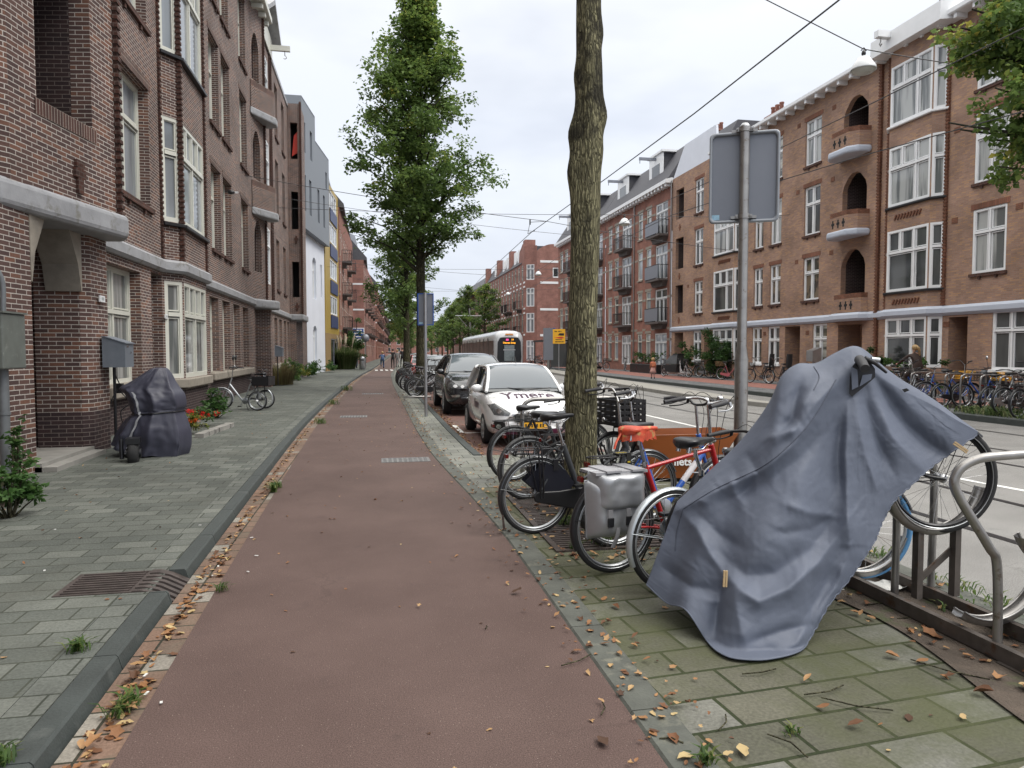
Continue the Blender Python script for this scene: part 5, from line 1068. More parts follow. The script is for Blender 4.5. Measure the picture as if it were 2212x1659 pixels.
for z in (3.96, 3.06):
    b = MB(); b.tube([(0, 0, z - .025), (0, 0, z + .025)], .062, 20); b.box2((-.13, .035, z - .015), (.13, .07, z + .015)); b.box2((-.085, -.02, z - .02), (-.06, .06, z + .02)); b.box2((.06, -.02, z - .02), (.085, .06, z + .02)); b.tube([(-.075, -.05, z), (-.075, .05, z)], .009, 6); b.tube([(.075, -.05, z), (.075, .05, z)], .009, 6); b.build('clamp', STEEL, t)
b = MB(); b.lathe([(.0, 4.03), (.03, 4.025), (.052, 4.0), (.052, 3.98)], (0, 0, 0), 16); b.build('cap', ALU, t)
b = MB(); b.box2((-.335, Y_ - .0025, 3.045), (-.245, Y_ - .001, 3.10)); b.build('sticker', mat('sticker_blue', (.32, .52, .66), .4, var=.25, scale=40), t)
# smaller blue rimmed sign further up the strip
t = empty('traffic_sign', (1.27, 17.75, 0), R(-12), 'small blue rimmed sign back on a thin grey pole by the dark car', 'traffic sign')
b = MB(); b.tube([(0, 0, 0), (0, 0, 3.08)], .038, 14); b.build('pole', ALU, t)
b = MB(); b.box2((-.19, .05, 2.29), (.19, .055, 3.05)); b.build('panel', SIGNG, t)
b = MB(); BLU = mat('sign_blue', (.02, .09, .38), .4)
for a, c in (((-.2, 2.275), (.2, 2.295)), ((-.2, 3.045), (.2, 3.065)), ((-.2, 2.295), (-.18, 3.045)), ((.18, 2.295), (.2, 3.045))): b.box2((a[0], .035, a[1]), (c[0], .06, c[1]))
b.build('rim', BLU, t); b = MB(); b.box2((-.165, .048, 2.31), (-.07, .0495, 2.35)); b.build('sticker', MATS['sticker_blue'], t)
def fontmesh(txt, size, m, name='lettering', ext=.001, bold=0, space=1.0):
    cu = bpy.data.curves.new(name, 'FONT'); cu.body = txt; cu.size = size; cu.extrude = ext; cu.align_x = 'CENTER'; cu.align_y = 'CENTER'; cu.offset = bold; cu.space_character = space; cu.resolution_u = 4
    o = bpy.data.objects.new(name, cu); COL.objects.link(o); bpy.context.view_layer.update()
    me = bpy.data.meshes.new_from_object(o.evaluated_get(bpy.context.evaluated_depsgraph_get())); bpy.data.objects.remove(o); bpy.data.curves.remove(cu)
    me.name = name; me.materials.clear(); me.materials.append(m); return me
def text_on(txt, size, m, parent, loc, rot, name='lettering', bold=0, ext=.001, space=1):
    o = link(name, fontmesh(txt, size, m, name, ext, bold, space), parent); o.location = loc; o.rotation_euler = rot; return o
WLET = mat('white_letter', (.8, .8, .8), .5, var=0); BLET = mat('black_letter', (.015, .015, .015), .5, var=0)
# yellow roadwork notice and crossing sign by the side street
YEL = mat('sign_yellow', (.80, .42, .02), .5, var=.03); REDP = mat('sign_red', (.6, .05, .03), .5)
t = empty('notice_sign', (12.2, 46.2, .3), R(-8), 'yellow roadworks notice with red and black figures on a grey post', 'sign'); t.scale = (.8, 1, .88)
b = MB(); b.tube([(0, 0, 0), (0, 0, 3.1)], .04, 10); b.build('pole', ALU, t)
b = MB(); b.box2((-.52, -.06, 2.05), (.52, -.045, 3.15)); b.build('panel', YEL, t)
b = MB(); [b.box2((x, -.064, z), (x + w_, -.061, z + .09)) for x, w_, z in ((-.38, .05, 2.93), (-.31, .05, 2.93), (-.24, .07, 2.93), (-.06, .05, 2.93), (.01, .05, 2.93), (.08, .05, 2.93), (.2, .03, 2.93), (-.32, .05, 2.15), (-.24, .09, 2.15), (-.12, .05, 2.15), (-.04, .05, 2.15), (.04, .08, 2.15), (.15, .05, 2.15), (.23, .08, 2.15), (.34, .05, 2.15))]; b.build('lettering', BLET, t)
b = MB(); b.prism([(-.45, 2.5), (.2, 2.42), (.45, 2.5), (.2, 2.58)], -.066, -.061, 'Y'); b.build('arrow', REDP, t); b = MB(); b.prism([(-.1, 2.68), (.42, 2.66), (.42, 2.84), (.05, 2.84)], -.066, -.061, 'Y'); b.prism([(-.3, 2.34), (.3, 2.34), (.2, 2.38), (-.3, 2.38)], -.066, -.061, 'Y'); b.build('figure', BLET, t)
t = empty('crossing_sign', (14.9, 59.6, 0), R(-6), 'blue square pedestrian crossing sign with a white triangle', 'traffic sign')
b = MB(); b.tube([(0, 0, 0), (0, 0, 3.6)], .05, 8); b.build('pole', ALU, t); b = MB(); b.box2((-.4, -.07, 2.0), (.4, -.055, 2.85)); b.build('panel', BLU, t)
b = MB(); b.prism([(-.28, 2.12), (.28, 2.12), (0, 2.72)], -.075, -.071, 'Y'); b.build('triangle', WLET, t)
b = MB(); b.prism([(-.06, 2.2), (.1, 2.2), (.02, 2.36), (.05, 2.5), (-.04, 2.5), (-.05, 2.34)], -.08, -.076, 'Y'); b.build('figure', BLET, t)
b = MB(); b.box2((-.5, -.04, 3.4), (.5, -.02, 3.58)); b.build('name_plate', BLU, t)
t = empty('sign_board', (-1.75, 82, 0), R(0), 'blue and white lettered sign board standing at the house corner', 'sign')
b = MB(); b.box2((-.6, -.05, 2.5), (.75, .05, 4.2)); b.build('panel', WHITE, t); b = MB(); b.box2((-.5, -.07, 3.0), (.65, -.051, 4.08)); b.build('blue_field', BLU, t)
b = MB(); b.tube([(0, 0, 0), (0, 0, 2.5)], .06, 8); b.build('pole', ALU, t)
for x0_, x1_, z in ((-.33, .48, 3.84), (-.45, .58, 3.5), (-.33, .5, 3.14)): b = MB(); b.box2((x0_, -.074, z), (x1_, -.0705, z + .13)); b.build('lettering', WLET, t)
t = empty('round_sign', (1.0, 67.5, .045), 0, 'round grey sign back on a post beside the far cycle path', 'traffic sign'); t.location.x = -.75
b = MB(); b.tube([(0, 0, 0), (0, 0, 3.1)], .04, 8); b.build('pole', ALU, t); b = MB(); b.lathe([(0, -.01), (.38, -.01), (.38, .01), (0, .01)], (0, -.06, 2.75), 20, 'Y'); b.build('disc', SIGNG, t)
t = empty('bollard', (-.95, 61.5, .045), 0, 'grey waste bin standing where the cycle path bends', 'waste bin'); b = MB(); b.lathe([(.2, 0), (.24, .05), (.24, .95), (.2, 1.05), (0, 1.1)], (0, 0, 0), 12); b.build('body', ALU, t); b = MB(); b.box2((-.12, -.25, .75), (.12, -.235, .85)); b.build('slot', DARK, t)
# ---------------------------------------------------------------- overhead lamps and wires
LW = mat('lamp_white', (.62, .64, .66), .35, var=.04)
lamps = []
for i, (u, v, D) in enumerate(((1865, 142, 14.7), (1349, 480, 32), (1163, 591, 54), (1097.6, 634.5, 73.5), (1048.5, 663, 95), (1003, 680, 116), (984, 692, 138), (968, 701, 160), (952, 711, 185), (940, 718, 205))):
    d = ray(u, v); f = d.x * math.sin(YAW) + d.y * math.cos(YAW); p = Vector((0, 0, EYE)) + d * (D / f)
    lamps.append(p); t = empty('street_lamp', p, 0, ['nearest white bell lamp hung over the street, top right', 'second bell lamp, in front of the red brick balconies', 'third bell lamp, before the pink corner building', 'fourth bell lamp, left of the corner building balconies', 'fifth bell lamp, above the tram roof', 'sixth bell lamp, small above the distant trees', 'seventh bell lamp', 'eighth bell lamp', 'ninth bell lamp', 'farthest bell lamp'][i] + ('' if i < 6 else ', tiny in the far row of lamps'), 'street lamp', 'bell lamps hung over the street')
    n = 24 if i < 2 else 12
    b = MB(); b.lathe([(.03, .2), (.05, .17), (.12, .15), (.19, .045), (.235, -.02), (.245, -.07), (.25, -.09), (.235, -.09), (.2, -.02), (0, .08)], (0, 0, 0), n); b.build('shade', LW, t)
    b = MB(); b.lathe([(.225, -.085), (.2, -.13), (.12, -.165), (0, -.175)], (0, 0, 0), n); b.build('diffuser', mat('lamp_diffuser', (.45, .44, .40), .3, var=.03), t)
    b = MB(); b.lathe([(.03, .2), (.045, .24), (.03, .3), (.0, .31)], (0, 0, 0), 10); b.tube([(-.06, 0, .3), (0, 0, .36), (.06, 0, .3)], .012, 6); b.build('hanger', BLKM, t)
WIRE = mat('wire', (.05, .05, .055), .5, var=0)
def wire(label, a, c, r=.012, sag=.0, group='overhead wires', n=12, name='overhead_wire'):
    a, c = Vector(a), Vector(c); P = [a.lerp(c, i / n) - Vector((0, 0, sag * 4 * (i / n) * (1 - i / n))) for i in range(n + 1)]
    b = MB(); b.tube(P, r, 5); return tag(b.build(name, WIRE), label, 'overhead wire', group)
up = lambda p, q=.33: Vector((p.x, p.y, p.z + q))
# span wires that carry the lamps, house to house
z0 = lambda y: Vector((-4.8 if y < 44 else -4.2 + bx(y), y, 8.2))
for i, p in enumerate(lamps[:6]):
    a = Vector((-4.8 + bx(p.y) * .8, p.y + (5 if i else -3), 8.6 - .2 * i)) if i else atY(1330, -165, 12.9)
    c = Vector((20.45 if p.y < 80 else 18.6, p.y + (2 if i else 3), 8.4 if i else 8.9))
    wire(['span wire running down to the nearest lamp', 'span wire holding the second lamp', 'span wire holding the third lamp', 'span wire holding the fourth lamp', 'span wire holding the fifth lamp', 'span wire holding the sixth lamp'][i] + ' on the left', a, up(p), .011, .1 if i else 0)
    wire(['span wire from the nearest lamp', 'span wire from the second lamp', 'span wire from the third lamp', 'span wire from the fourth lamp', 'span wire from the fifth lamp', 'span wire from the sixth lamp'][i] + ' to the houses across the street', up(p), c, .011, .1)
# contact wires
def pw(pts, label, r=.014):
    b = MB(); b.tube(pts, r, 5); return tag(b.build('overhead_wire', WIRE), label, 'overhead wire', 'overhead wires')
def atD(u, v, z):  # where the sight line meets the height z
    return G(u, v, z)
pw([atD(1985, -150, 5.6), atD(1810, 2, 5.6), atD(1500, 245, 5.6), atD(1310, 385, 5.6), atD(1150, 500, 5.6), atD(1040, 600, 5.6), atD(985, 660, 5.6)], 'thick contact wire climbing from the street end to the top of the picture', .011)
pw([atD(2400, 170, 5.6), atD(2212, 240, 5.6), atD(1850, 340, 5.6), atD(1620, 410, 5.6), atD(1450, 465, 5.6), atD(1290, 545, 5.6), atD(1150, 620, 5.6), atD(1050, 680, 5.6)], 'lower contact wire crossing before the orange and red houses', .011)
pw([atD(2500, -80, 6.3), atD(2212, 60, 6.3), atD(1900, 215, 6.3), atD(1600, 362, 6.3), atD(1400, 452, 6.3), atD(1200, 560, 6.3), atD(1060, 650, 6.3)], 'upper contact wire crossing the orange brick facade', .010)
wire('left part of the first cross span with the wire hanger, between tree and street', (-4.8, 29, 8.35), G(1180, 478, 7.0), .012, .1)
wire('right part of the first cross span, running behind the near trunk', G(1180, 478, 7.0), (20.45, 36, 7.0), .012, .1)
wire('pale upper cross span between the tall tree and the near trunk', (-4.8, 40, 9.8), (20.45, 46, 9.0), .012, .3)
wire('cross span far up the street', (-3.8, 60, 9.0), (20.45, 66, 8.5), .014, .3)
wire('cross span above the far tram trees', (-2.0, 80, 9.5), (18.6, 88, 8.8), .014, .3)
b = MB(); a = G(1180, 478, 7.0); b.tube([a, G(1145, 480, 6.8), G(1140, 505, 6.4), G(1155, 498, 5.65)], .012, 5); b.tube([G(1145, 480, 6.8) + Vector((0, 0, .1)), G(1145, 480, 6.8) - Vector((0, 0, .1))], .03, 6)
tag(b.build('wire_hanger', WIRE), 'bent bracket joining the cross span to the contact wire', 'wire hanger')
t = empty('wall_anchor', (-4.8, 25.7, 7.0), 0, 'black wire anchor with a white plate on the dark brick wall', 'wire anchor'); b = MB(); b.lathe([(.0, 0), (.06, .02), (.08, .1), (.05, .2), (0, .24)], (0, 0, 0), 10, 'X'); b.build('insulator', BLK, t); b = MB(); b.box2((.24, -.02, -.03), (.34, .02, .03)); b.build('plate', WHITE, t)
wire('thin cable from the black anchor on the dark brick wall along the street', (-4.45, 25.8, 7.0), (-4.3, 47.5, 7.5), .008, .15)
# ---------------------------------------------------------------- fittings on the left wall
BOX = mat('cabinet_grey', (.19, .215, .25), .45, metal=.3, var=.08, scale=8, stain=((.22, .24, .27), 9, .6))
for i, (y, x, lb) in enumerate(((12.35, -4.24, 'blue-grey slanted letterbox cabinet beside the near porch'), (32.9, -4.3, 'second blue-grey letterbox cabinet, beside the far porch'))):
    t = empty('letterbox_cabinet', (x, y, 0), 0, lb, 'letterbox cabinet', 'letterbox cabinets on the dark brick wall'); t.scale = (.8, .75, 1)
    b = MB(); b.prism([(0, 1.38), (0, 1.86), (.05, 1.86), (.42, 1.76), (.42, 1.38)], -.0, .55, 'Y'); b.build('body', BOX, t)
    b = MB(); b.prism([(-.01, 1.875), (-.01, 1.86), (.05, 1.862), (.45, 1.755), (.45, 1.77), (.05, 1.877)], -.02, .58, 'Y'); b.build('lid', BOX, t)
    b = MB(); b.box2((.425, .3, 1.6), (.44, .36, 1.63)); b.box2((.422, .08, 1.7), (.43, .2, 1.73)); b.build('lock', CHROME, t)
    b = MB(); b.tube([(.12, .3, 1.38), (.12, .3, .1)], .03, 8); b.build('duct', BLKM, t)
t = empty('wall_socket', (-4.13, 12.85, 1.02), 0, 'small black socket box with a cable hanging beside the porch', 'socket box')
b = MB(); b.box2((-.1, -.06, -.08), (.02, .06, .08)); b.build('box', BLKM, t)
b = MB(); b.tube(crm([(-.02, .0, -.05), (.1, .05, -.25), (-.02, 0, -.4), (.05, .05, -.7), (.35, .1, -.9)], 6), .009, 5); b.tube(crm([(-.1, -.05, .5), (-.08, -.1, .3), (-.02, 0, .05)], 5), .009, 5); b.build('cable', BLK, t)
# number plates
for y, x, z in ((12.4, -4.25, 2.47), (18.03, -4.8, 2.45)):
    t = empty('house_number', (x, y, z), 0, 'small white house number plate on the ' + ('near porch pier' if y < 13 else 'pier beside the canted bay'), 'number plate'); b = MB(); b.box2((-.0, -.1, -.05), (.025, .1, .05)); b.build('plate', WHITE, t); b = MB(); [b.box2((.025, q, -.025), (.027, q + .022, .025)) for q in (-.05, -.012, .026)]; b.build('digits', mat('faded_digit', (.3, .33, .33), .6), t)
# electric cabinet and pipes at the very left
t = empty('electric_cabinet', (-4.30, 9.12, .19), 0, 'green-grey electric cabinet with a faded sticker on the left brick pier', 'electric cabinet')
GC_ = mat('cabinet_green_grey', (.15, .165, .15), .5, metal=.2, var=.12, scale=7, stain=((.24, .25, .23), 11, .6))
b = MB(); b.box2((0, -.28, 1.25), (.26, .25, 1.88)); bevel(b.build('body', GC_, t), .015); b = MB(); b.box2((-.02, -.3, 1.88), (.28, .27, 1.9)); b.build('lid', GC_, t)
b = MB(); b.box2((.08, -.2825, 1.62), (.2, -.2805, 1.7)); b.build('sticker', mat('faded_red', (.35, .2, .19), .6), t)
b = MB(); b.tube([(.12, 0, 1.25), (.12, 0, -.15)], .055, 12); b.tube([(.12, 0, .72), (.12, 0, .75)], .065, 12); b.build('lower_pipe', mat('pipe_grey', (.17, .18, .19), .5, metal=.3), t)
b = MB(); b.tube(crm([(.12, .05, 1.9), (.11, .05, 2.3), (-.02, -.06, 2.6), (-.02, -.06, 3.4)], 5), .03, 10); b.build('upper_pipe', MATS['pipe_grey'], t)
# cross-street stuff: tram shelter, planter, cabinets
t = empty('tram_shelter', (15.6, 62, .03), 0, 'dark glazed tram shelter right of the tram', 'shelter')
b = MB(); b.box2((-.9, -3, 2.4), (.9, 3, 2.55)); b.build('roof', BLKM, t)
for x, y in ((-.8, -2.9), (.8, -2.9), (-.8, 2.9), (.8, 2.9)): b = MB(); b.box2((x - .05, y - .05, 0), (x + .05, y + .05, 2.4)); b.build('post', BLKM, t)
b = MB(); b.box2((.75, -2.8, .2), (.78, 2.8, 2.3)); b.box2((-.7, -2.85, .2), (.7, -2.82, 2.3)); b.build('pane', GL_D, t)
t = empty('advert_post', (12.9, 52, .03), 0, 'dark upright information panel beside the shelter', 'information panel'); b = MB(); b.box2((-.35, -.15, .9), (.35, .15, 3.3)); b.build('panel', SIGNG, t); b = MB(); b.box2((-.08, -.08, 0), (.08, .08, .9)); b.build('post', STEEL, t)
t = empty('catenary_mast', (13.3, 97, 0), 0, 'grey tram wire mast with a cross arm above the tram', 'mast'); b = MB(); b.tube([(0, 0, 0), (-.35, 0, 7.4)], [.16, .09], 10); b.build('pole', ALU, t); b = MB(); b.tube([(-2.3, 0, 6.4), (1.9, 0, 6.4)], .05, 6); b.tube([(-.2, 0, 4.4), (-2, 0, 6.4)], .03, 6); b.tube([(-.2, 0, 4.4), (1.5, 0, 6.4)], .03, 6); b.build('arm', ALU, t)
t = empty('planter', (19.3, 48.4, .04), 0, 'long black planter with small green plants at the red brick house', 'planter'); b = MB(); b.box2((-.3, -2.6, 0), (.3, 2.6, .62)); bevel(b.build('box', BLK, t), .02)
g = np.random.default_rng(3); c = np.stack([g.normal(0, .1, 24), np.linspace(-2.4, 2.4, 24), .75 + g.random(24) * .7], 1); leaves('plants', c, np.full(24, .25), 900, .13, LEAFD, t, seed=4)
t = empty('grey_cabinet', (19.9, 29.8, .04), 0, 'pale grey letterbox cabinet beside the arched doorway across the street', 'letterbox cabinet'); b = MB(); b.prism([(0, 1.1), (0, 1.6), (.45, 1.75), (.45, 1.1)], -.25, .25, 'Y'); b.build('body', ALU, t); b = MB(); b.box2((.1, -.27, .0), (.3, -.1, 1.1)); b.build('post', ALU, t)
b = MB(); b.prism([(44.35, 10.05), (44.4, 12.2), (44.32, 12.9), (44.45, 13.2)][:0] or [(-4.62, 13.1), (-4.32, 13.3), (-4.25, 14.6), (-4.5, 14.3)], 44.2, 44.22, 'Y'); tag(b.build('flag', [REDP]), 'red cloth hanging in the top loggia of the dark brick corner block', 'cloth')
# ---------------------------------------------------------------- stainless bike hoop and the high-low bike rack
t = empty('bike_hoop', (1.93, 9.2, 0), R(4), 'stainless hoop stand behind the black bikes by the trunk', 'bike stand')
b = MB(); b.tube(crm([(0, 0, 0), (0, 0, .8), (.03, 0, .93), (.12, 0, .99), (.25, 0, 1.0)], 5) + [Vector((1.2, 0, 1.0))] + crm([(1.35, 0, .99), (1.44, 0, .93), (1.47, 0, .8), (1.47, 0, 0)], 5), .028, 12); b.build('tube', STEEL, t)
t = empty('bike_rack', (3.3, 3.6, 0), 0, 'brown steel high and low bike rack with wheel channels at the road edge', 'bike rack')
b = MB()
for x in (-.07, .27): b.box2((x - .02, -2.4, .02), (x + .02, 1.3, .10))
b.build('base_rail', RUST, t)
b = MB(); b.box2((-.11, -.78, -.05), (.34, -.5, .02)); b.build('foot_plate', RUST, t)
def hoop(y, big=True):
    P = [(-.04, y, .045), (-.06, y, .5), (-.12, y, .62), (-.30, y + .02, .9), (-.31, y + .02, 1.0), (-.24, y, 1.07), (-.1, y - .03, 1.10), (.3, y - .05, 1.10), (.38, y - .05, 1.0), (.28, y, .6), (.28, y, .1)]
    if not big: P = [(.02, y, .045), (.02, y, .6), (-.02, y, .85), (.05, y, .95), (.2, y, .95), (.29, y, .85), (.29, y, .1)]
    b = MB(); b.tube(crm(P, 6), .024, 12); b.build('hoop', STEEL, t)
hoop(-.44); hoop(-1.9); hoop(.4, False)
def channel(cx, y, cz, rad, a0, a1, tall):
    b = MB(); rows = []; n = 26
    for i in range(n + 1):
        a = a0 + (a1 - a0) * i / n; rows.append([Vector((cx + (rad + o) * math.cos(a), y + w_, cz + (rad + o) * math.sin(a))) for o, w_ in ((-.03, -.036), (.004, -.034), (.012, 0), (.004, .034), (-.03, .036))])
    b.grid(rows); b.tube([r[0] for r in rows], .007, 6); b.tube([r[-1] for r in rows], .007, 6); b.build('wheel_channel', STEEL, t)
    for x in (.03, .30):
        zt = cz - math.sqrt(max(.01, rad ** 2 - (x - cx) ** 2))
        if tall: b = MB(); b.box2((x - .02, y - .025, .1), (x + .02, y + .025, zt)); b.build('upright', RUST, t)
channel(.14, .22, .875, .37, R(200), R(345), True)
channel(.02, .72, .46, .37, R(215), R(340), False); channel(.12, -.22, .47, .37, R(235), R(350), False); channel(.22, -.62, .87, .37, R(205), R(350), True)
b = MB(); b.box((.18, .24, .30), (.42, .012, .04), ry=R(-38)); b.build('brace', RUST, t)
# crumpled paper by the rack
b = MB(); g = random.Random(4); rows = [[Vector((3.32 + i * .045 + g.gauss(0, .006), 4.15 + j * .04 + g.gauss(0, .006), .03 + abs(g.gauss(0, .014)))) for i in range(6)] for j in range(5)]; b.grid(rows, smooth=False); tag(b.build('crumpled_paper', mat('paper', (.6, .6, .58), .8)), 'crumpled white paper lying by the base rail of the rack', 'paper')
# ================================================================ bicycles
TYRE = RUB; SILV = mat('silver_paint', (.42, .44, .46), .35, metal=.6, var=.08); DKG = mat('dark_grey_paint', (.045, .048, .052), .4, var=.15, scale=10)
LEA = mat('saddle_black', (.014, .014, .016), .35, var=.2, scale=14); GRIP = mat('grip_rubber', (.03, .03, .034), .6, var=.15); LAMPR = mat('red_reflector', (.11, .010, .008), .2, var=.0)
TW = mat('tyre_white_wall', (.03, .03, .03), .8)
_C = {}
def cached(key, fn):
    if key not in _C: _C[key] = fn()
    return _C[key]
def wheel(parent, x, z, Rr, hi, tyre=TYRE, rim=SILV, tr=.024, y=0, stripe=True, nm='wheel'):
    n, m_ = (56, 10) if hi else (24, 5)
    w_ = empty(nm, (x, y, z)); w_.parent = parent; KIDS.setdefault(parent.name, []).append(w_)
    def ty():
        b = MB(); b.ring((0, 0, 0), Rr - tr, tr, n, m_)
        if hi and stripe:
            b.mi = 1
            for s in (-1, 1): b.ring((0, s * tr * .93, 0), Rr - tr * 1.55, .0028, n, 4)
        return b.mesh('tyre', [tyre, SILV])
    link('tyre', cached(('t', Rr, hi, tyre.name, tr, stripe), ty), w_)
    def rm():
        b = MB(); b.ring((0, 0, 0), Rr - tr * 2 - .005, .009 if hi else .011, n, 6 if hi else 4); b.ring((0, .009, 0), Rr - tr * 2 - .004, .007, n, 4); b.ring((0, -.009, 0), Rr - tr * 2 - .004, .007, n, 4); return b.mesh('rim', rim)
    link('rim', cached(('r', Rr, hi, rim.name, tr), rm), w_)
    def sp():
        b = MB(); k = 32 if hi else 16
        for i in range(k):
            a = 2 * math.pi * i / k; o = .9 * (1 if i % 4 < 2 else -1); s = .03 if i % 2 else -.03
            b.tube([(.025 * math.cos(a + o), s, .025 * math.sin(a + o)), ((Rr - .05) * math.cos(a), 0, (Rr - .05) * math.sin(a))], .0013 if hi else .0022, 3, cap=False)
        return b.mesh('spokes', CHROME)
    link('spokes', cached(('s', Rr, hi), sp), w_)
    def hb():
        b = MB(); b.lathe([(0, -.055), (.012, -.05), (.012, -.035), (.028, -.034), (.028, -.028), (.018, -.02), (.018, .02), (.028, .028), (.028, .034), (.012, .035), (.012, .05), (0, .055)], (0, 0, 0), 12, 'Y'); return b.mesh('hub', ALU)
    link('hub', cached(('h',), hb), w_); return w_
def fender(parent, x, z, Rr, a0, a1, m, hi, wd=.027, flap=False):
    b = MB(); rows = []; n = 24 if hi else 10
    for i in range(n + 1):
        a = a0 + (a1 - a0) * i / n; rows.append([Vector((x + (Rr + .012 - o) * math.cos(a), w_, z + (Rr + .012 - o) * math.sin(a))) for w_, o in ((-wd, .018), (-wd * .8, .004), (0, 0), (wd * .8, .004), (wd, .018))])
    b.grid(rows); b.grid([[p - Vector((math.cos(a0), 0, math.sin(a0))) * .001 for p in r] for r in rows])
    for s in (-1, 1):
        for q in ((.12, .8) if hi else (.15,)): a = a0 + (a1 - a0) * q; b.tube([(x, s * .05, z), (x + (Rr + .005) * math.cos(a), s * wd, z + (Rr + .005) * math.sin(a))], .003, 4)
    if flap:
        a = max(a0, a1); c = Vector((x + Rr * math.cos(a), 0, z + Rr * math.sin(a))); d = Vector((-math.sin(a), 0, math.cos(a))); e = c + d * .13 + Vector((-.04, 0, -.02)); b.add([c + Vector((0, -wd, 0)), c + Vector((0, wd, 0)), e + Vector((0, wd * 1.3, 0)), e - Vector((0, wd * 1.3, 0))], [(0, 1, 2, 3)])
    b.build('mudguard', m, parent)
def saddle(parent, x, z, m, hi, tilt=0, nm='saddle', rz=0):
    s_ = empty(nm, (x, 0, z), rz); s_.parent = parent; KIDS.setdefault(parent.name, []).append(s_)
    P = [(a * 1.12, w_ * 1.15, h, t_ * 1.1) for a, w_, h, t_ in [(-.145, .02, 0, .03), (-.13, .075, .012, .05), (-.08, .105, .014, .055), (-.02, .08, .006, .045), (.04, .038, 0, .035), (.10, .024, .0, .03), (.14, .012, -.006, .02)]]
    def f():
        b = MB(); rows = []
        for (a, w_, h, t_) in P: rows.append([Vector((a, w_ * math.cos(q), h + (t_ * .45 if math.sin(q) > 0 else t_) * math.sin(q))) for q in [2 * math.pi * k / 12 for k in range(12)]])
        b.grid(rows, wrap=True); b.add(rows[0], [tuple(range(12))]); b.add(rows[-1], [tuple(range(12))[::-1]])
        return b.mesh('cushion', m)
    o = link('cushion', cached(('sd', m.name), f), s_); o.rotation_euler = (0, tilt, 0)
    if hi: add_sub(o, 1)
    b = MB()
    for s in (-1, 1): b.tube([(-.11, s * .05, -.03), (-.06, s * .025, -.06), (.05, s * .02, -.06), (.11, s * .01, -.02)], .004, 5); b.tube([(-.11, s * .055, -.075), (-.1, s * .055, -.03)], .016, 8)
    b.tube([(0, 0, -.12), (0, 0, -.055)], .014, 8); b.build('saddle_rails', CHROME, s_); return s_
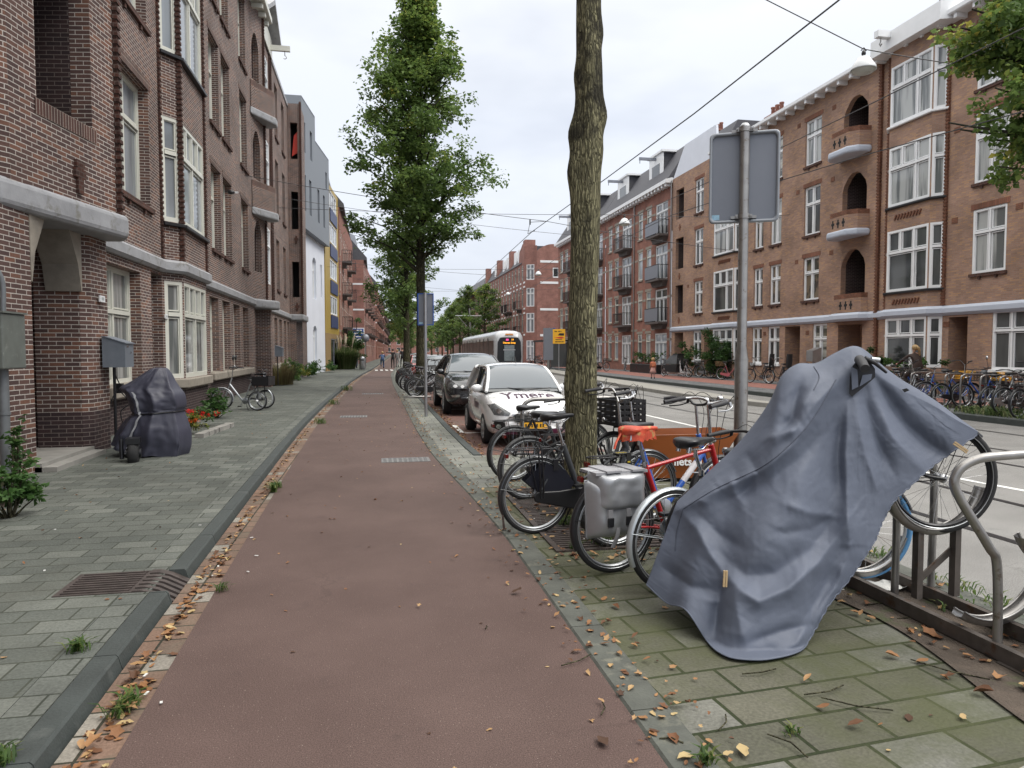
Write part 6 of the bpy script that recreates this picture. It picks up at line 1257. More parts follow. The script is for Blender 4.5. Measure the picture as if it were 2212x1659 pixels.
def bike(name, label, loc, head, group=None, hi=True, Rr=.35, frame=BLK, style='dutch', fend=BLK, bar=BLK, sad=LEA, lean=0, carrier=BLKM, chaincase=True, basket=None, bars='city', tyre=TYRE, sz=.50, wb=1.1, stem=1.06, sadh=.98, crate=None, tail=True, seatpost=CHROME, fork=None, pitch=0, fw=True, flap=False, cat='bicycle', kid=None, rimm=SILV, skirt=None, lock=True, stripe=True, rw=True, ft=1.0):
    t = empty(name, loc, head, label, cat, group); t.rotation_euler = (lean, -pitch, head); z = Rr; n = 12 if hi else 6; fork = fork or frame
    if rw: wheel(t, 0, z, Rr, hi, tyre, rimm, stripe=stripe)
    if fw: wheel(t, wb, z, Rr, hi, tyre, rimm, stripe=stripe)
    BBp = Vector((.46, 0, z - .06)); ST = Vector((.27, 0, z + .44)); SP = Vector((.215, 0, sadh - .03)); HT = Vector((wb - .27, 0, z + .56)); HB = Vector((wb - .205, 0, z + .36)); FC = Vector((wb - .15, 0, z + .18))
    b = MB(); b.tube([BBp, ST], .017 * ft, n); b.tube([HB, HT], .019 * ft, n); b.tube([BBp - Vector((0, .035, 0)), BBp + Vector((0, .035, 0))], .024, n)
    if style == 'dutch':
        b.tube(crm([HB + Vector((-.005, 0, .04)), (wb - .3, 0, z + .16), (.66, 0, z - .0), BBp], 5), .018 * ft, n); b.tube([HT - Vector((0, 0, .06)), BBp.lerp(ST, .42)], .014, n) if style == 'x' else None
        b.tube(crm([HT - Vector((-.01, 0, .05)), (wb - .36, 0, z + .3), (.56, 0, z + .16), BBp.lerp(ST, .3)], 5), .014, n)
    elif style == 'dia': b.tube([HB + Vector((0, 0, .03)), BBp], .018 * ft, n); b.tube([HT - Vector((0, 0, .04)), ST - Vector((0, 0, .03))], .016, n)
    else: b.tube([HB + Vector((0, 0, .04)), BBp + Vector((.05, 0, .01))], .026, n); b.tube([BBp + Vector((.07, 0, .01)), BBp.lerp(ST, .1)], .022, n)
    for s in (-1, 1):
        b.tube([BBp + Vector((0, s * .03, 0)), (.3, s * .045, z - .03), (0, s * .06, z)], .010, n); b.tube([ST - Vector((0, -s * .015, .03)), (0, s * .06, z)], .009, n)
    b.build('frame', frame, t)
    b = MB()
    for s in (-1, 1): b.tube(crm([FC + Vector((0, s * .045, .02)), FC + Vector((.05, s * .05, -.1)), (wb, s * .055, z)], 4), .011, n)
    b.tube([FC + Vector((0, -.05, .02)), FC + Vector((0, .05, .02))], .014, n); b.tube([FC + Vector((0, 0, .02)), HB], .015, n); b.build('fork', fork, t)
    b = MB(); b.tube([ST, SP - Vector((0, 0, .06))], .0135, n); b.build('seat_post', seatpost, t); b = MB(); b.tube([ST - Vector((0, 0, .02)), ST + Vector((0, 0, .02))], .021, n); b.tube([ST + Vector((-.02, 0, 0)), ST + Vector((-.05, .03, 0))], .005, 5); b.build('seat_clamp', CHROME, t)
    saddle(t, SP.x, sadh, sad, hi, R(-4))
    SX = HT + Vector((-.03, 0, .0)); ST_ = Vector((wb - .30, 0, stem)); b = MB(); b.tube([HT, HT.lerp(ST_, .8), ST_], .013, n)
    if bars == 'city': pts = [(ST_.x, 0, stem), (ST_.x + .05, .06, stem + .015), (ST_.x + .05, .16, stem + .035), (ST_.x - .03, .25, stem + .03), (ST_.x - .2, .285, stem + .005)]
    elif bars == 'high': pts = [(ST_.x, 0, stem), (ST_.x + .02, .06, stem + .04), (ST_.x + .03, .17, stem + .12), (ST_.x - .04, .26, stem + .12), (ST_.x - .19, .29, stem + .10)]
    elif bars == 'narrow': pts = [(ST_.x, 0, stem), (ST_.x - .01, .04, stem), (ST_.x - .02, .07, stem), (ST_.x - .03, .09, stem), (ST_.x - .04, .11, stem)]
    else: pts = [(ST_.x, 0, stem), (ST_.x + .03, .08, stem + .01), (ST_.x + .03, .16, stem + .05), (ST_.x - .02, .26, stem + .05), (ST_.x - .08, .34, stem + .04)]
    hb = MB(); pp = crm(pts, 5); k = int(len(pp) * .74)
    for s in (-1, 1): hb.tube([Vector((p.x, p.y * s, p.z)) for p in pp], .0115, n)
    h = hb.build('handlebar', bar, t); b.build('stem', CHROME, t)
    for s in (-1, 1):
        q = [Vector((p.x, p.y * s, p.z)) for p in pp[k:]]; gb = MB(); L_ = len(q); gb.tube(q + [q[-1] + (q[-1] - q[-2]) * .3], [.0165 + .002 * math.sin(i) for i in range(L_)] + [.019], 10 if hi else 6); gb.build('grip', GRIP, h)
        if hi:
            a = q[0]; lb_ = MB(); lb_.tube(crm([a + Vector((.02, 0, -.005)), a + Vector((.04, s * .015, -.03)), a + Vector((-.02, s * .04, -.055)), a + Vector((-.12, s * .05, -.06))], 4), [.008] * 6 + [.006] * 7, 6); lb_.tube([a + Vector((.03, 0, 0)), a + Vector((.03, s * .01, -.03))], .013, 8); lb_.build('brake_lever', BLKM if s > 0 else ALU, h)
            cb = MB(); e = FC + Vector((.02, s * .02, .05)); cb.tube(crm([a + Vector((.04, 0, -.01)), a + Vector((.13, -s * .06, .05)), (ST_.x + .13, s * .05, stem - .05), HT + Vector((.05, s * .03, -.1)), e], 5), .0028, 5); cb.build('brake_cable', BLK, h)
    if hi and bars != 'narrow':
        b = MB(); b.lathe([(0, .03), (.018, .027), (.027, .012), (.028, 0), (.0, 0)], (ST_.x - .0, -.14, stem + .045), 12); b.build('bell', CHROME, h)
    b = MB(); c = BBp
    for s in (-1, 1): b.tube([c + Vector((0, s * .05, 0)), c + Vector((.09 * s, s * .07, -.14 * s))], .009, 6)
    b.lathe([(0, -.004), (.085, -.004), (.09, 0), (.085, .004), (0, .004)], (c.x, -.045, c.z), 20, 'Y'); cr = b.build('crank', ALU, t)
    for s in (-1, 1): b = MB(); b.box(c + Vector((.09 * s, s * .12, -.14 * s)), (.085, .07, .022)); b.build('pedal', BLK, cr)
    if chaincase:
        b = MB(); o_ = [(-.03, z - .05), (-.05, z), (-.02, z + .04), (.2, z + .035), (.46, z + .055), (.55, z + .03), (.58, z - .05), (.55, z - .13), (.46, z - .165), (.3, z - .13)]
        b.prism(o_, -.075, -.045, 'Y'); o = b.build('chain_case', frame if not hi else BLK, t)
        if hi: bevel(o, .012, 3)
    else:
        b = MB(); b.tube([(0, -.045, z + .03), (.46, -.045, z + .03)], .004, 4); b.tube([(0, -.045, z - .03), (.46, -.045, z - .14)], .004, 4); b.lathe([(0, -.05), (.035, -.05), (.035, -.04), (0, -.04)], (0, 0, z), 14, 'Y'); b.build('chain', BLKM, t)
    fender(t, 0, z, Rr, R(15), R(205), fend, hi, flap=flap); fender(t, wb, z, Rr, R(20), R(195), fend, hi)
    if carrier:
        b = MB(); zc = z + Rr + .07
        for s in (-1, 1):
            b.tube([(.24, s * .04, z + Rr + .03), (.16, s * .055, zc), (-.22, s * .06, zc), (-.27, s * .035, zc)], .006, 6); b.tube([(-.1, s * .06, zc), (0, s * .065, z)], .005, 5)
            if hi: b.tube([(.12, s * .02, zc + .012), (-.24, s * .022, zc + .008)], .004, 5); b.tube([(.1, s * .058, zc), (0, s * .065, z)], .005, 5)
        b.tube([(-.27, -.035, zc), (-.27, .035, zc)], .006, 6); b.tube([(.1, -.055, zc), (.1, .055, zc)], .005, 5); b.tube([(-.12, -.055, zc), (-.12, .055, zc)], .005, 5); b.build('carrier', carrier, t)
    if tail: b = MB(); b.box2((-.295, -.03, z + Rr - .0), (-.27, .03, z + Rr + .035)); b.build('tail_light', LAMPR, t); b = MB(); b.lathe([(0, .05), (.022, .04), (.03, 0), (.027, -.02), (0, -.025)], (wb - .12, 0, z + .5), 10, 'X'); b.build('headlight', CHROME, t)
    b = MB(); b.tube([(.40, .04, z - .08), (.33, .13, .01), (.29, .15, .006)], .008, 6); b.build('kickstand', BLKM, t)
    if lock and hi: b = MB(); b.ring((.17, 0, z + .27), .05, .009, 16, 6, 'Y', R(-60), R(240)); b.box2((.15, -.06, z + .22), (.2, -.04, z + .32)); b.build('wheel_lock', BLKM, t)
    if basket:
        x_, z_, a, c, h_ = (wb + .06, z + Rr + .06, .2, .18, .24) if basket[0] == 'f' else (-.08, z + Rr + .08, .2, .16, .22); b = MB()
        for i in range(6): zz = z_ + h_ * i / 5; k = 1 + .12 * i / 5; b.tube([(x_ - a * k, -c * k, zz), (x_ + a * k, -c * k, zz), (x_ + a * k, c * k, zz), (x_ - a * k, c * k, zz)], .007, 4, closed=True)
        for i in range(5):
            f = -1 + i * .5
            for s in (-1, 1): b.tube([(x_ + a * f, s * c, z_), (x_ + a * f * 1.12, s * c * 1.12, z_ + h_)], .007, 4); b.tube([(x_ + s * a, c * f, z_), (x_ + s * a * 1.12, c * f * 1.12, z_ + h_)], .007, 4)
        b.box2((x_ - a, -c, z_ - .01), (x_ + a, c, z_)); b.build('basket', basket[1], t)
    if crate:
        x_, z_ = wb + .08, z + Rr + .1; b = MB(); a, c, h_ = .19, .26, .28
        for s in (-1, 1):
            for i in range(5): b.box2((x_ - a, s * c - .008, z_ + i * h_ / 4.4), (x_ + a, s * c + .008, z_ + i * h_ / 4.4 + .035)); b.box2((x_ + s * a - .008, -c, z_ + i * h_ / 4.4), (x_ + s * a + .008, c, z_ + i * h_ / 4.4 + .035))
            for i in range(5): b.box2((x_ - a + i * a / 2.3, s * c - .007, z_), (x_ - a + i * a / 2.3 + .03, s * c + .007, z_ + h_)); b.box2((x_ + s * a - .007, -c + i * c / 2.2, z_), (x_ + s * a + .007, -c + i * c / 2.2 + .03, z_ + h_))
        b.box2((x_ - a, -c, z_ - .01), (x_ + a, c, z_)); b.build('crate', BLK, t)
        b = MB()
        for s in (-1, 1): b.tube([(x_ - a, s * .2, z_ - .02), (x_ + a, s * .2, z_ - .02), (x_ + a + .06, s * .1, z_ + .02)], .009, 6); b.tube([(x_, s * .1, z_ - .02), (wb, s * .06, z)], .008, 6)
        b.build('front_carrier', BLKM, t)
    if skirt: b = MB(); b.prism([(.05, z + .3), (.27, z + .22), (.36, z + .1), (.3, z - .0), (.02, z + .02), (-.12, z + .14)], -.052, -.048, 'Y'); b.prism([(.05, z + .3), (.27, z + .22), (.36, z + .1), (.3, z - .0), (.02, z + .02), (-.12, z + .14)], .048, .052, 'Y'); b.build('coat_guard', skirt, t)
    if kid:
        b = MB(); x_, z_ = -.02, z + Rr + .12; rows = []
        for i in range(9):
            q = i / 8; wd = .15 + .03 * math.sin(q * 3); rows.append([Vector((x_ - .13 - .05 * q + .07 * math.cos(a_) * (1 - .3 * q), wd * math.sin(a_), z_ + q * .62)) for a_ in [R(60 + 240 * k / 10) for k in range(11)]])
        b.grid(rows); b.grid([[p + Vector((.012, 0, 0)) for p in r] for r in rows]); b.box2((x_ - .16, -.14, z_ - .02), (x_ + .14, .14, z_ + .04)); b.box2((x_ + .0, -.17, z_ - .3), (x_ + .08, -.12, z_)); b.box2((x_ + .0, .12, z_ - .3), (x_ + .08, .17, z_)); b.build('child_seat', kid, t)
    return t
BG = 'bicycles parked around the near tree'
BLUF = mat('blue_frame', (.025, .10, .42), .3, var=.1, scale=20, coat=.5, stain=((.45, .5, .6), 22, .66)); REDF_ = mat('red_frame', (.42, .012, .015), .3, var=.08, scale=15, coat=.5, stain=((.5, .3, .3), 25, .7))
ORC = mat('orange_saddle_cover', (.48, .06, .025), .5, var=.3, scale=25, stain=((.42, .28, .10), 18, .56))
# A: rearmost, B2 behind the trunk, B, F blue, D red, E silver mudguard
bike('bicycle', 'black bicycle with a plastic wrapped saddle, farthest back beside the hoop stand', (1.72, 8.75, 0), R(14), BG, frame=BLK, style='dutch', sadh=.93, stem=.96, fend=BLK, chaincase=False)
bike('bicycle', 'black bicycle with dull grey mudguards and a red tail light left of the trunk', (1.66, 7.62, 0), R(13), BG, frame=DKG, fend=mat('dull_fender', (.07, .07, .072), .4, metal=.3), sadh=.95, bars='high', bar=CHROME, stem=1.16, crate=True, lock=False, ft=1.3)
B1 = bike('bicycle', 'dark grey bicycle with elastic straps on its carrier in front of the trunk', (1.42, 6.18, 0), R(10), BG, frame=DKG, fend=mat('shiny_black_fender', (.05, .052, .055), .18, metal=.6, var=.2, coat=.6), sadh=1.06, bars='high', bar=CHROME, stem=1.16, skirt=mat('coat_guard', (.012, .013, .02), .35), flap=True, wb=1.14, ft=1.7)
b = MB()
for k, x in enumerate((-.02, .01)): b.tube(crm([(x, -.045, .80), (x + .01, -.08, .78), (x + .03, -.085, .5), (x + .04, -.07, .33)], 6), .008, 6)
b.build('elastic_strap', BLK, B1)
F_ = bike('bicycle', 'blue step-through bicycle with white and red marks and a plain black saddle', (1.98, 5.62, 0), R(14), BG, frame=BLUF, style='omafiets', fend=BLKM, sadh=1.02, bars='flat', bar=BLK, stem=1.17, chaincase=False, fork=BLUF, wb=1.13, seatpost=BLUF, ft=1.25)
z = .35; MARK = mat('frame_mark', (.62, .6, .62), .4, stain=((.6, .08, .06), 30, .6)); BB0 = Vector((.46, 0, z - .06)); b = MB()
S0 = Vector((.27, 0, z + .44)); b.tube([BB0.lerp(S0, .3), BB0.lerp(S0, .7)], .0185, 12); H0 = Vector((1.13 - .205, 0, z + .40)); B_2 = BB0 + Vector((.05, 0, .01)); b.tube([B_2.lerp(H0, .45), B_2.lerp(H0, .8)], .0272, 12); b.build('frame_decal', MARK, F_)
b = MB(); YB = mat('strap_black', (.02, .02, .018), .6); b.box2((.06, -.07, .55), (.10, -.064, .80)); b.box2((-.02, -.07, .79), (.12, .07, .796)); o = b.build('strap', YB, F_); b = MB(); [b.box2((.067, -.073, z_), (.093, -.0705, z_ + .012)) for z_ in (.60, .63, .66, .69, .72)]; [b.box2((x_, -.03, .7965), (x_ + .01, .01, .798)) for x_ in (.0, .025, .05, .075)]; b.build('lettering', mat('strap_yellow', (.6, .45, .03), .5), o)
D_ = bike('bicycle', 'red bicycle with an orange patterned saddle cover and a silver pannier bag', (1.74, 4.98, 0), R(12), BG, frame=REDF_, style='dia', fend=BLKM, sadh=1.06, bars='city', bar=CHROME, stem=1.23, chaincase=False, sad=ORC, seatpost=mat('post_grey', (.2, .2, .21), .35, metal=.6), wb=1.15, lock=False, ft=1.25)
b = MB(); b.tube(crm([(.06, 0, 1.04), (.0, -.03, .98), (-.03, -.05, .93)], 4), .01, 6, flat=.4); b.build('cover_string', ORC, D_)
E_ = bike('bicycle', 'bicycle with a pale silver mudguard half under the grey cover', (2.0, 4.55, 0), R(16), BG, frame=DKG, style='dutch', fend=mat('pale_silver_fender', (.50, .54, .57), .3, metal=.5, var=.05), sadh=1.02, bars='city', chaincase=True, fork=DKG, stem=1.0, tail=False, carrier=None, lock=False)
# crumpled skirt of the orange cover
b = MB(); rows = []
for i in range(3):
    rows.append([Vector((.215 - .0 + (.15 + (.015 if k % 2 else -.005) * i) * math.cos(q) * (1 if math.cos(q) < 0 else .85), (.085 + (.012 if k % 3 else -.01) * i) * math.sin(q) * (1.15 if math.cos(q) < .2 else .5), 1.06 + .01 - i * .04 - (.015 if k % 2 and i == 2 else 0))) for k, q in enumerate([2 * math.pi * k / 24 for k in range(24)])])
b.grid(rows, wrap=True); b.build('saddle_cover', ORC, D_)
# silver pannier
t = empty('pannier_bag', (1.74, 4.98, 0), R(12), 'silver-grey pannier bag with two black buckles hanging on the red bicycle', 'pannier bag')
PAN = mat('silver_tarpaulin', (.36, .37, .39), .34, metal=.5, var=.1, scale=5, bump=.25, bscale=9)
from mathutils import noise as mnoise
def pan(x0, x1, z0, z1, y0, y1, nm, fold, seed, m=PAN, taper=.0):
    g = np.random.default_rng(seed); b = MB(); nx, nz = 22, 20; rows = []
    for j in range(nz + 1):
        f = j / nz; r = []
        for i in range(nx + 1):
            e = i / nx; x = x0 + (x1 - x0) * e; x = (x0 + x1) / 2 + (x - (x0 + x1) / 2) * (1 - taper * (1 - f)); z_ = z0 + (z1 - z0) * f
            bl = (1 - (2 * e - 1) ** 6) * (1 - (2 * f - 1) ** 8) ** .6
            w1 = abs(((e * 2.3 + .22 * math.sin(f * 3.5 + seed) + .1 * seed) % 1) * 2 - 1); w2 = abs(((e * 3.1 - f * 1.7 + .37 * seed) % 1) * 2 - 1); y = y0 + (y1 - y0) * bl - fold * bl * (1.1 * (w1 - .5) * (1.1 - f) + .55 * (w2 - .5) * f + .35 * mnoise.noise(Vector((e * 6, f * 5, seed))))
            r.append(Vector((x, y, z_)))
        rows.append(r)
    b.grid(rows); E_g = [r[0] for r in rows] + rows[-1] + [r[-1] for r in rows[::-1]] + rows[0][::-1]; b.tube(E_g, .005, 5); b.box2((x0 + .012, y0 + .0, z0 + .01), (x1 - .012, y0 + .012, z1 - .01)); return b.build(nm, m, t)
pan(-.29, .20, .30, .72, -.075, -.20, 'bag', .022, 1, taper=.08)
pan(-.26, .19, .50, .785, -.07, -.225, 'flap', .02, 4)
b = MB(); b.box2((-.25, -.17, .765), (.18, .07, .785)); b.box2((-.17, -.19, .78), (-.05, .09, .795)); b.box2((.04, -.19, .78), (.15, .09, .795)); b.build('top_strap', mat('strap_white', (.33, .33, .35), .6), t)
for x in (-.17, -.02):
    b = MB(); b.box2((x - .018, -.238, .40), (x + .018, -.232, .53)); b.build('webbing', mat('webbing', (.2, .2, .21), .7), t); b = MB(); b.box2((x - .026, -.248, .41), (x + .026, -.236, .475)); bevel(b.build('buckle', BLK, t), .005)
b = MB(); b.tube(crm([(-.1, -.235, .4), (-.12, -.24, .33), (-.15, -.235, .26)], 5), .018, 6, flat=.15); b.build('strap_end', MATS['webbing'], t)
# cargo bicycle with an orange box
t = bike('cargo_bicycle', 'cargo bicycle with an orange-brown wooden box behind the blue bicycle', (2.05, 7.45, 0), R(-10), None, frame=BLKM, sadh=.98, Rr=.33, wb=1.0, fw=False, style='dutch', stem=1.1, cat='cargo bicycle', bars='high', bar=BLKM)
BOXM = mat('varnished_box_wood', (.30, .085, .020), .35, var=.12, scale=3, coat=.3); BOXD = mat('dark_box_wood', (.06, .018, .014), .4, var=.15)
def plank(pts, th, m, nm, par):  # pts lie in a plane, thickness along normal
    a, b_, c = Vector(pts[0]), Vector(pts[1]), Vector(pts[2]); n_ = (b_ - a).cross(c - a).normalized() * th; k = len(pts); b = MB(); v = [Vector(p) for p in pts]; b.add(v + [p + n_ for p in v], [tuple(range(k)), tuple(range(k, 2 * k))[::-1]] + [(i, k + i, k + (i + 1) % k, (i + 1) % k) for i in range(k)]); return b.build(nm, m, par)
Z0, Z1 = .30, .78
sd_ = [(.85, -.24, Z0), (1.5, -.24, Z0), (1.78, -.24, Z1), (.70, -.24, Z1 - .02)]
s1 = plank([(x, y - .06 * ((z_ - Z0) / (Z1 - Z0)), z_) for x, y, z_ in sd_], .012, BOXM, 'box_side', t)
plank([(x, -y + .06 * ((z_ - Z0) / (Z1 - Z0)), z_) for x, y, z_ in sd_], .012, BOXM, 'box_side', t)
plank([(1.5, -.24, Z0), (1.5, .24, Z0), (1.78, .30, Z1), (1.78, -.30, Z1)], .012, BOXM, 'box_front', t); plank([(.85, .24, Z0), (.85, -.24, Z0), (.70, -.30, Z1 - .02), (.70, .0, Z1 + .14), (.70, .30, Z1 - .02)], .012, BOXD, 'box_back', t); plank([(.85, -.24, Z0), (1.5, -.24, Z0), (1.5, .24, Z0), (.85, .24, Z0)], .012, BOXD, 'box_floor', t)
text_on('rfiets.nl', .115, WLET, t, (1.24, -.285, .475), (R(90) - .11, 0, 0), bold=.003)
b = MB(); b.tube([(.45, 0, .28), (.8, 0, .24), (1.6, 0, .24), (1.95, 0, .45)], .028, 10); b.build('long_tube', BLKM, t)
b = MB(); b.tube([(1.95, 0, .45), (2.0, 0, .62)], .02, 8)
for s in (-1, 1): b.tube([(1.96, s * .05, .48), (2.05, s * .05, .25)], .011, 8)
b.build('front_fork', BLKM, t); wheel(t, 2.05, .25, .25, True)
# low bicycle wheels in the rack under the cover: pale blue tyre
BT = mat('blue_tyre', (.10, .27, .50), .6, var=.1); WR = mat('white_rim', (.62, .65, .68), .4, var=.04)
bike('bicycle', 'bicycle with bright blue tyres and white rims standing in the low slot of the rack', (2.28, 4.42, .06), R(-5), 'bicycles standing in the near rack', frame=BLK, style='omafiets', tyre=BT, rimm=WR, fend=BLK, chaincase=False, wb=1.07, sadh=.9, stem=.98, carrier=None, tail=False, lock=False, stripe=False)
# ================================================================ the grey cover over the lifted bicycle
from mathutils import noise
from mathutils.bvhtree import BVHTree
HUB = Vector((3.44, 3.81, .86)); HD = R(-12.5); ev = Vector((math.cos(HD), math.sin(HD), 0)); nv = Vector((math.sin(HD), -math.cos(HD), 0))
bike('bicycle', 'bicycle under the grey cover with its wheel lifted in the high rack channel', (HUB.x - .80 * ev.x, HUB.y - .80 * ev.y, .045), HD, 'bicycles standing in the near rack', frame=BLK, style='dia', pitch=R(27), sadh=.90, stem=.93, bars='narrow', rimm=BLKM, chaincase=False, carrier=None, tail=False, lock=False, fend=BLK, Rr=.352)
def onplane(u, v, q):
    d = ray(u, v); n2 = nv; P0 = HUB + nv * q; t_ = ((P0 - Vector((0, 0, EYE))).dot(n2)) / d.dot(n2); p = Vector((0, 0, EYE)) + d * t_
    return G(u, v, .02) if p.z < .02 else p
CT = [((1462, 1083), (1396, 1262), .02, .08), ((1500, 1048), (1440, 1302), .03, .2), ((1545, 1005), (1482, 1318), .03, .4), ((1590, 962), (1530, 1388), .04, .5), ((1632, 912), (1562, 1414), .05, .6), ((1665, 862), (1600, 1424), .06, .65), ((1688, 812), (1660, 1424), .08, .65), ((1722, 786), (1728, 1406), .10, .6), ((1762, 784), (1755, 1370), .10, .5), ((1800, 764), (1790, 1308), .06, .4), ((1830, 750), (1830, 1258), .05, .35), ((1852, 748), (1862, 1212), .05, .32), ((1874, 760), (1890, 1168), .06, .28), ((1905, 788), (1905, 1130), .06, .24), ((1945, 818), (1930, 1085), .06, .2), ((1985, 842), (1965, 1052), .05, .16), ((2025, 868), (2005, 1015), .05, .13), ((2065, 898), (2045, 985), .05, .1), ((2113, 932), (2110, 940), .045, .05)]
K_ = lambda *p: [(1355.5 + .4576 * x, 704.9 + .4576 * y) for x, y in p]
FOLDS = [(K_((1040, 330), (1028, 600), (1040, 910), (1048, 1060)), 16, .035), (K_((1010, 420), (995, 620), (1005, 800)), 16, -.03), (K_((1000, 240), (880, 430), (780, 560), (640, 680), (420, 780), (260, 870)), 15, .03), (K_((940, 480), (820, 620), (660, 740), (450, 830)), 18, -.022),
    (K_((1180, 260), (1290, 440), (1430, 560), (1560, 640)), 20, -.04), (K_((1170, 330), (1250, 520), (1400, 680)), 13, .018), (K_((1040, 915), (900, 1120), (760, 1240), (620, 1300), (540, 1250), (450, 1155)), 17, .035), (K_((1010, 860), (860, 1050), (700, 1170), (560, 1180), (430, 1060)), 24, -.03), (K_((250, 870), (330, 960), (390, 1070), (440, 1150)), 14, .025), (K_((330, 880), (430, 980), (560, 1060)), 14, -.018),
    (K_((450, 1200), (425, 1330), (410, 1470)), 12, -.04), (K_((500, 1230), (520, 1360), (560, 1520)), 20, .022), (K_((1045, 1060), (1000, 1200), (920, 1330), (880, 1420)), 14, .025), (K_((980, 1120), (900, 1280), (800, 1420)), 20, -.02), (K_((870, 180), (900, 240), (850, 330), (790, 430)), 12, .03), (K_((830, 220), (800, 330), (780, 430), (720, 500)), 14, -.04), (K_((1050, 190), (920, 330), (800, 470), (680, 560)), 13, .025),
    (K_((640, 540), (740, 500), (800, 490)), 8, .02), (K_((1080, 360), (1120, 600), (1180, 780)), 12, .02), (K_((1120, 340), (1170, 520), (1260, 700)), 12, -.02), (K_((720, 830), (860, 880), (1000, 900)), 9, .012), (K_((700, 980), (860, 960), (960, 900)), 12, -.014), (K_((560, 590), (620, 700), (540, 800)), 12, -.016), (K_((480, 700), (500, 780), (560, 860)), 10, .014), (K_((380, 840), (330, 820), (240, 870)), 9, .012), (K_((150, 1130), (300, 1230), (420, 1250)), 14, -.025), (K_((350, 1290), (440, 1300), (480, 1240)), 10, .015), (K_((560, 1500), (720, 1440), (860, 1410)), 10, -.018), (K_((700, 1540), (800, 1500), (830, 1440)), 8, .014)]
def dseg(p, a, b_):
    ax, ay = a; bx_, by = b_; dx, dy = bx_ - ax, by - ay; t_ = max(0, min(1, ((p[0] - ax) * dx + (p[1] - ay) * dy) / (dx * dx + dy * dy))); return math.hypot(p[0] - ax - t_ * dx, p[1] - ay - t_ * dy), t_
def fold(u, v):
    h = 0
    for pl_, w_, a in FOLDS:
        d = 1e9; k = 0
        for i in range(len(pl_) - 1):
            q, t_ = dseg((u, v), pl_[i], pl_[i + 1])
            if q < d: d = q; k = (i + t_) / (len(pl_) - 1)
        if d < w_ * 2.6: h += 1.45 * a * math.exp(-(d / (w_ * 1.15)) ** 1.4) * min(1, .25 + 4 * k * (1.02 - k) + .0)
    ang = math.atan2(v - 760, u - 1855); rr = math.hypot(u - 1855, v - 760)
    h += .010 * math.sin(ang * 16 + 1) * min(1, rr / 160) * (1 if rr < 420 else .5)
    q = noise.noise(Vector((u * .012, v * .012, 1.5))); h += .014 * q
    r1 = noise.noise(Vector((u * .03 + q * 2, v * .022, 4.))); r2 = noise.noise(Vector((u * .07, v * .055 + r1 * 2, 9.)))
    return h + .003 * (1 - 2 * abs(r1)) + .0015 * (1 - 2 * abs(r2))
def crv(vals, t_):
    n = len(vals) - 1; x = t_ * n; i = min(int(x), n - 1); f = x - i; g = lambda k: vals[max(0, min(n, k))]; a, b_, c, d = g(i - 1), g(i), g(i + 1), g(i + 2)
    return .5 * (2 * b_ + (c - a) * f + (2 * a - 5 * b_ + 4 * c - d) * f * f + (3 * b_ - a - 3 * c + d) * f ** 3)
NC, NR, NB = 210, 130, 26; cols = []
for i in range(NC + 1):
    t_ = i / NC; ru = crv([c[0][0] for c in CT], t_); rv = crv([c[0][1] for c in CT], t_); hu = crv([c[1][0] for c in CT], t_); hv = crv([c[1][1] for c in CT], t_); q0 = crv([c[2] for c in CT], t_); q1 = crv([c[3] for c in CT], t_)
    jx, jy = (1.2 * math.sin(i * 2.1), 1.6 * math.sin(i * 1.3 + 1)) if t_ > .42 else (0, 0)
    col_ = []; back = []
    for j in range(NR + 1):
        s = j / NR; u = ru + (hu + jx * s ** 40 - ru) * s; v = rv + (hv + jy * s ** 40 - rv) * s; q = -.0 + q0 * min(1, s * 12) ** .5 + (q1 - q0) * s ** .85 + fold(u, v) * min(1, s * 7) * min(1, (hv - rv) / 120 + .1)
        col_.append(onplane(u, v, q))
    Rg = col_[0]; H = col_[-1]; zb = min(Rg.z - .03, max(.12, H.z + .05))
    for j in range(1, NB + 1):
        s = j / NB; qb = -.04 * min(1, s * 6) - (.30 * (1 - abs(2 * t_ - .9))) * s ** .7 * (1 if Rg.z > .5 else .5) - .015 * math.sin(i * .22) * s
        back.append(Vector((Rg.x, Rg.y, Rg.z + (zb - Rg.z) * s)) + nv * qb)
    cols.append(back[::-1] + col_)
COVM = mat('cover_fabric', (.112, .129, .172), .58, var=.08, scale=3, bump=.28, bscale=16, spec=.35)
b = MB(); b.grid(cols); o = b.build('bike_cover', COVM); tag(o, 'blue-grey fabric bike cover draped over the lifted bicycle', 'bike cover'); m_ = o.modifiers.new('t', 'SOLIDIFY'); m_.thickness = .004; m_.offset = -1
for p in o.data.polygons: p.use_smooth = True
b = MB(); b.tube([c[-1] for c in cols], .0045, 6); b.build('hem', COVM, o)
bvh_ = BVHTree.FromPolygons([v.co for v in o.data.vertices], [p.vertices for p in o.data.polygons])
for path in (K_((985, 250), (880, 430), (780, 545), (640, 660), (420, 765), (262, 862)), K_((262, 862), (235, 960), (225, 1060)), K_((880, 190), (905, 240), (880, 300))):
    b = MB(); P = []
    for p in crm([Vector((u, v, 0)) for u, v in path], 10):
        h_ = bvh_.ray_cast(Vector((0, 0, EYE)), ray(p.x, p.y).normalized())
        if h_[0] is not None: P.append(h_[0] - ray(p.x, p.y) * .002)
    if len(P) > 2: b.tube(P, .0032, 5); b.build('seam', mat('cover_seam', (.07, .08, .11), .7), o)
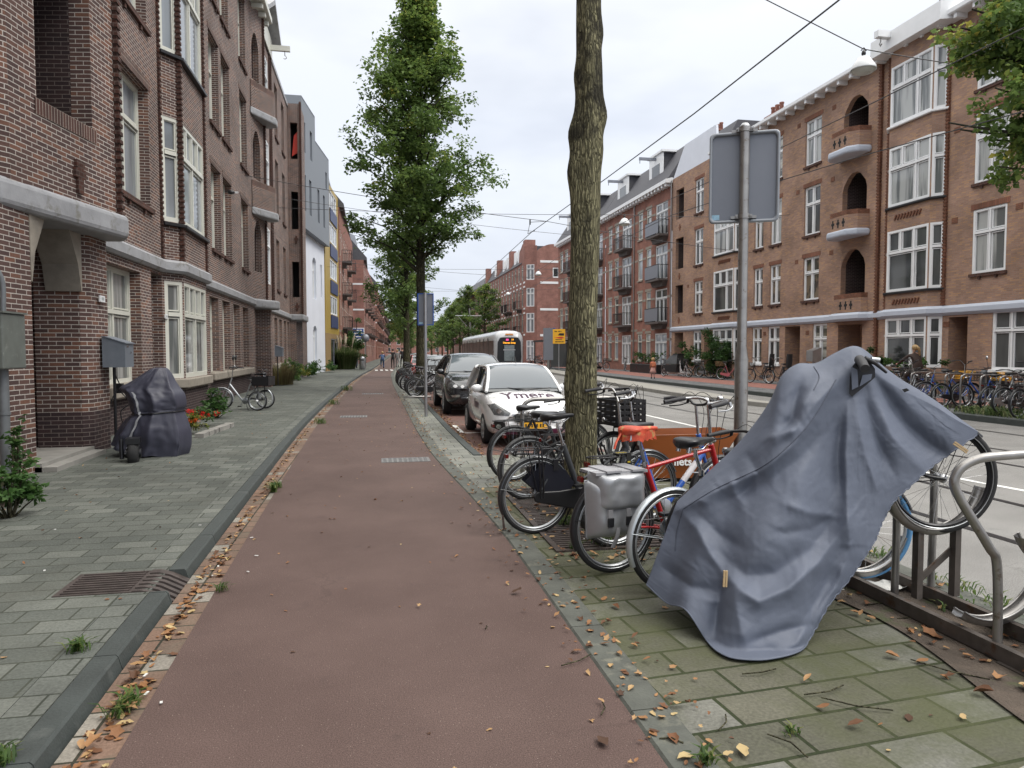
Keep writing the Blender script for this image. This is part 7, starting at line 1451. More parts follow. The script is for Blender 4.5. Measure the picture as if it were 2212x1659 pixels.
# black lining and grip in the tear at the handlebar
t = o; b = MB(); pts = K_((1050, 240), (1062, 188), (1090, 152), (1130, 146), (1168, 200), (1170, 240), (1112, 290), (1060, 332), (1046, 318)); qq = .16
b.add([onplane(u, v, qq) for u, v in pts], [tuple(range(9))]); b.build('torn_lining', mat('cover_lining', (.012, .013, .018), .7), o)
b = MB(); pts = K_((1055, 190), (1085, 205), (1090, 285), (1060, 300)); b.add([onplane(u, v, .17) for u, v in pts], [(0, 1, 2, 3)]); pts = K_((1110, 230), (1155, 225), (1150, 250), (1095, 285)); b.add([onplane(u, v, .17) for u, v in pts], [(0, 1, 2, 3)]); b.build('lining_fold', COVM, o)
t = empty('handlebar_grip', onplane(*K_((1100, 165))[0], .15), 0, 'black handlebar end poking out of the cover with its brake lever', 'handlebar end'); L0 = t.location.copy()
b = MB(); b.tube([onplane(*K_(p)[0], q) - L0 for p, q in (((1095, 158), .12), ((1108, 172), .2), ((1122, 200), .28))], [.03, .028, .026], 14); b.build('grip', GRIP, t)
b = MB(); b.tube([onplane(*K_(p)[0], q) - L0 for p, q in (((1120, 150), .17), ((1170, 175), .17), ((1222, 218), .15))], [.014, .012, .008], 8); b.build('lever', BLK, t); b = MB(); b.tube([onplane(*K_(p)[0], .12) - L0 for p in ((1150, 156), (1188, 160))], .016, 10); b.build('bar_end', ALU, t)
b = MB(); pts = K_((1295, 298), (1318, 292), (1332, 302), (1308, 312)); b.add([onplane(u, v, .10) for u, v in pts], [(0, 1, 2, 3)]); b.build('hole', DARK, o)
WOOD = mat('clothes_peg_wood', (.50, .36, .20), .6)
for (a, c, q, lb) in (((462, 1152), (458, 1228), .62, 'wooden clothes peg clipped low on the front of the grey cover'), ((1540, 550), (1600, 592), .16, 'wooden clothes peg clipped at the edge of the cover by the lifted wheel')):
    a = onplane(*K_(a)[0], q); c = onplane(*K_(c)[0], q); t = empty('clothes_peg', a, 0, lb, 'clothes peg', 'clothes pegs on the cover'); d = c - a; s = nv.cross(d).normalized() * .0085
    for k in (-1, 1):
        b = MB(); b.add([s * k * .2, s * k * 1.3, d + s * k * 1.3, d + s * k * .2, s * k * .2 + nv * .012, s * k * 1.3 + nv * .012, d + s * k * 1.3 + nv * .012, d + s * k * .2 + nv * .012], [(4, 5, 6, 7), (0, 3, 2, 1), (0, 1, 5, 4), (1, 2, 6, 5), (2, 3, 7, 6), (3, 0, 4, 7)]); b.build('leg', WOOD, t)
    b = MB(); b.tube([d * .38 - s * 1.4 + nv * .006, d * .38 + s * 1.4 + nv * .006], .004, 6); b.build('spring', STEEL, t)
# ================================================================ covered scooter on the left pavement
COV2 = mat('navy_cover_fabric', (.046, .047, .070), .5, var=.12, scale=4, bump=.1, bscale=160, spec=.5)
def at_d(u, v, D): d = ray(u, v); f = d.x * math.sin(YAW) + d.y * math.cos(YAW); return Vector((0, 0, EYE)) + d * (D / f)
RG = [(245, 404, 966, 986, .44), (250, 411, 948, 962, .44), (262, 411, 925, 932, .46), (276, 404, 905, 908, .42), (290, 397, 893, 886, .38), (287, 401, 885, 876, .39), (283, 400, 868, 860, .4), (274, 396, 850, 848, .38), (262, 388, 838, 838, .33), (284, 379, 825, 824, .28), (308, 371, 809, 808, .22), (326, 362, 797, 796, .15), (336, 354, 794, 794, .08)]
rows = []; n = 84; PG = [(1, -.1), (.90, .62), (.22, 1.0), (-.52, .92), (-1, .2), (-.7, -.8), (.5, -1)]
for k in range((len(RG) - 1) * 5 + 1):
    t_ = k / ((len(RG) - 1) * 5); ul, ur, vl, vr, dp = [crv([r[i] for r in RG], t_) for i in range(5)]; a = at_d(ul, vl, 10.95); c = at_d(ur, vr, 11.0); ce = (a + c) / 2; h = (c - a) / 2; dn = Vector((-h.y, h.x, 0)).normalized() * dp; row = []
    for j in range(n):
        q = 2 * math.pi * j / n; f = 1 + (.055 * math.sin(7 * q + 1) + .03 * math.sin(13 * q + 2 + t_ * 5)) * max(0, 1 - t_ * 2.4) + .022 * math.sin(9 * q + t_ * 9) * min(1, max(0, (t_ - .3) * 4)) + .02 * noise.noise(Vector((q * 1.5, t_ * 8, 3))) + .03 * (1 - 3 * abs(noise.noise(Vector((q * 2.2 + t_ * 3, t_ * 9 - q * 2, 7))))) + .02 * (1 - 3 * abs(noise.noise(Vector((q * 6 - t_ * 9, t_ * 20, 2)))))
        kq = q / (2 * math.pi) * len(PG); i0 = int(kq) % len(PG); fr = kq - int(kq); A_, B_ = PG[i0], PG[(i0 + 1) % len(PG)]; lx, ly = A_[0] + (B_[0] - A_[0]) * fr, A_[1] + (B_[1] - A_[1]) * fr
        sag = 1 - .10 * math.sin(math.pi * fr) * (1 if t_ > .35 else .3); p = ce + h * lx * (f if abs(lx) < .9 else 1) + dn * ly * f * sag * -1
        if k < 4: p = p + Vector((0, 0, (.09 * max(0, -math.cos(q - .9)) + .02 * math.sin(5 * q)) * (1 - k / 4)))
        row.append(p)
    rows.append(row)
t = empty('scooter', (rows[0][0] + rows[0][n // 2]) / 2, 0, 'black scooter wheel and foot showing below the navy cover', 'scooter'); t.location.z = .045
b = MB(); P = G(289, 997, .045) - t.location; P.z = .125; hd = Vector((-.22, 1, 0)).normalized(); pr2 = Vector((hd.y, -hd.x, 0)); ring = []
for i in range(28): q = 2 * math.pi * i / 28; ring.append(P + hd * .10 * math.cos(q) * 1.3 + Vector((0, 0, .0 + .125 * math.sin(q) * 1.0)))
b.tube(ring, .075, 12, closed=True, flat=.75); b.build('front_wheel', RUB, t); b = MB(); b.tube([P - pr2 * .1, P + pr2 * .1], .07, 14); b.build('hub', BLKM, t)
b = MB(); b.box(P + Vector((0, 0, .18)), (.18, .26, .08), rz=-math.atan2(hd.x, hd.y)); b.build('underbody', BLK, t); b = MB(); b.tube([P + pr2 * -.16 + hd * .05 + Vector((0, 0, .2)), P + pr2 * -.15 + Vector((0, 0, -.08))], .03, 8); b.build('stand', BLK, t)
c = empty('scooter_cover', t.location, 0, 'navy fabric cover with a pale grey strip tied over a scooter by the porch', 'scooter cover'); T0 = t.location
b = MB(); b.grid([[p - T0 for p in r] for r in rows], wrap=True); b.add([p - T0 for p in rows[-1]], [tuple(range(n))[::-1]], smooth=True); b.build('cloth', COV2, c)
b = MB(); rr = rows[20]; b.tube([(p - T0) * 1 + (p - (rows[20][0] + rows[20][n // 2]) / 2).normalized() * .012 for p in rr], .01, 5, closed=True); b.build('tie_cord', BLK, c)
b = MB(); jj = int(n * .40); vs = []
for k in range(0, 38): a, e = rows[k][jj - 1 if k < 20 else jj], rows[k][jj + 1 if k < 20 else jj + 2]; o2 = (ray(290, 900) * -.03); vs.append([a - T0 + o2, a.lerp(e, .62) - T0 + o2])
b.grid(vs); b.build('reflective_strip', mat('reflective_grey', (.33, .34, .36), .4, var=.05), c)
b = MB(); a = at_d(262, 838, 10.95) - T0; b.tube(crm([a, a + Vector((-.06, 0, -.03)), a + Vector((-.12, -.02, -.15)), a + Vector((-.15, -.03, -.25))], 4), .008, 5); b.build('hook_strap', BLK, c)
# ================================================================ cars and the tram
def proj(bvh, p, d):
    h = bvh.ray_cast(Vector(p), Vector(d)); return h[0] if h[0] is not None else None
def decal(bvh, parent, name, m, pts, fn, d, off=.004, cuts=3, mesh=None):
    bm = bmesh.new()
    if mesh: bm.from_mesh(mesh)
    else: bm.faces.new([bm.verts.new((a, c_, 0)) for a, c_ in pts])
    bmesh.ops.triangulate(bm, faces=bm.faces[:])
    if not mesh:
        for _ in range(cuts): bmesh.ops.subdivide_edges(bm, edges=bm.edges[:], cuts=1, use_grid_fill=True)
    bad = []
    for v in bm.verts:
        q = proj(bvh, fn(v.co.x, v.co.y), d)
        if q is None: bad.append(v)
        else: v.co = q - Vector(d) * off
    bmesh.ops.delete(bm, geom=bad, context='VERTS')
    me = bpy.data.meshes.new(name); bm.to_mesh(me); bm.free(); me.materials.append(m)
    for p in me.polygons: p.use_smooth = True
    return link(name, me, parent)
CGL = mat('car_glass', (.05, .058, .064), .08, var=0, coat=1); CGF = mat('windscreen', (.11, .13, .15), .12, var=0, coat=.4); LENS = mat('headlight_lens', (.10, .105, .11), .08, var=.5, scale=25, coat=1); BUMP = mat('bumper_black', (.02, .02, .022), .6)
def car(label, x, y, paint, S, Lh, W_, H_, wbx, Rw, group='cars parked along the cycle path', lower=None, hub=ALU, deco=True):
    t = empty('parked_car', (x, y, -.07), R(-90), label, 'car', group)
    b = MB(); rows = []
    for (xx, zl, zb, hw) in S:
        h = [(0, zl), (.8, zl), (.95, zl + .06), (1.0, zl + .2), (1.0, (zl + zb) / 2), (.975, zb - .12), (.90, zb - .02), (.6, zb + .02), (0, zb + .03)]
        row = [Vector((xx, k * hw, z_)) for k, z_ in h]; rows.append(row + [Vector((p.x, -p.y, p.z)) for p in row[-2:0:-1]])
    b.grid(rows, wrap=True); m_ = len(rows[0]); b.add(rows[0], [tuple(range(m_))], smooth=True); b.add(rows[-1], [tuple(range(m_))[::-1]], smooth=True)
    body = b.build('body', paint, t); add_sub(body, 2)
    cut = MB()
    for wx in wbx:
        for s in (-1, 1): cut.tube([(wx, s * (W_ / 2 - .26), Rw), (wx, s * (W_ / 2 + .2), Rw)], Rw + .045, 28)
    co = link('arch_cutter', cut.mesh('c', DARK)); md = body.modifiers.new('b', 'BOOLEAN'); md.object = co; md.operation = 'DIFFERENCE'; md.solver = 'EXACT'
    bpy.context.view_layer.update(); dg = bpy.context.evaluated_depsgraph_get(); me = bpy.data.meshes.new_from_object(body.evaluated_get(dg)); body.modifiers.clear(); body.data = me; bpy.data.objects.remove(co)
    for p in me.polygons: p.use_smooth = True
    bvh = BVHTree.FromPolygons([v.co for v in me.vertices], [p.vertices for p in me.polygons])
    x1, x2, x3, x4, zb, zr, hb, ht = Lh; P = [(x1, zb), ((x1 + x2) / 2 + .03, (zb + zr) / 2 + .05), (x2, zr), ((x2 + x3) / 2, zr + .03), (x3, zr - .01), ((x3 + x4) / 2 - .05, (zb + zr) / 2 + .05), (x4, zb)]
    pr_ = [crv([p[0] for p in P], i / 24) for i in range(25)]; pz = [crv([p[1] for p in P], i / 24) for i in range(25)]; rows = []
    for a, z_ in zip(pr_, pz):
        f = (z_ - zb) / (zr - zb); hw = hb + (ht - hb) * max(0, f); r = []
        for k in range(13): q = k / 12; yy = math.sin(R(-90 + 180 * q)); r.append(Vector((a + .05 * (1 - yy * yy) * (1 if a > x2 else 0) * (1 - abs(2 * f - 1)) * 2, hw * yy if 0 < k < 12 else hb * yy, zb - .06 + (z_ - zb + .06) * min(1, (1 - abs(yy) ** 3.2) * 1.0 + .0)) if k in (0, 12) else Vector((a, yy * hw * 1.02, zb - .06 + (z_ - zb + .06) * (1 - .10 * abs(yy) ** 4)))))
        rows.append(r)
    b = MB(); b.grid(rows); b.build('window_glass', CGL, t)
    b = MB(); b.grid([[p + Vector((.006, 0, .008)) for p in r[1:12]] for r in rows[1:9]]); b.build('windscreen', CGF, t)
    b = MB(); b.grid([[p + Vector((0, 0, .014)) for p in r[1:12]] for r in rows[8:17]]); b.build('roof', paint, t)
    b = MB()
    for s in (1, 11):
        b.tube([rows[i][s] + Vector((0, 0, .005)) for i in range(0, 9)], .035, 8, flat=.7); b.tube([rows[i][s] + Vector((0, 0, -.005)) for i in range(8, 17)], .035, 8, flat=.7); b.tube([rows[i][s] for i in range(16, 25)], .07, 8, flat=.7)
    b.build('roof_pillar', paint, t)
    b = MB()
    for s in (-1, 1): xm = (x2 + x3) / 2 + .15; b.tube([(xm, s * (hb + .0), zb - .02), (xm - .05, s * (ht + .03), zr - .05)], .03, 6)
    b.build('door_pillar', BLK, t)
    for wx in wbx:
        for s in (-1, 1):
            w_ = empty('wheel', (wx, s * (W_ / 2 - .1), Rw)); w_.parent = t; KIDS.setdefault(t.name, []).append(w_); b = MB(); b.lathe([(Rw * .68, -.1), (Rw * .95, -.1), (Rw, -.07), (Rw, .07), (Rw * .95, .1), (Rw * .68, .1)], (0, 0, 0), 28, 'Y'); link('tyre', b.mesh('tyre', RUB), w_)
            b = MB(); b.lathe([(Rw * .69, s * .085), (Rw * .64, s * .09), (Rw * .6, s * .06), (Rw * .2, s * .05), (.05, s * .08), (0, s * .08)], (0, 0, 0), 28, 'Y')
            link('rim_back', b.mesh('rim', BLKM if deco else hub), w_); b = MB()
            for i in range(9): a = 2 * math.pi * i / 9; b.box((Rw * .38 * math.cos(a), s * .085, Rw * .38 * math.sin(a)), (Rw * .56, .02, .045), ry=-a)
            b.lathe([(.06, s * .08), (.055, s * .1), (0, s * .105)], (0, 0, 0), 14, 'Y'); b.ring((0, s * .088, 0), Rw * .65, .012, 28, 6); link('hub_cap', b.mesh('hub', hub), w_)
    xf = S[0][0] + 1; F = lambda a, c_: (xf, a, c_); D_ = (-1, 0, 0)
    ym = hb + .12
    for s in (-1, 1):
        b = MB(); b.lathe([(0, -.11), (.05, -.1), (.085, -.04), (.09, .03), (.06, .09), (0, .11)], (0, 0, 0), 14, 'Y'); o = b.build('mirror', paint, t); o.location = (x1 - .32, s * ym, zb + .05); o.scale = (.8, 1, .85)
        b = MB(); b.tube([(x1 - .3, s * (hb - .02), zb - .02), (x1 - .32, s * ym, zb + .0)], .025, 8); b.build('mirror_foot', BUMP, t)
        for dx in (x1 - .75, x1 - 1.6):
            if dx > S[-1][0] + .6: b = MB(); b.tube([(dx, s * (W_ / 2 - .012), zb - .16), (dx - .14, s * (W_ / 2 - .012), zb - .155)], .013, 6); b.build('door_handle', paint, t)
    b = MB(); b.tube([(x1 + .02, .1, zb + .02), (x1 - .08, -.35, zb + .07)], .011, 6); b.tube([(x1 + .03, -.05, zb + .02), (x1 - .02, .52, zb + .06)], .011, 6); b.build('wiper', BLK, t)
    return t, bvh, F, D_
SH = [(1.74, .32, .60, .50), (1.70, .24, .68, .64), (1.58, .20, .76, .74), (1.35, .19, .85, .795), (1.0, .19, .92, .81), (.70, .19, .95, .81), (.3, .19, .96, .81), (-.4, .19, .98, .81), (-1.1, .19, 1.0, .80), (-1.5, .2, .99, .77), (-1.68, .26, .93, .70), (-1.73, .36, .85, .60)]
CW = mat('car_white', (.80, .81, .82), .22, var=.02, coat=1); PURP = mat('purple_film', (.16, .03, .10), .3, var=.05, coat=.8); PLET = mat('dusky_lettering', (.13, .06, .11), .4, var=0)
LH_ = (.86, .12, -1.22, -1.66, .95, 1.43, .73, .58)
t, bv, F, D_ = car('small white hatchback with purple lower edges and lettering on the bonnet', 2.78, 13.95, CW, SH, LH_, 1.62, 1.45, (.98, -1.38), .285)
for s in (-1, 1):
    decal(bv, t, 'headlight', LENS, [(s * .77, .74), (s * .66, .78), (s * .43, .62), (s * .45, .57), (s * .70, .58)], F, D_, .006)
    decal(bv, t, 'headlight_lamp', CHROME, [(s * .62 + .05 * math.cos(a), .65 + .045 * math.sin(a)) for a in (0, 1, 2, 3, 4, 5)], F, D_, .012, 1)
    decal(bv, t, 'fog_light_recess', BLK, [(s * .74, .36), (s * .70, .46), (s * .55, .47), (s * .50, .36), (s * .58, .30)], F, D_, .006); decal(bv, t, 'fog_light', CHROME, [(s * .63 + .045 * math.cos(a), .38 + .045 * math.sin(a)) for a in (0, 1, 2, 3, 4, 5)], F, D_, .014, 1)
decal(bv, t, 'bumper_film', PURP, [(-.80, .18), (.80, .18), (.80, .33), (.5, .27), (.3, .24), (-.3, .24), (-.5, .27), (-.80, .33)], F, D_, .005, 4)
decal(bv, t, 'grille_frame', CHROME, [(-.40, .60), (.40, .60), (.36, .46), (.26, .43), (-.26, .43), (-.36, .46)], F, D_, .008); decal(bv, t, 'grille', BLK, [(-.37, .585), (.37, .585), (.33, .47), (.24, .445), (-.24, .445), (-.33, .47)], F, D_, .012)
for z_ in (.49, .53, .565): decal(bv, t, 'grille_bar', CHROME, [(-.34, z_), (.34, z_), (.34, z_ + .008), (-.34, z_ + .008)], F, D_, .018, 3)
decal(bv, t, 'lower_grille', BLK, [(-.34, .33), (.34, .33), (.26, .22), (-.26, .22)], F, D_, .010)
b = MB(); b.box2((1.765, -.26, .34), (1.775, .26, .45)); pl8 = b.build('number_plate', YEL, t); b = MB(); b.box2((1.776, -.258, .342), (1.777, -.205, .448)); b.build('plate_band', mat('plate_blue', (.03, .12, .6), .4), pl8); text_on('NL', .035, WLET, pl8, (1.778, -.232, .362), (R(90), 0, R(90))); b = MB(); [b.box2((1.7755, y_, .365), (1.777, y_ + .026, .425)) for y_ in (-.17, -.125, -.06, -.015, .03, .095, .14)]; b.build('plate_characters', BLET, pl8)
decal(bv, t, 'bonnet_lettering', PLET, None, lambda a, c_: (1.22 - c_ * 1.5, a, 2), (0, 0, -1), .004, mesh=fontmesh('Ymere', .36, PLET, bold=.006))
for s in (1,): decal(bv, t, 'door_lettering', PLET, None, lambda a, c_: (.12 + a, -2, .68 + c_), (0, 1, 0), .004, mesh=fontmesh('Ymere', .22, PLET, bold=.006))
decal(bv, t, 'side_film', PURP, [(-1.0, .16), (.62, .16), (.62, .24), (-.1, .36), (-.6, .52), (-1.0, .70)], lambda a, c_: (a, -2, c_), (0, 1, 0), .004, 4)
b = MB(); b.tube([(.1, 0, 1.46), (-.02, 0, 1.60)], .006, 5); b.build('aerial', BLK, t); b = MB(); b.box2((.2, -.02, 1.33), (.26, .02, 1.36)); b.build('sensor', BLK, t)
SS = [(2.37, .42, .78, .62), (2.32, .30, .86, .80), (2.15, .26, .95, .90), (1.85, .25, 1.03, .945), (1.4, .25, 1.09, .955), (1.0, .25, 1.10, .955), (.4, .25, 1.09, .95), (-.6, .25, 1.12, .95), (-1.5, .25, 1.15, .95), (-2.0, .27, 1.12, .90), (-2.28, .35, 1.05, .82), (-2.36, .5, .95, .7)]
CB_ = mat('car_graphite', (.028, .03, .036), .25, metal=.4, var=.04, coat=1)
t, bv, F, D_ = car('large dark grey coupe-like car parked behind the white hatchback', 2.80, 20.7, CB_, SS, (1.12, .25, -1.1, -2.2, 1.08, 1.60, .84, .62), 1.92, 1.62, (1.45, -1.42), .36)
for s in (-1, 1):
    decal(bv, t, 'headlight', LENS, [(s * .90, .86), (s * .80, .90), (s * .40, .82), (s * .42, .72), (s * .86, .74)], F, D_, .006); decal(bv, t, 'headlight_lamp', WHITE, [(s * .72 + .06 * math.cos(a), .79 + .045 * math.sin(a)) for a in (0, 1, 2, 3, 4, 5)], F, D_, .012, 1); decal(bv, t, 'headlight_lamp', WHITE, [(s * .54 + .05 * math.cos(a), .78 + .04 * math.sin(a)) for a in (0, 1, 2, 3, 4, 5)], F, D_, .012, 1)
    decal(bv, t, 'fog_light', CHROME, [(s * .84, .56), (s * .60, .57), (s * .62, .51), (s * .80, .50)], F, D_, .008); decal(bv, t, 'grille', CHROME, [(s * .03, .88), (s * .34, .88), (s * .32, .62), (s * .06, .62)], F, D_, .006); decal(bv, t, 'grille_slats', BLK, [(s * .05, .86), (s * .32, .86), (s * .30, .64), (s * .08, .64)], F, D_, .012)
decal(bv, t, 'lower_intake', BLK, [(-.6, .48), (.6, .48), (.5, .3), (-.5, .3)], F, D_, .008)
for i, (x, y, c_, lb) in enumerate(((2.85, 33.5, (.45, .48, .52), 'pale silver-blue car half hidden behind the dark grey one'), (3.0, 45.5, (.40, .05, .04), 'red car far up the parking strip'), (3.3, 51.5, (.6, .62, .64), 'small white car far up the parking strip'), (4.1, 68, (.05, .06, .08), 'dark car at the far end of the parking strip'))):
    car(lb, x, y, mat('car_paint_%s' % ('silver', 'red', 'white', 'navy')[i], c_, .3, metal=.2 if i == 0 else 0, var=.02, coat=1), SH, LH_, 1.62, 1.45, (.98, -1.38), .285, deco=False)
# the tram
t = empty('tram', (10.87, 57, -.1), R(-2), 'long white and dark tram approaching with an orange destination display', 'tram')
TWH = mat('tram_white', (.42, .43, .45), .3, var=.03, coat=.5); TGL = mat('tram_glass', (.018, .020, .023), .3, var=.3, scale=.7, spec=.3, coat=.15)
def sec(y, hw, h, dz=0): return [Vector((x * hw, y, z)) for x, z in ((-.96, .3), (-1, .7), (-1, 2.55 * h / 3.4), (-.97, 2.95 * h / 3.4), (-.82, 3.25 * h / 3.4), (-.5, h * .99), (0, h), (.5, h * .99), (.82, 3.25 * h / 3.4), (.97, 2.95 * h / 3.4), (1, 2.55 * h / 3.4), (1, .7), (.96, .3))]
ST = [(0.0, .98, 2.9), (.12, 1.1, 3.15), (.45, 1.2, 3.36), (1.2, 1.22, 3.42), (30, 1.22, 3.42)]
b = MB(); rows = [sec(*s_) for s_ in ST]; b.grid(rows); b.add(rows[0], [tuple(range(13))]); b.build('body', TWH, t)
b = MB(); rows = [[p * 1 + Vector((0.012 * (1 if p.x > 0 else -1), 0, 0)) for p in r] for r in [sec(.6, 1.21, 3.4), sec(1.2, 1.22, 3.42), sec(30, 1.22, 3.42)]]
for sl in (slice(1, 3), slice(10, 12)): b.grid([r[sl] for r in rows], smooth=False)
b.build('side_glass', TGL, t)
b = MB()
for s in (-1, 1):
    for i in range(9): b.box((s * 1.235, 4.2 + i * 3.2, 1.75), (.02, .18 if i % 2 else .5, 2.1))
b.build('window_post', BLK, t)
b = MB(); b.prism([(-.92, .45), (-1.0, 1.2), (-.95, 2.45), (-.72, 2.8), (.72, 2.8), (.95, 2.45), (1.0, 1.2), (.92, .45)], -.05, .1, 'Y'); b.build('front_glass', TGL, t)
b = MB(); b.prism([(-.42, .9), (-.42, 2.2), (.42, 2.2), (.42, .9)], -.062, -.051, 'Y'); b.build('cab_screen', mat('cab_light_glass', (.16, .19, .20), .15, var=.2, coat=1), t); b = MB(); b.box2((-.5, -.07, 1.75), (.5, -.063, 1.85)); b.build('cab_bar', ALU, t)
def emit(name, c_, s):
    m, nt, bb = newmat(name); bb.inputs['Base Color'].default_value = (0, 0, 0, 1); bb.inputs['Emission Color'].default_value = (*c_, 1); bb.inputs['Emission Strength'].default_value = s; return m
LED = emit('led_orange', (1, .42, .03), 1.4); PNK = emit('led_pink', (.9, .08, .35), .9); b = MB(); b.box2((-.62, -.075, 2.28), (.62, -.055, 2.74)); ds = b.build('destination_display', BLK, t)
text_on('Diemen Sniep', .185, LED, ds, (0, -.08, 2.37), (R(90), 0, 0), bold=.006); text_on('19', .2, LED, ds, (.25, -.08, 2.62), (R(90), 0, 0), bold=.006); b = MB(); b.box2((-.28, -.08, 2.54), (-.06, -.076, 2.70)); b.build('line_colour', PNK, ds)
b = MB(); b.prism([(-.35, 3.0), (.35, 3.0), (.3, 3.12), (-.3, 3.12)], -.0, .05, 'Y'); b.build('roof_marker', mat('roof_orange', (.7, .3, .1), .5), t)
b = MB()
for s in (-1, 1): b.box((s * .78, -.04, .62), (.3, .08, .12))
b.build('headlight', CHROME, t); b = MB(); b.tube([(.1, -.07, .6), (.32, -.08, 1.25)], .02, 5); b.build('wiper', BLK, t); b = MB(); b.box2((-1.0, -.08, .12), (1.0, .3, .42)); b.build('bumper', TWH, t)
# ================================================================ people
SKIN = mat('skin', (.48, .27, .19), .5, var=.05); HAIRB = mat('blonde_hair', (.36, .24, .11), .5, var=.35, scale=40); HAIRD = mat('dark_hair', (.03, .02, .015), .5, var=.2)
def person(label, loc, rz, J, cols, h=1.7, hair=HAIRD, group=None, ponytail=False, zs=None, extra=None):
    """J: joint -> (x, y, z, radius) in metres for a 1.7 m body; one skinned surface"""
    t = empty('person', loc, rz, label, 'person', group); s = h / 1.7; bm = bmesh.new(); lay = bm.verts.layers.skin.verify(); V = {}
    for k, (x, y, z, r) in J.items():
        v = bm.verts.new((x * s, y * s, z * s)); v[lay].radius = (r * s, r * s); v[lay].use_root = k == 'pelvis'; V[k] = v
    E = [('pelvis', 'waist'), ('waist', 'chest'), ('chest', 'neck'), ('neck', 'head'), ('head', 'top')]
    for q in 'lr': E += [('chest', 'sh' + q), ('sh' + q, 'el' + q), ('el' + q, 'wr' + q), ('wr' + q, 'ha' + q), ('pelvis', 'hi' + q), ('hi' + q, 'kn' + q), ('kn' + q, 'an' + q), ('an' + q, 'to' + q)]
    for a, c in E: bm.edges.new((V[a], V[c]))
    me = bpy.data.meshes.new('b'); bm.to_mesh(me); bm.free(); o = link('body', me, t); o.modifiers.new('k', 'SKIN').use_smooth_shade = True; add_sub(o, 1)
    bpy.context.view_layer.update(); m2 = bpy.data.meshes.new_from_object(o.evaluated_get(bpy.context.evaluated_depsgraph_get())); o.modifiers.clear(); o.data = m2; m2.name = 'body'
    m2.materials.clear()
    for c in cols: m2.materials.append(c)      # skin, top, trousers, shoes
    zs = zs or (.09, .93, 1.44); P = {k: Vector(v[:3]) * s for k, v in J.items()}
    for p in m2.polygons:
        c = p.center; i = 2
        if min((c - P[k]).length for k in ('hal', 'har')) < .10 * s: i = 0
        elif min((c - P[k]).length for k in ('tol', 'tor', 'anl', 'anr')) < .10 * s: i = 3
        elif c.z > zs[2] * s and (c - P['neck']).length < .35 * s and (c - P['head']).length < .17 * s: i = 0
        elif c.z > zs[1] * s or min((c - P[k]).length for k in ('ell', 'elr', 'wrl', 'wrr', 'shl', 'shr')) < .12 * s: i = 1
        p.material_index = i; p.use_smooth = True
    b = MB(); H = P['head'].lerp(P['top'], .55); b.lathe([(0, -.09), (.07, -.07), (.098, -.01), (.1, .05), (.07, .10), (0, .125)], H + Vector((0, -.018, 0)), 14); o = b.build('hair', hair, t)
    if ponytail: b = MB(); b.tube(crm([H + Vector((0, -.09, .06)), H + Vector((0, -.15, .02)), H + Vector((.05, -.15, -.10)), H + Vector((.09, -.12, -.24))], 4), [.03] * 4 + [.045] * 5 + [.03] * 4, 8); b.build('ponytail', hair, o)
    b = MB(); b.lathe([(0, 0), (.012, .01), (.008, .03), (0, .035)], H + Vector((0, .088, -.05)), 6); b.build('nose', SKIN, t)
    return t
ST_ = dict(pelvis=(0, 0, .93, .13), waist=(0, 0, 1.08, .11), chest=(0, 0, 1.30, .135), neck=(0, 0, 1.47, .052), head=(0, .01, 1.56, .075), top=(0, .01, 1.66, .075), shl=(-.17, 0, 1.40, .055), shr=(.17, 0, 1.40, .055), ell=(-.22, -.03, 1.15, .042), elr=(.22, -.02, 1.15, .042), wrl=(-.22, .08, .94, .03), wrr=(.22, .10, .94, .03), hal=(-.22, .12, .86, .035), har=(.22, .14, .86, .035),
           hil=(-.09, 0, .88, .085), hir=(.09, 0, .88, .085), knl=(-.10, .10, .50, .06), knr=(.10, -.02, .50, .06), anl=(-.10, .16, .08, .04), anr=(.10, -.24, .12, .04), tol=(-.10, .28, .04, .035), tor=(.10, -.14, .04, .035))
RD = dict(ST_, pelvis=(0, -.12, .98, .15), waist=(0, -.09, 1.13, .13), chest=(0, .02, 1.34, .15), neck=(0, .05, 1.50, .052), head=(.02, .07, 1.59, .078), top=(.02, .07, 1.69, .078), shl=(-.18, .04, 1.43, .06), shr=(.18, .04, 1.43, .06), ell=(-.30, .22, 1.24, .05), elr=(.26, .22, 1.22, .05), wrl=(-.30, .44, 1.12, .033), wrr=(.28, .42, 1.12, .033), hal=(-.29, .52, 1.12, .035), har=(.28, .50, 1.12, .035), hil=(-.11, -.08, .93, .11), hir=(.11, -.08, .93, .11), knl=(-.12, .30, .72, .075), knr=(.12, .20, .52, .075), anl=(-.13, .20, .34, .05), anr=(.13, .12, .14, .05), tol=(-.13, .32, .30, .04), tor=(.13, .25, .12, .04))
BRN = mat('dark_brown_sweater', (.035, .020, .016), .8, var=.2, scale=12); BRT_ = mat('brown_trousers', (.03, .024, .02), .8); ORG = mat('orange_top', (.62, .20, .10), .7); PNKM = mat('pale_pink_cloth', (.55, .30, .26), .8); NAVY = mat('navy_cloth', (.02, .03, .06), .8); BLC = mat('black_cloth', (.015, .015, .018), .8); GRC = mat('grey_cloth', (.2, .2, .2), .8); JEAN = mat('jeans', (.06, .10, .2), .8)
WX, WY = 17.75, 20.7
person('woman with a blonde ponytail and dark brown sweater cycling away behind the racks', (WX, WY, .045), 0, RD, (SKIN, BRN, BRT_, BLC), 1.74, HAIRB, ponytail=True)
yX = lambda u, x: x * ray(u, 700).y / ray(u, 700).x
b0 = bike('bicycle', 'blue bicycle ridden by the woman in dark brown', (WX, WY - .55, .04), R(90), None, hi=False, frame=BLUF, style='omafiets', Rr=.34, bars='city', bar=CHROME, stem=1.12)
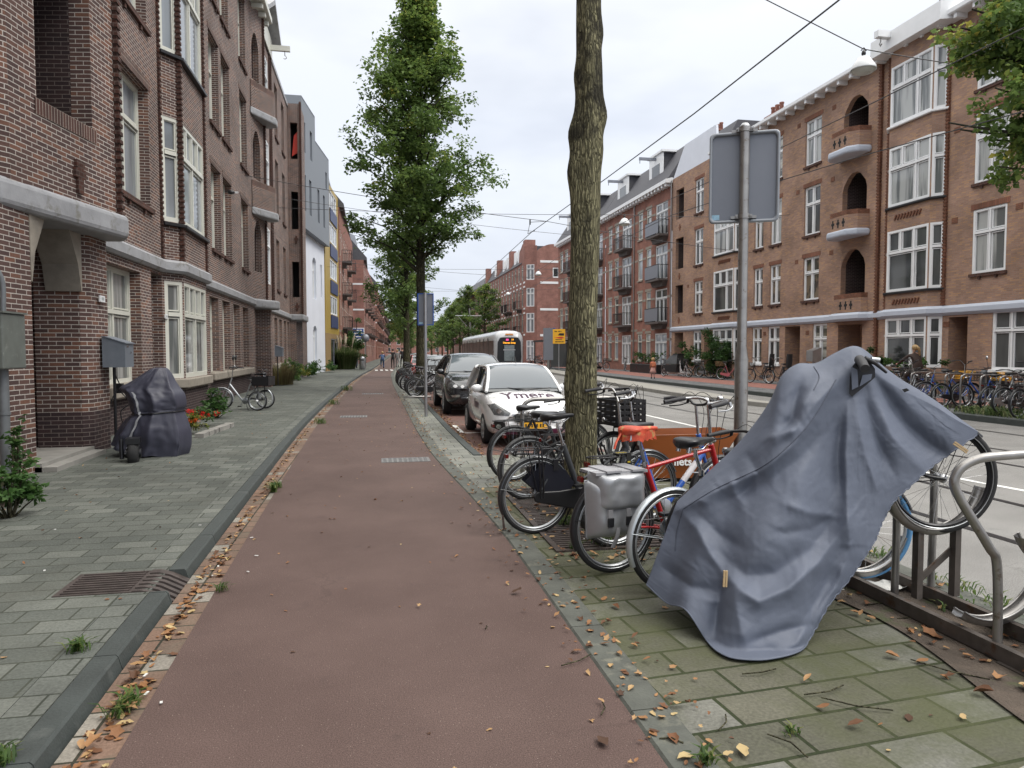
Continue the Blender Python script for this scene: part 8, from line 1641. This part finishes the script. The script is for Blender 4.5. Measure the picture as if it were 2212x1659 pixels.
t = person('small child in an orange top and pink skirt walking away on the far pavement', (15.3, 37.4, .04), R(-15), ST_, (SKIN, ORG, PNKM, BLC), 1.16, HAIRB)
b = MB(); b.lathe([(.10, .66), (.15, .5), (.19, .36), (.17, .36)], (0, 0, 0), 14); b.build('skirt', PNKM, t); b = MB(); b.box((0, -.12, .84), (.2, .1, .24)); bevel(b.build('backpack', ORG, t), .03)
for (x, y, rz, h, c, hr, lb, J) in ((1.75, 67, 0, 1.78, (SKIN, BLC, BLC, BLC), HAIRD, 'person in black with one arm out walking on the far cycle path', dict(ST_, ell=(-.42, 0, 1.36, .042), wrl=(-.62, .05, 1.4, .03), hal=(-.70, .05, 1.42, .035))), (2.75, 70, 15, 1.9, (SKIN, BLC, BLC, BLC), HAIRD, 'taller person in black at the right of the far group', ST_), (2.25, 69.5, 0, 1.7, (SKIN, GRC, GRC, BLC), HAIRB, 'person in light grey between the two black figures', ST_), (-1.55, 66.2, 160, 1.75, (SKIN, GRC, NAVY, BLC), HAIRD, 'person standing at the wall by the far round sign', ST_), (14.2, 70, 0, 1.7, (SKIN, BLC, NAVY, BLC), HAIRD, 'person waiting at the tram stop under the shelter', ST_)):
    person(lb, (x, y, 0), R(rz), J, c, h, hr, 'people far up the street')
person('child in blue riding a bicycle ahead of the far walkers', (.75, 63.5, .0), R(0), RD, (SKIN, JEAN, JEAN, BLC), 1.5, HAIRB, 'people far up the street')
# ================================================================ bicycles on the far side and up the strip
REDB = mat('red_bike_paint', (.30, .02, .03), .35, coat=.3); PNKB = mat('pink_bike_paint', (.45, .13, .15), .35, coat=.3); WHB = mat('white_bike_paint', (.6, .6, .6), .3, coat=.3); KID = mat('child_seat_black', (.02, .02, .022), .5); WICK = mat('wicker', (.20, .12, .06), .8)
FG = 'bicycles parked along the far facade'; SGp = 'bicycles parked in the strip beyond the dark car'; RGp = 'bicycles in the far racks'
P1 = bike('bicycle', 'grey city bicycle against the red brick house, farthest left', (19.4, yX(1352, 19.4), .04), R(75), FG, hi=False, frame=SILV, fend=BLK)
P2 = bike('bicycle', 'dark red bicycle leaning by the planter', (19.2, yX(1384, 19.2), .04), R(-55), FG, hi=False, frame=REDB, fend=REDB, basket=('f', BLK))
P3 = bike('bicycle', 'black bicycle seen end on at the left end of the planter', (18.6, yX(1432, 18.6), .04), R(-98), FG, hi=False, frame=BLK, basket=('f', BLK), sadh=1.05, stem=1.2, bars='high')
P4 = bike('bicycle', 'salmon pink step-through bicycle in front of the laurel bush', (18.7, yX(1558, 18.7) - .1, .04), R(-62), FG, hi=False, frame=PNKB, style='omafiets', fend=BLK, basket=('r', WICK))
P5 = bike('bicycle', 'black bicycle with a tall black child seat under the ground floor window', (18.9, yX(1662, 18.9), .04), R(112), FG, hi=False, frame=BLK, kid=KID, basket=('f', BLK), bars='high', bar=CHROME, stem=1.14)
def again(p, label, x, y, rz, group, z=.04):
    c = copy_tree(p); c['label'] = label; c['group'] = group; c.location = (x, y, z); c.rotation_euler = (random.gauss(0, .04), 0, R(rz)); return c
again(P3, 'black bicycle beside the child in orange', 18.9, yX(1478, 18.9), -60, FG); again(P3, 'second black bicycle close beside the planter, nearer the cargo bicycle', 19.1, yX(1466, 19.1), -95, FG)
again(P1, 'grey bicycle just left of the small laurel bush', 19.2, yX(1512, 19.2), -70, FG); again(P3, 'black bicycle lying low between the cargo bicycle and the broad bush', 19.3, yX(1534, 19.3), -50, FG)
again(P5, 'black bicycle with a child seat half hidden by the grey cover', 18.9, yX(1700, 18.9), 100, FG); again(P2, 'dark red bicycle seen just left of the cover on the far pavement', 17.2, yX(1716, 17.2), -75, FG)
again(P3, 'black bicycle behind the covered bike, in front of the doorway', 19.0, yX(1925, 19), -100, FG); again(P1, 'silver bicycle at the hedge under the big bay window', 19.2, yX(1955, 19.2), -85, FG)
YLB = bike('bicycle', 'blue bicycle with a yellow front basket in the far racks', (16.9, 17.9, .04), R(172), RGp, hi=False, frame=BLUF, style='omafiets', fend=BLK, basket=('r', YEL))
RDC = bike('bicycle', 'black bicycle with a red child seat in the far racks', (17.6, 16.0, .04), R(176), RGp, hi=False, frame=BLK, kid=mat('red_seat', (.4, .02, .02), .4))
for i, (p, x, y, rz, lb) in enumerate(((P3, 15.6, 19.2, 8, 'black bicycle at the left end of the far racks'), (P1, 15.2, 18.55, 12, 'silver bicycle behind the first hoop of the far racks'), (P3, 15.5, 17.1, 5, 'black bicycle between the second and third hoop of the far racks'), (YLB, 17.2, 16.9, 175, 'blue and yellow bicycle behind the third hoop'), (P1, 15.5, 15.55, 10, 'silver bicycle at the right of the red child seat'), (P3, 15.3, 14.9, 0, 'black bicycle cut by the right edge of the picture'), (P2, 17.3, 14.9, 180, 'dark red bicycle near the right edge behind the weeds'), (P3, 15.0, 14.2, 12, 'nearest black bicycle of the far racks, low over the weeds'))): again(p, lb, x, y, rz, RGp)
t = empty('bike_rack', (16.2, 17, .04), 0, 'row of low stainless hoops and wheel channels on the far verge', 'bike rack')
b = MB()
for x in (-.25, .25): b.box2((x - .025, -3.3, .0), (x + .025, 2.2, .08))
b.build('base_rail', RUST, t)
for y in (1.7, 1.1, .4, -.15, -.8, -1.4, -2.1, -2.8): b = MB(); b.tube(crm([(-.3, y, 0), (-.3, y, .8), (-.22, y, .92), (-.1, y, .95), (.3, y, .95), (.42, y, .92), (.5, y, .8), (.5, y, 0)], 4), .026, 8); b.build('hoop', STEEL, t)
for y in (1.4, .75, .1, -.5, -1.1, -1.75): b = MB(); b.tube([(.33 * math.cos(a), y, .38 + .36 * math.sin(a)) for a in [R(200 + 14 * k) for k in range(11)]], .022, 6, flat=.6); b.build('wheel_channel', STEEL, t)
for i, (x, y, rz, p) in enumerate(((1.45, 24.6, 12, P3), (1.4, 25.4, 16, P1), (1.42, 26.2, 10, P3), (1.35, 28.6, 14, P3), (1.3, 29.8, 12, P1), (1.3, 31, 14, P3), (1.3, 32.4, 10, P1), (1.35, 34, 12, P3), (1.4, 36, 14, P3), (1.5, 38.5, 12, P1))):
    again(p, ('nearest', 'second', 'third', 'fourth', 'fifth', 'sixth', 'seventh', 'eighth', 'ninth', 'farthest')[i] + (' black' if p is P3 else ' silver') + ' bicycle of the row between the dark car and the cycle path', x, y, rz, SGp, .0)
for i, (x, y) in enumerate(((16.6, 52), (16.7, 54), (16.8, 72), (17, 74.5), (16.6, 76))): again((P3, P1)[i % 2], ('bicycle left of the tram shelter', 'second bicycle by the tram shelter', 'bicycle under the crossing sign', 'second bicycle under the crossing sign', 'bicycle parked at the corner shop front')[i], x, y, 20, 'bicycles parked by the tram stop')
t = empty('bike_stand', (1.35, 23.6, 0), 0, 'low grey bike stand bar at the kerb by the dark car', 'bike stand'); b = MB(); b.tube([(-.35, 0, .0), (-.35, 0, .12), (.5, 0, .12), (.5, 0, 0)], .03, 8); b.build('bar', STEEL, t)
# white cargo bicycle with a hood
cx_, cy_ = 18.3, yX(1489, 18.3); t = bike('cargo_bicycle', 'white framed cargo bicycle with a black box and rain hood', (cx_, cy_, .04), R(108), None, hi=False, frame=WHB, fw=False, style='omafiets', wb=1.0, Rr=.3, fend=BLK, cat='cargo bicycle', stem=1.1)
b = MB(); b.prism([(.8, .3), (1.75, .3), (2.0, .75), (.72, .78)], -.28, .28, 'Y'); bevel(b.build('box', BLK, t), .03); b = MB(); b.prism([(.78, .8), (1.9, .78), (1.45, 1.2), (1.0, 1.38), (.7, 1.35)], -.27, .27, 'Y'); b.build('rain_hood', mat('hood_film', (.07, .075, .08), .15, coat=1), t); b = MB(); b.prism([(.62, 1.34), (1.1, 1.37), (1.1, 1.42), (.62, 1.42)], -.29, .29, 'Y'); b.build('hood_top', BLK, t)
b = MB(); b.tube([(.5, 0, .3), (.8, 0, .22), (1.8, 0, .22), (2.15, 0, .5)], .045, 8); b.tube([(.7, 0, .3), (.78, 0, 1.0)], .04, 8); b.build('white_tube', WHB, t); wheel(t, 2.2, .25, .25, False)
# grey motor scooter behind the racks
t = empty('motor_scooter', (17.6, 17.0, .04), R(150), 'dark grey motor scooter with a round mirror behind the far racks', 'scooter')
b = MB(); b.prism([(.62, .35), (.72, .9), (.6, 1.1), (.5, .95), (.45, .4), (-.1, .35), (-.2, .7), (-.7, .75), (-.75, .5), (-.4, .28)], -.16, .16, 'Y'); bevel(b.build('body', mat('scooter_grey', (.09, .10, .11), .3, coat=.6), t), .05, 3)
for x in (.75, -.55): wheel(t, x, .24, .24, False, tr=.045)
b = MB(); b.box2((-.7, -.13, .75), (-.05, .13, .84)); bevel(b.build('seat', LEA, t), .03); b = MB(); b.tube([(.52, -.3, 1.12), (.58, 0, 1.1), (.52, .3, 1.12)], .02, 8); b.build('handlebar', BLK, t); b = MB(); b.tube([(.55, .2, 1.12), (.6, .25, 1.35)], .01, 6); b.lathe([(0, -.02), (.07, -.01), (.06, .02), (0, .02)], (.6, .25, 1.4), 10, 'X'); b.build('mirror', CHROME, t)
# silver tandem tricycle on the left pavement
t = bike('tricycle', 'silver adult tricycle with two saddles and a black rear basket on the left pavement', (-3.0, 20.2, .045), R(172), None, rw=False, frame=SILV, style='omafiets', Rr=.30, wb=1.05, fend=SILV, sadh=.86, bars='city', stem=1.12, bar=BLK, cat='tricycle', chaincase=False, carrier=None, tail=False, lock=False, basket=None)
for s in (-1, 1): wheel(t, .0, .26, .26, True, y=s * .36); b = MB(); b.lathe([(0, 0), (.035, .01), (.03, .03), (0, .035)], (.0, s * .40, .26), 12, 'Y'); b.build('hub_cap', WHITE, t)
b = MB(); b.tube([(0, -.36, .26), (0, .36, .26)], .02, 8); b.tube([(.3, 0, .3), (0, 0, .27)], .03, 8)
for s in (-1, 1): b.tube([(0, s * .3, .26), (0, s * .3, .72)], .012, 6)
b.build('rear_axle', BLKM, t); b = MB()
x0, x1, y0, y1, z0, z1 = -.28, .16, -.32, .32, .66, .9; b.box2((x0, y0, z0), (x1, y1, z0 + .01))
for p, q in (((x0, y0), (x1, y0 + .012)), ((x0, y1 - .012), (x1, y1)), ((x0, y0), (x0 + .012, y1)), ((x1 - .012, y0), (x1, y1))): b.box2((*p, z0), (*q, z1))
b.build('rear_basket', BLK, t); b = MB(); b.tube(crm([(-.1, 0, .95), (.02, .2, 1.08), (-.1, .3, 1.06)], 5), .012, 8); b.tube(crm([(-.1, 0, .95), (.02, -.2, 1.08), (-.1, -.3, 1.06)], 5), .012, 8); b.tube([(-.1, 0, .95), (.2, 0, .5)], .014, 8); b.build('second_handlebar', BLK, t)
saddle(t, .02, .97, LEA, True)
for s in (.25, .05): b = MB(); b.tube([(.66, s, 1.14), (.64, s + .03, 1.34)], .006, 5); b.lathe([(0, -.012), (.075, -.005), (.07, .012), (0, .012)], (.64, s + .03, 1.41), 14, 'X'); b.build('mirror', BLK, t)
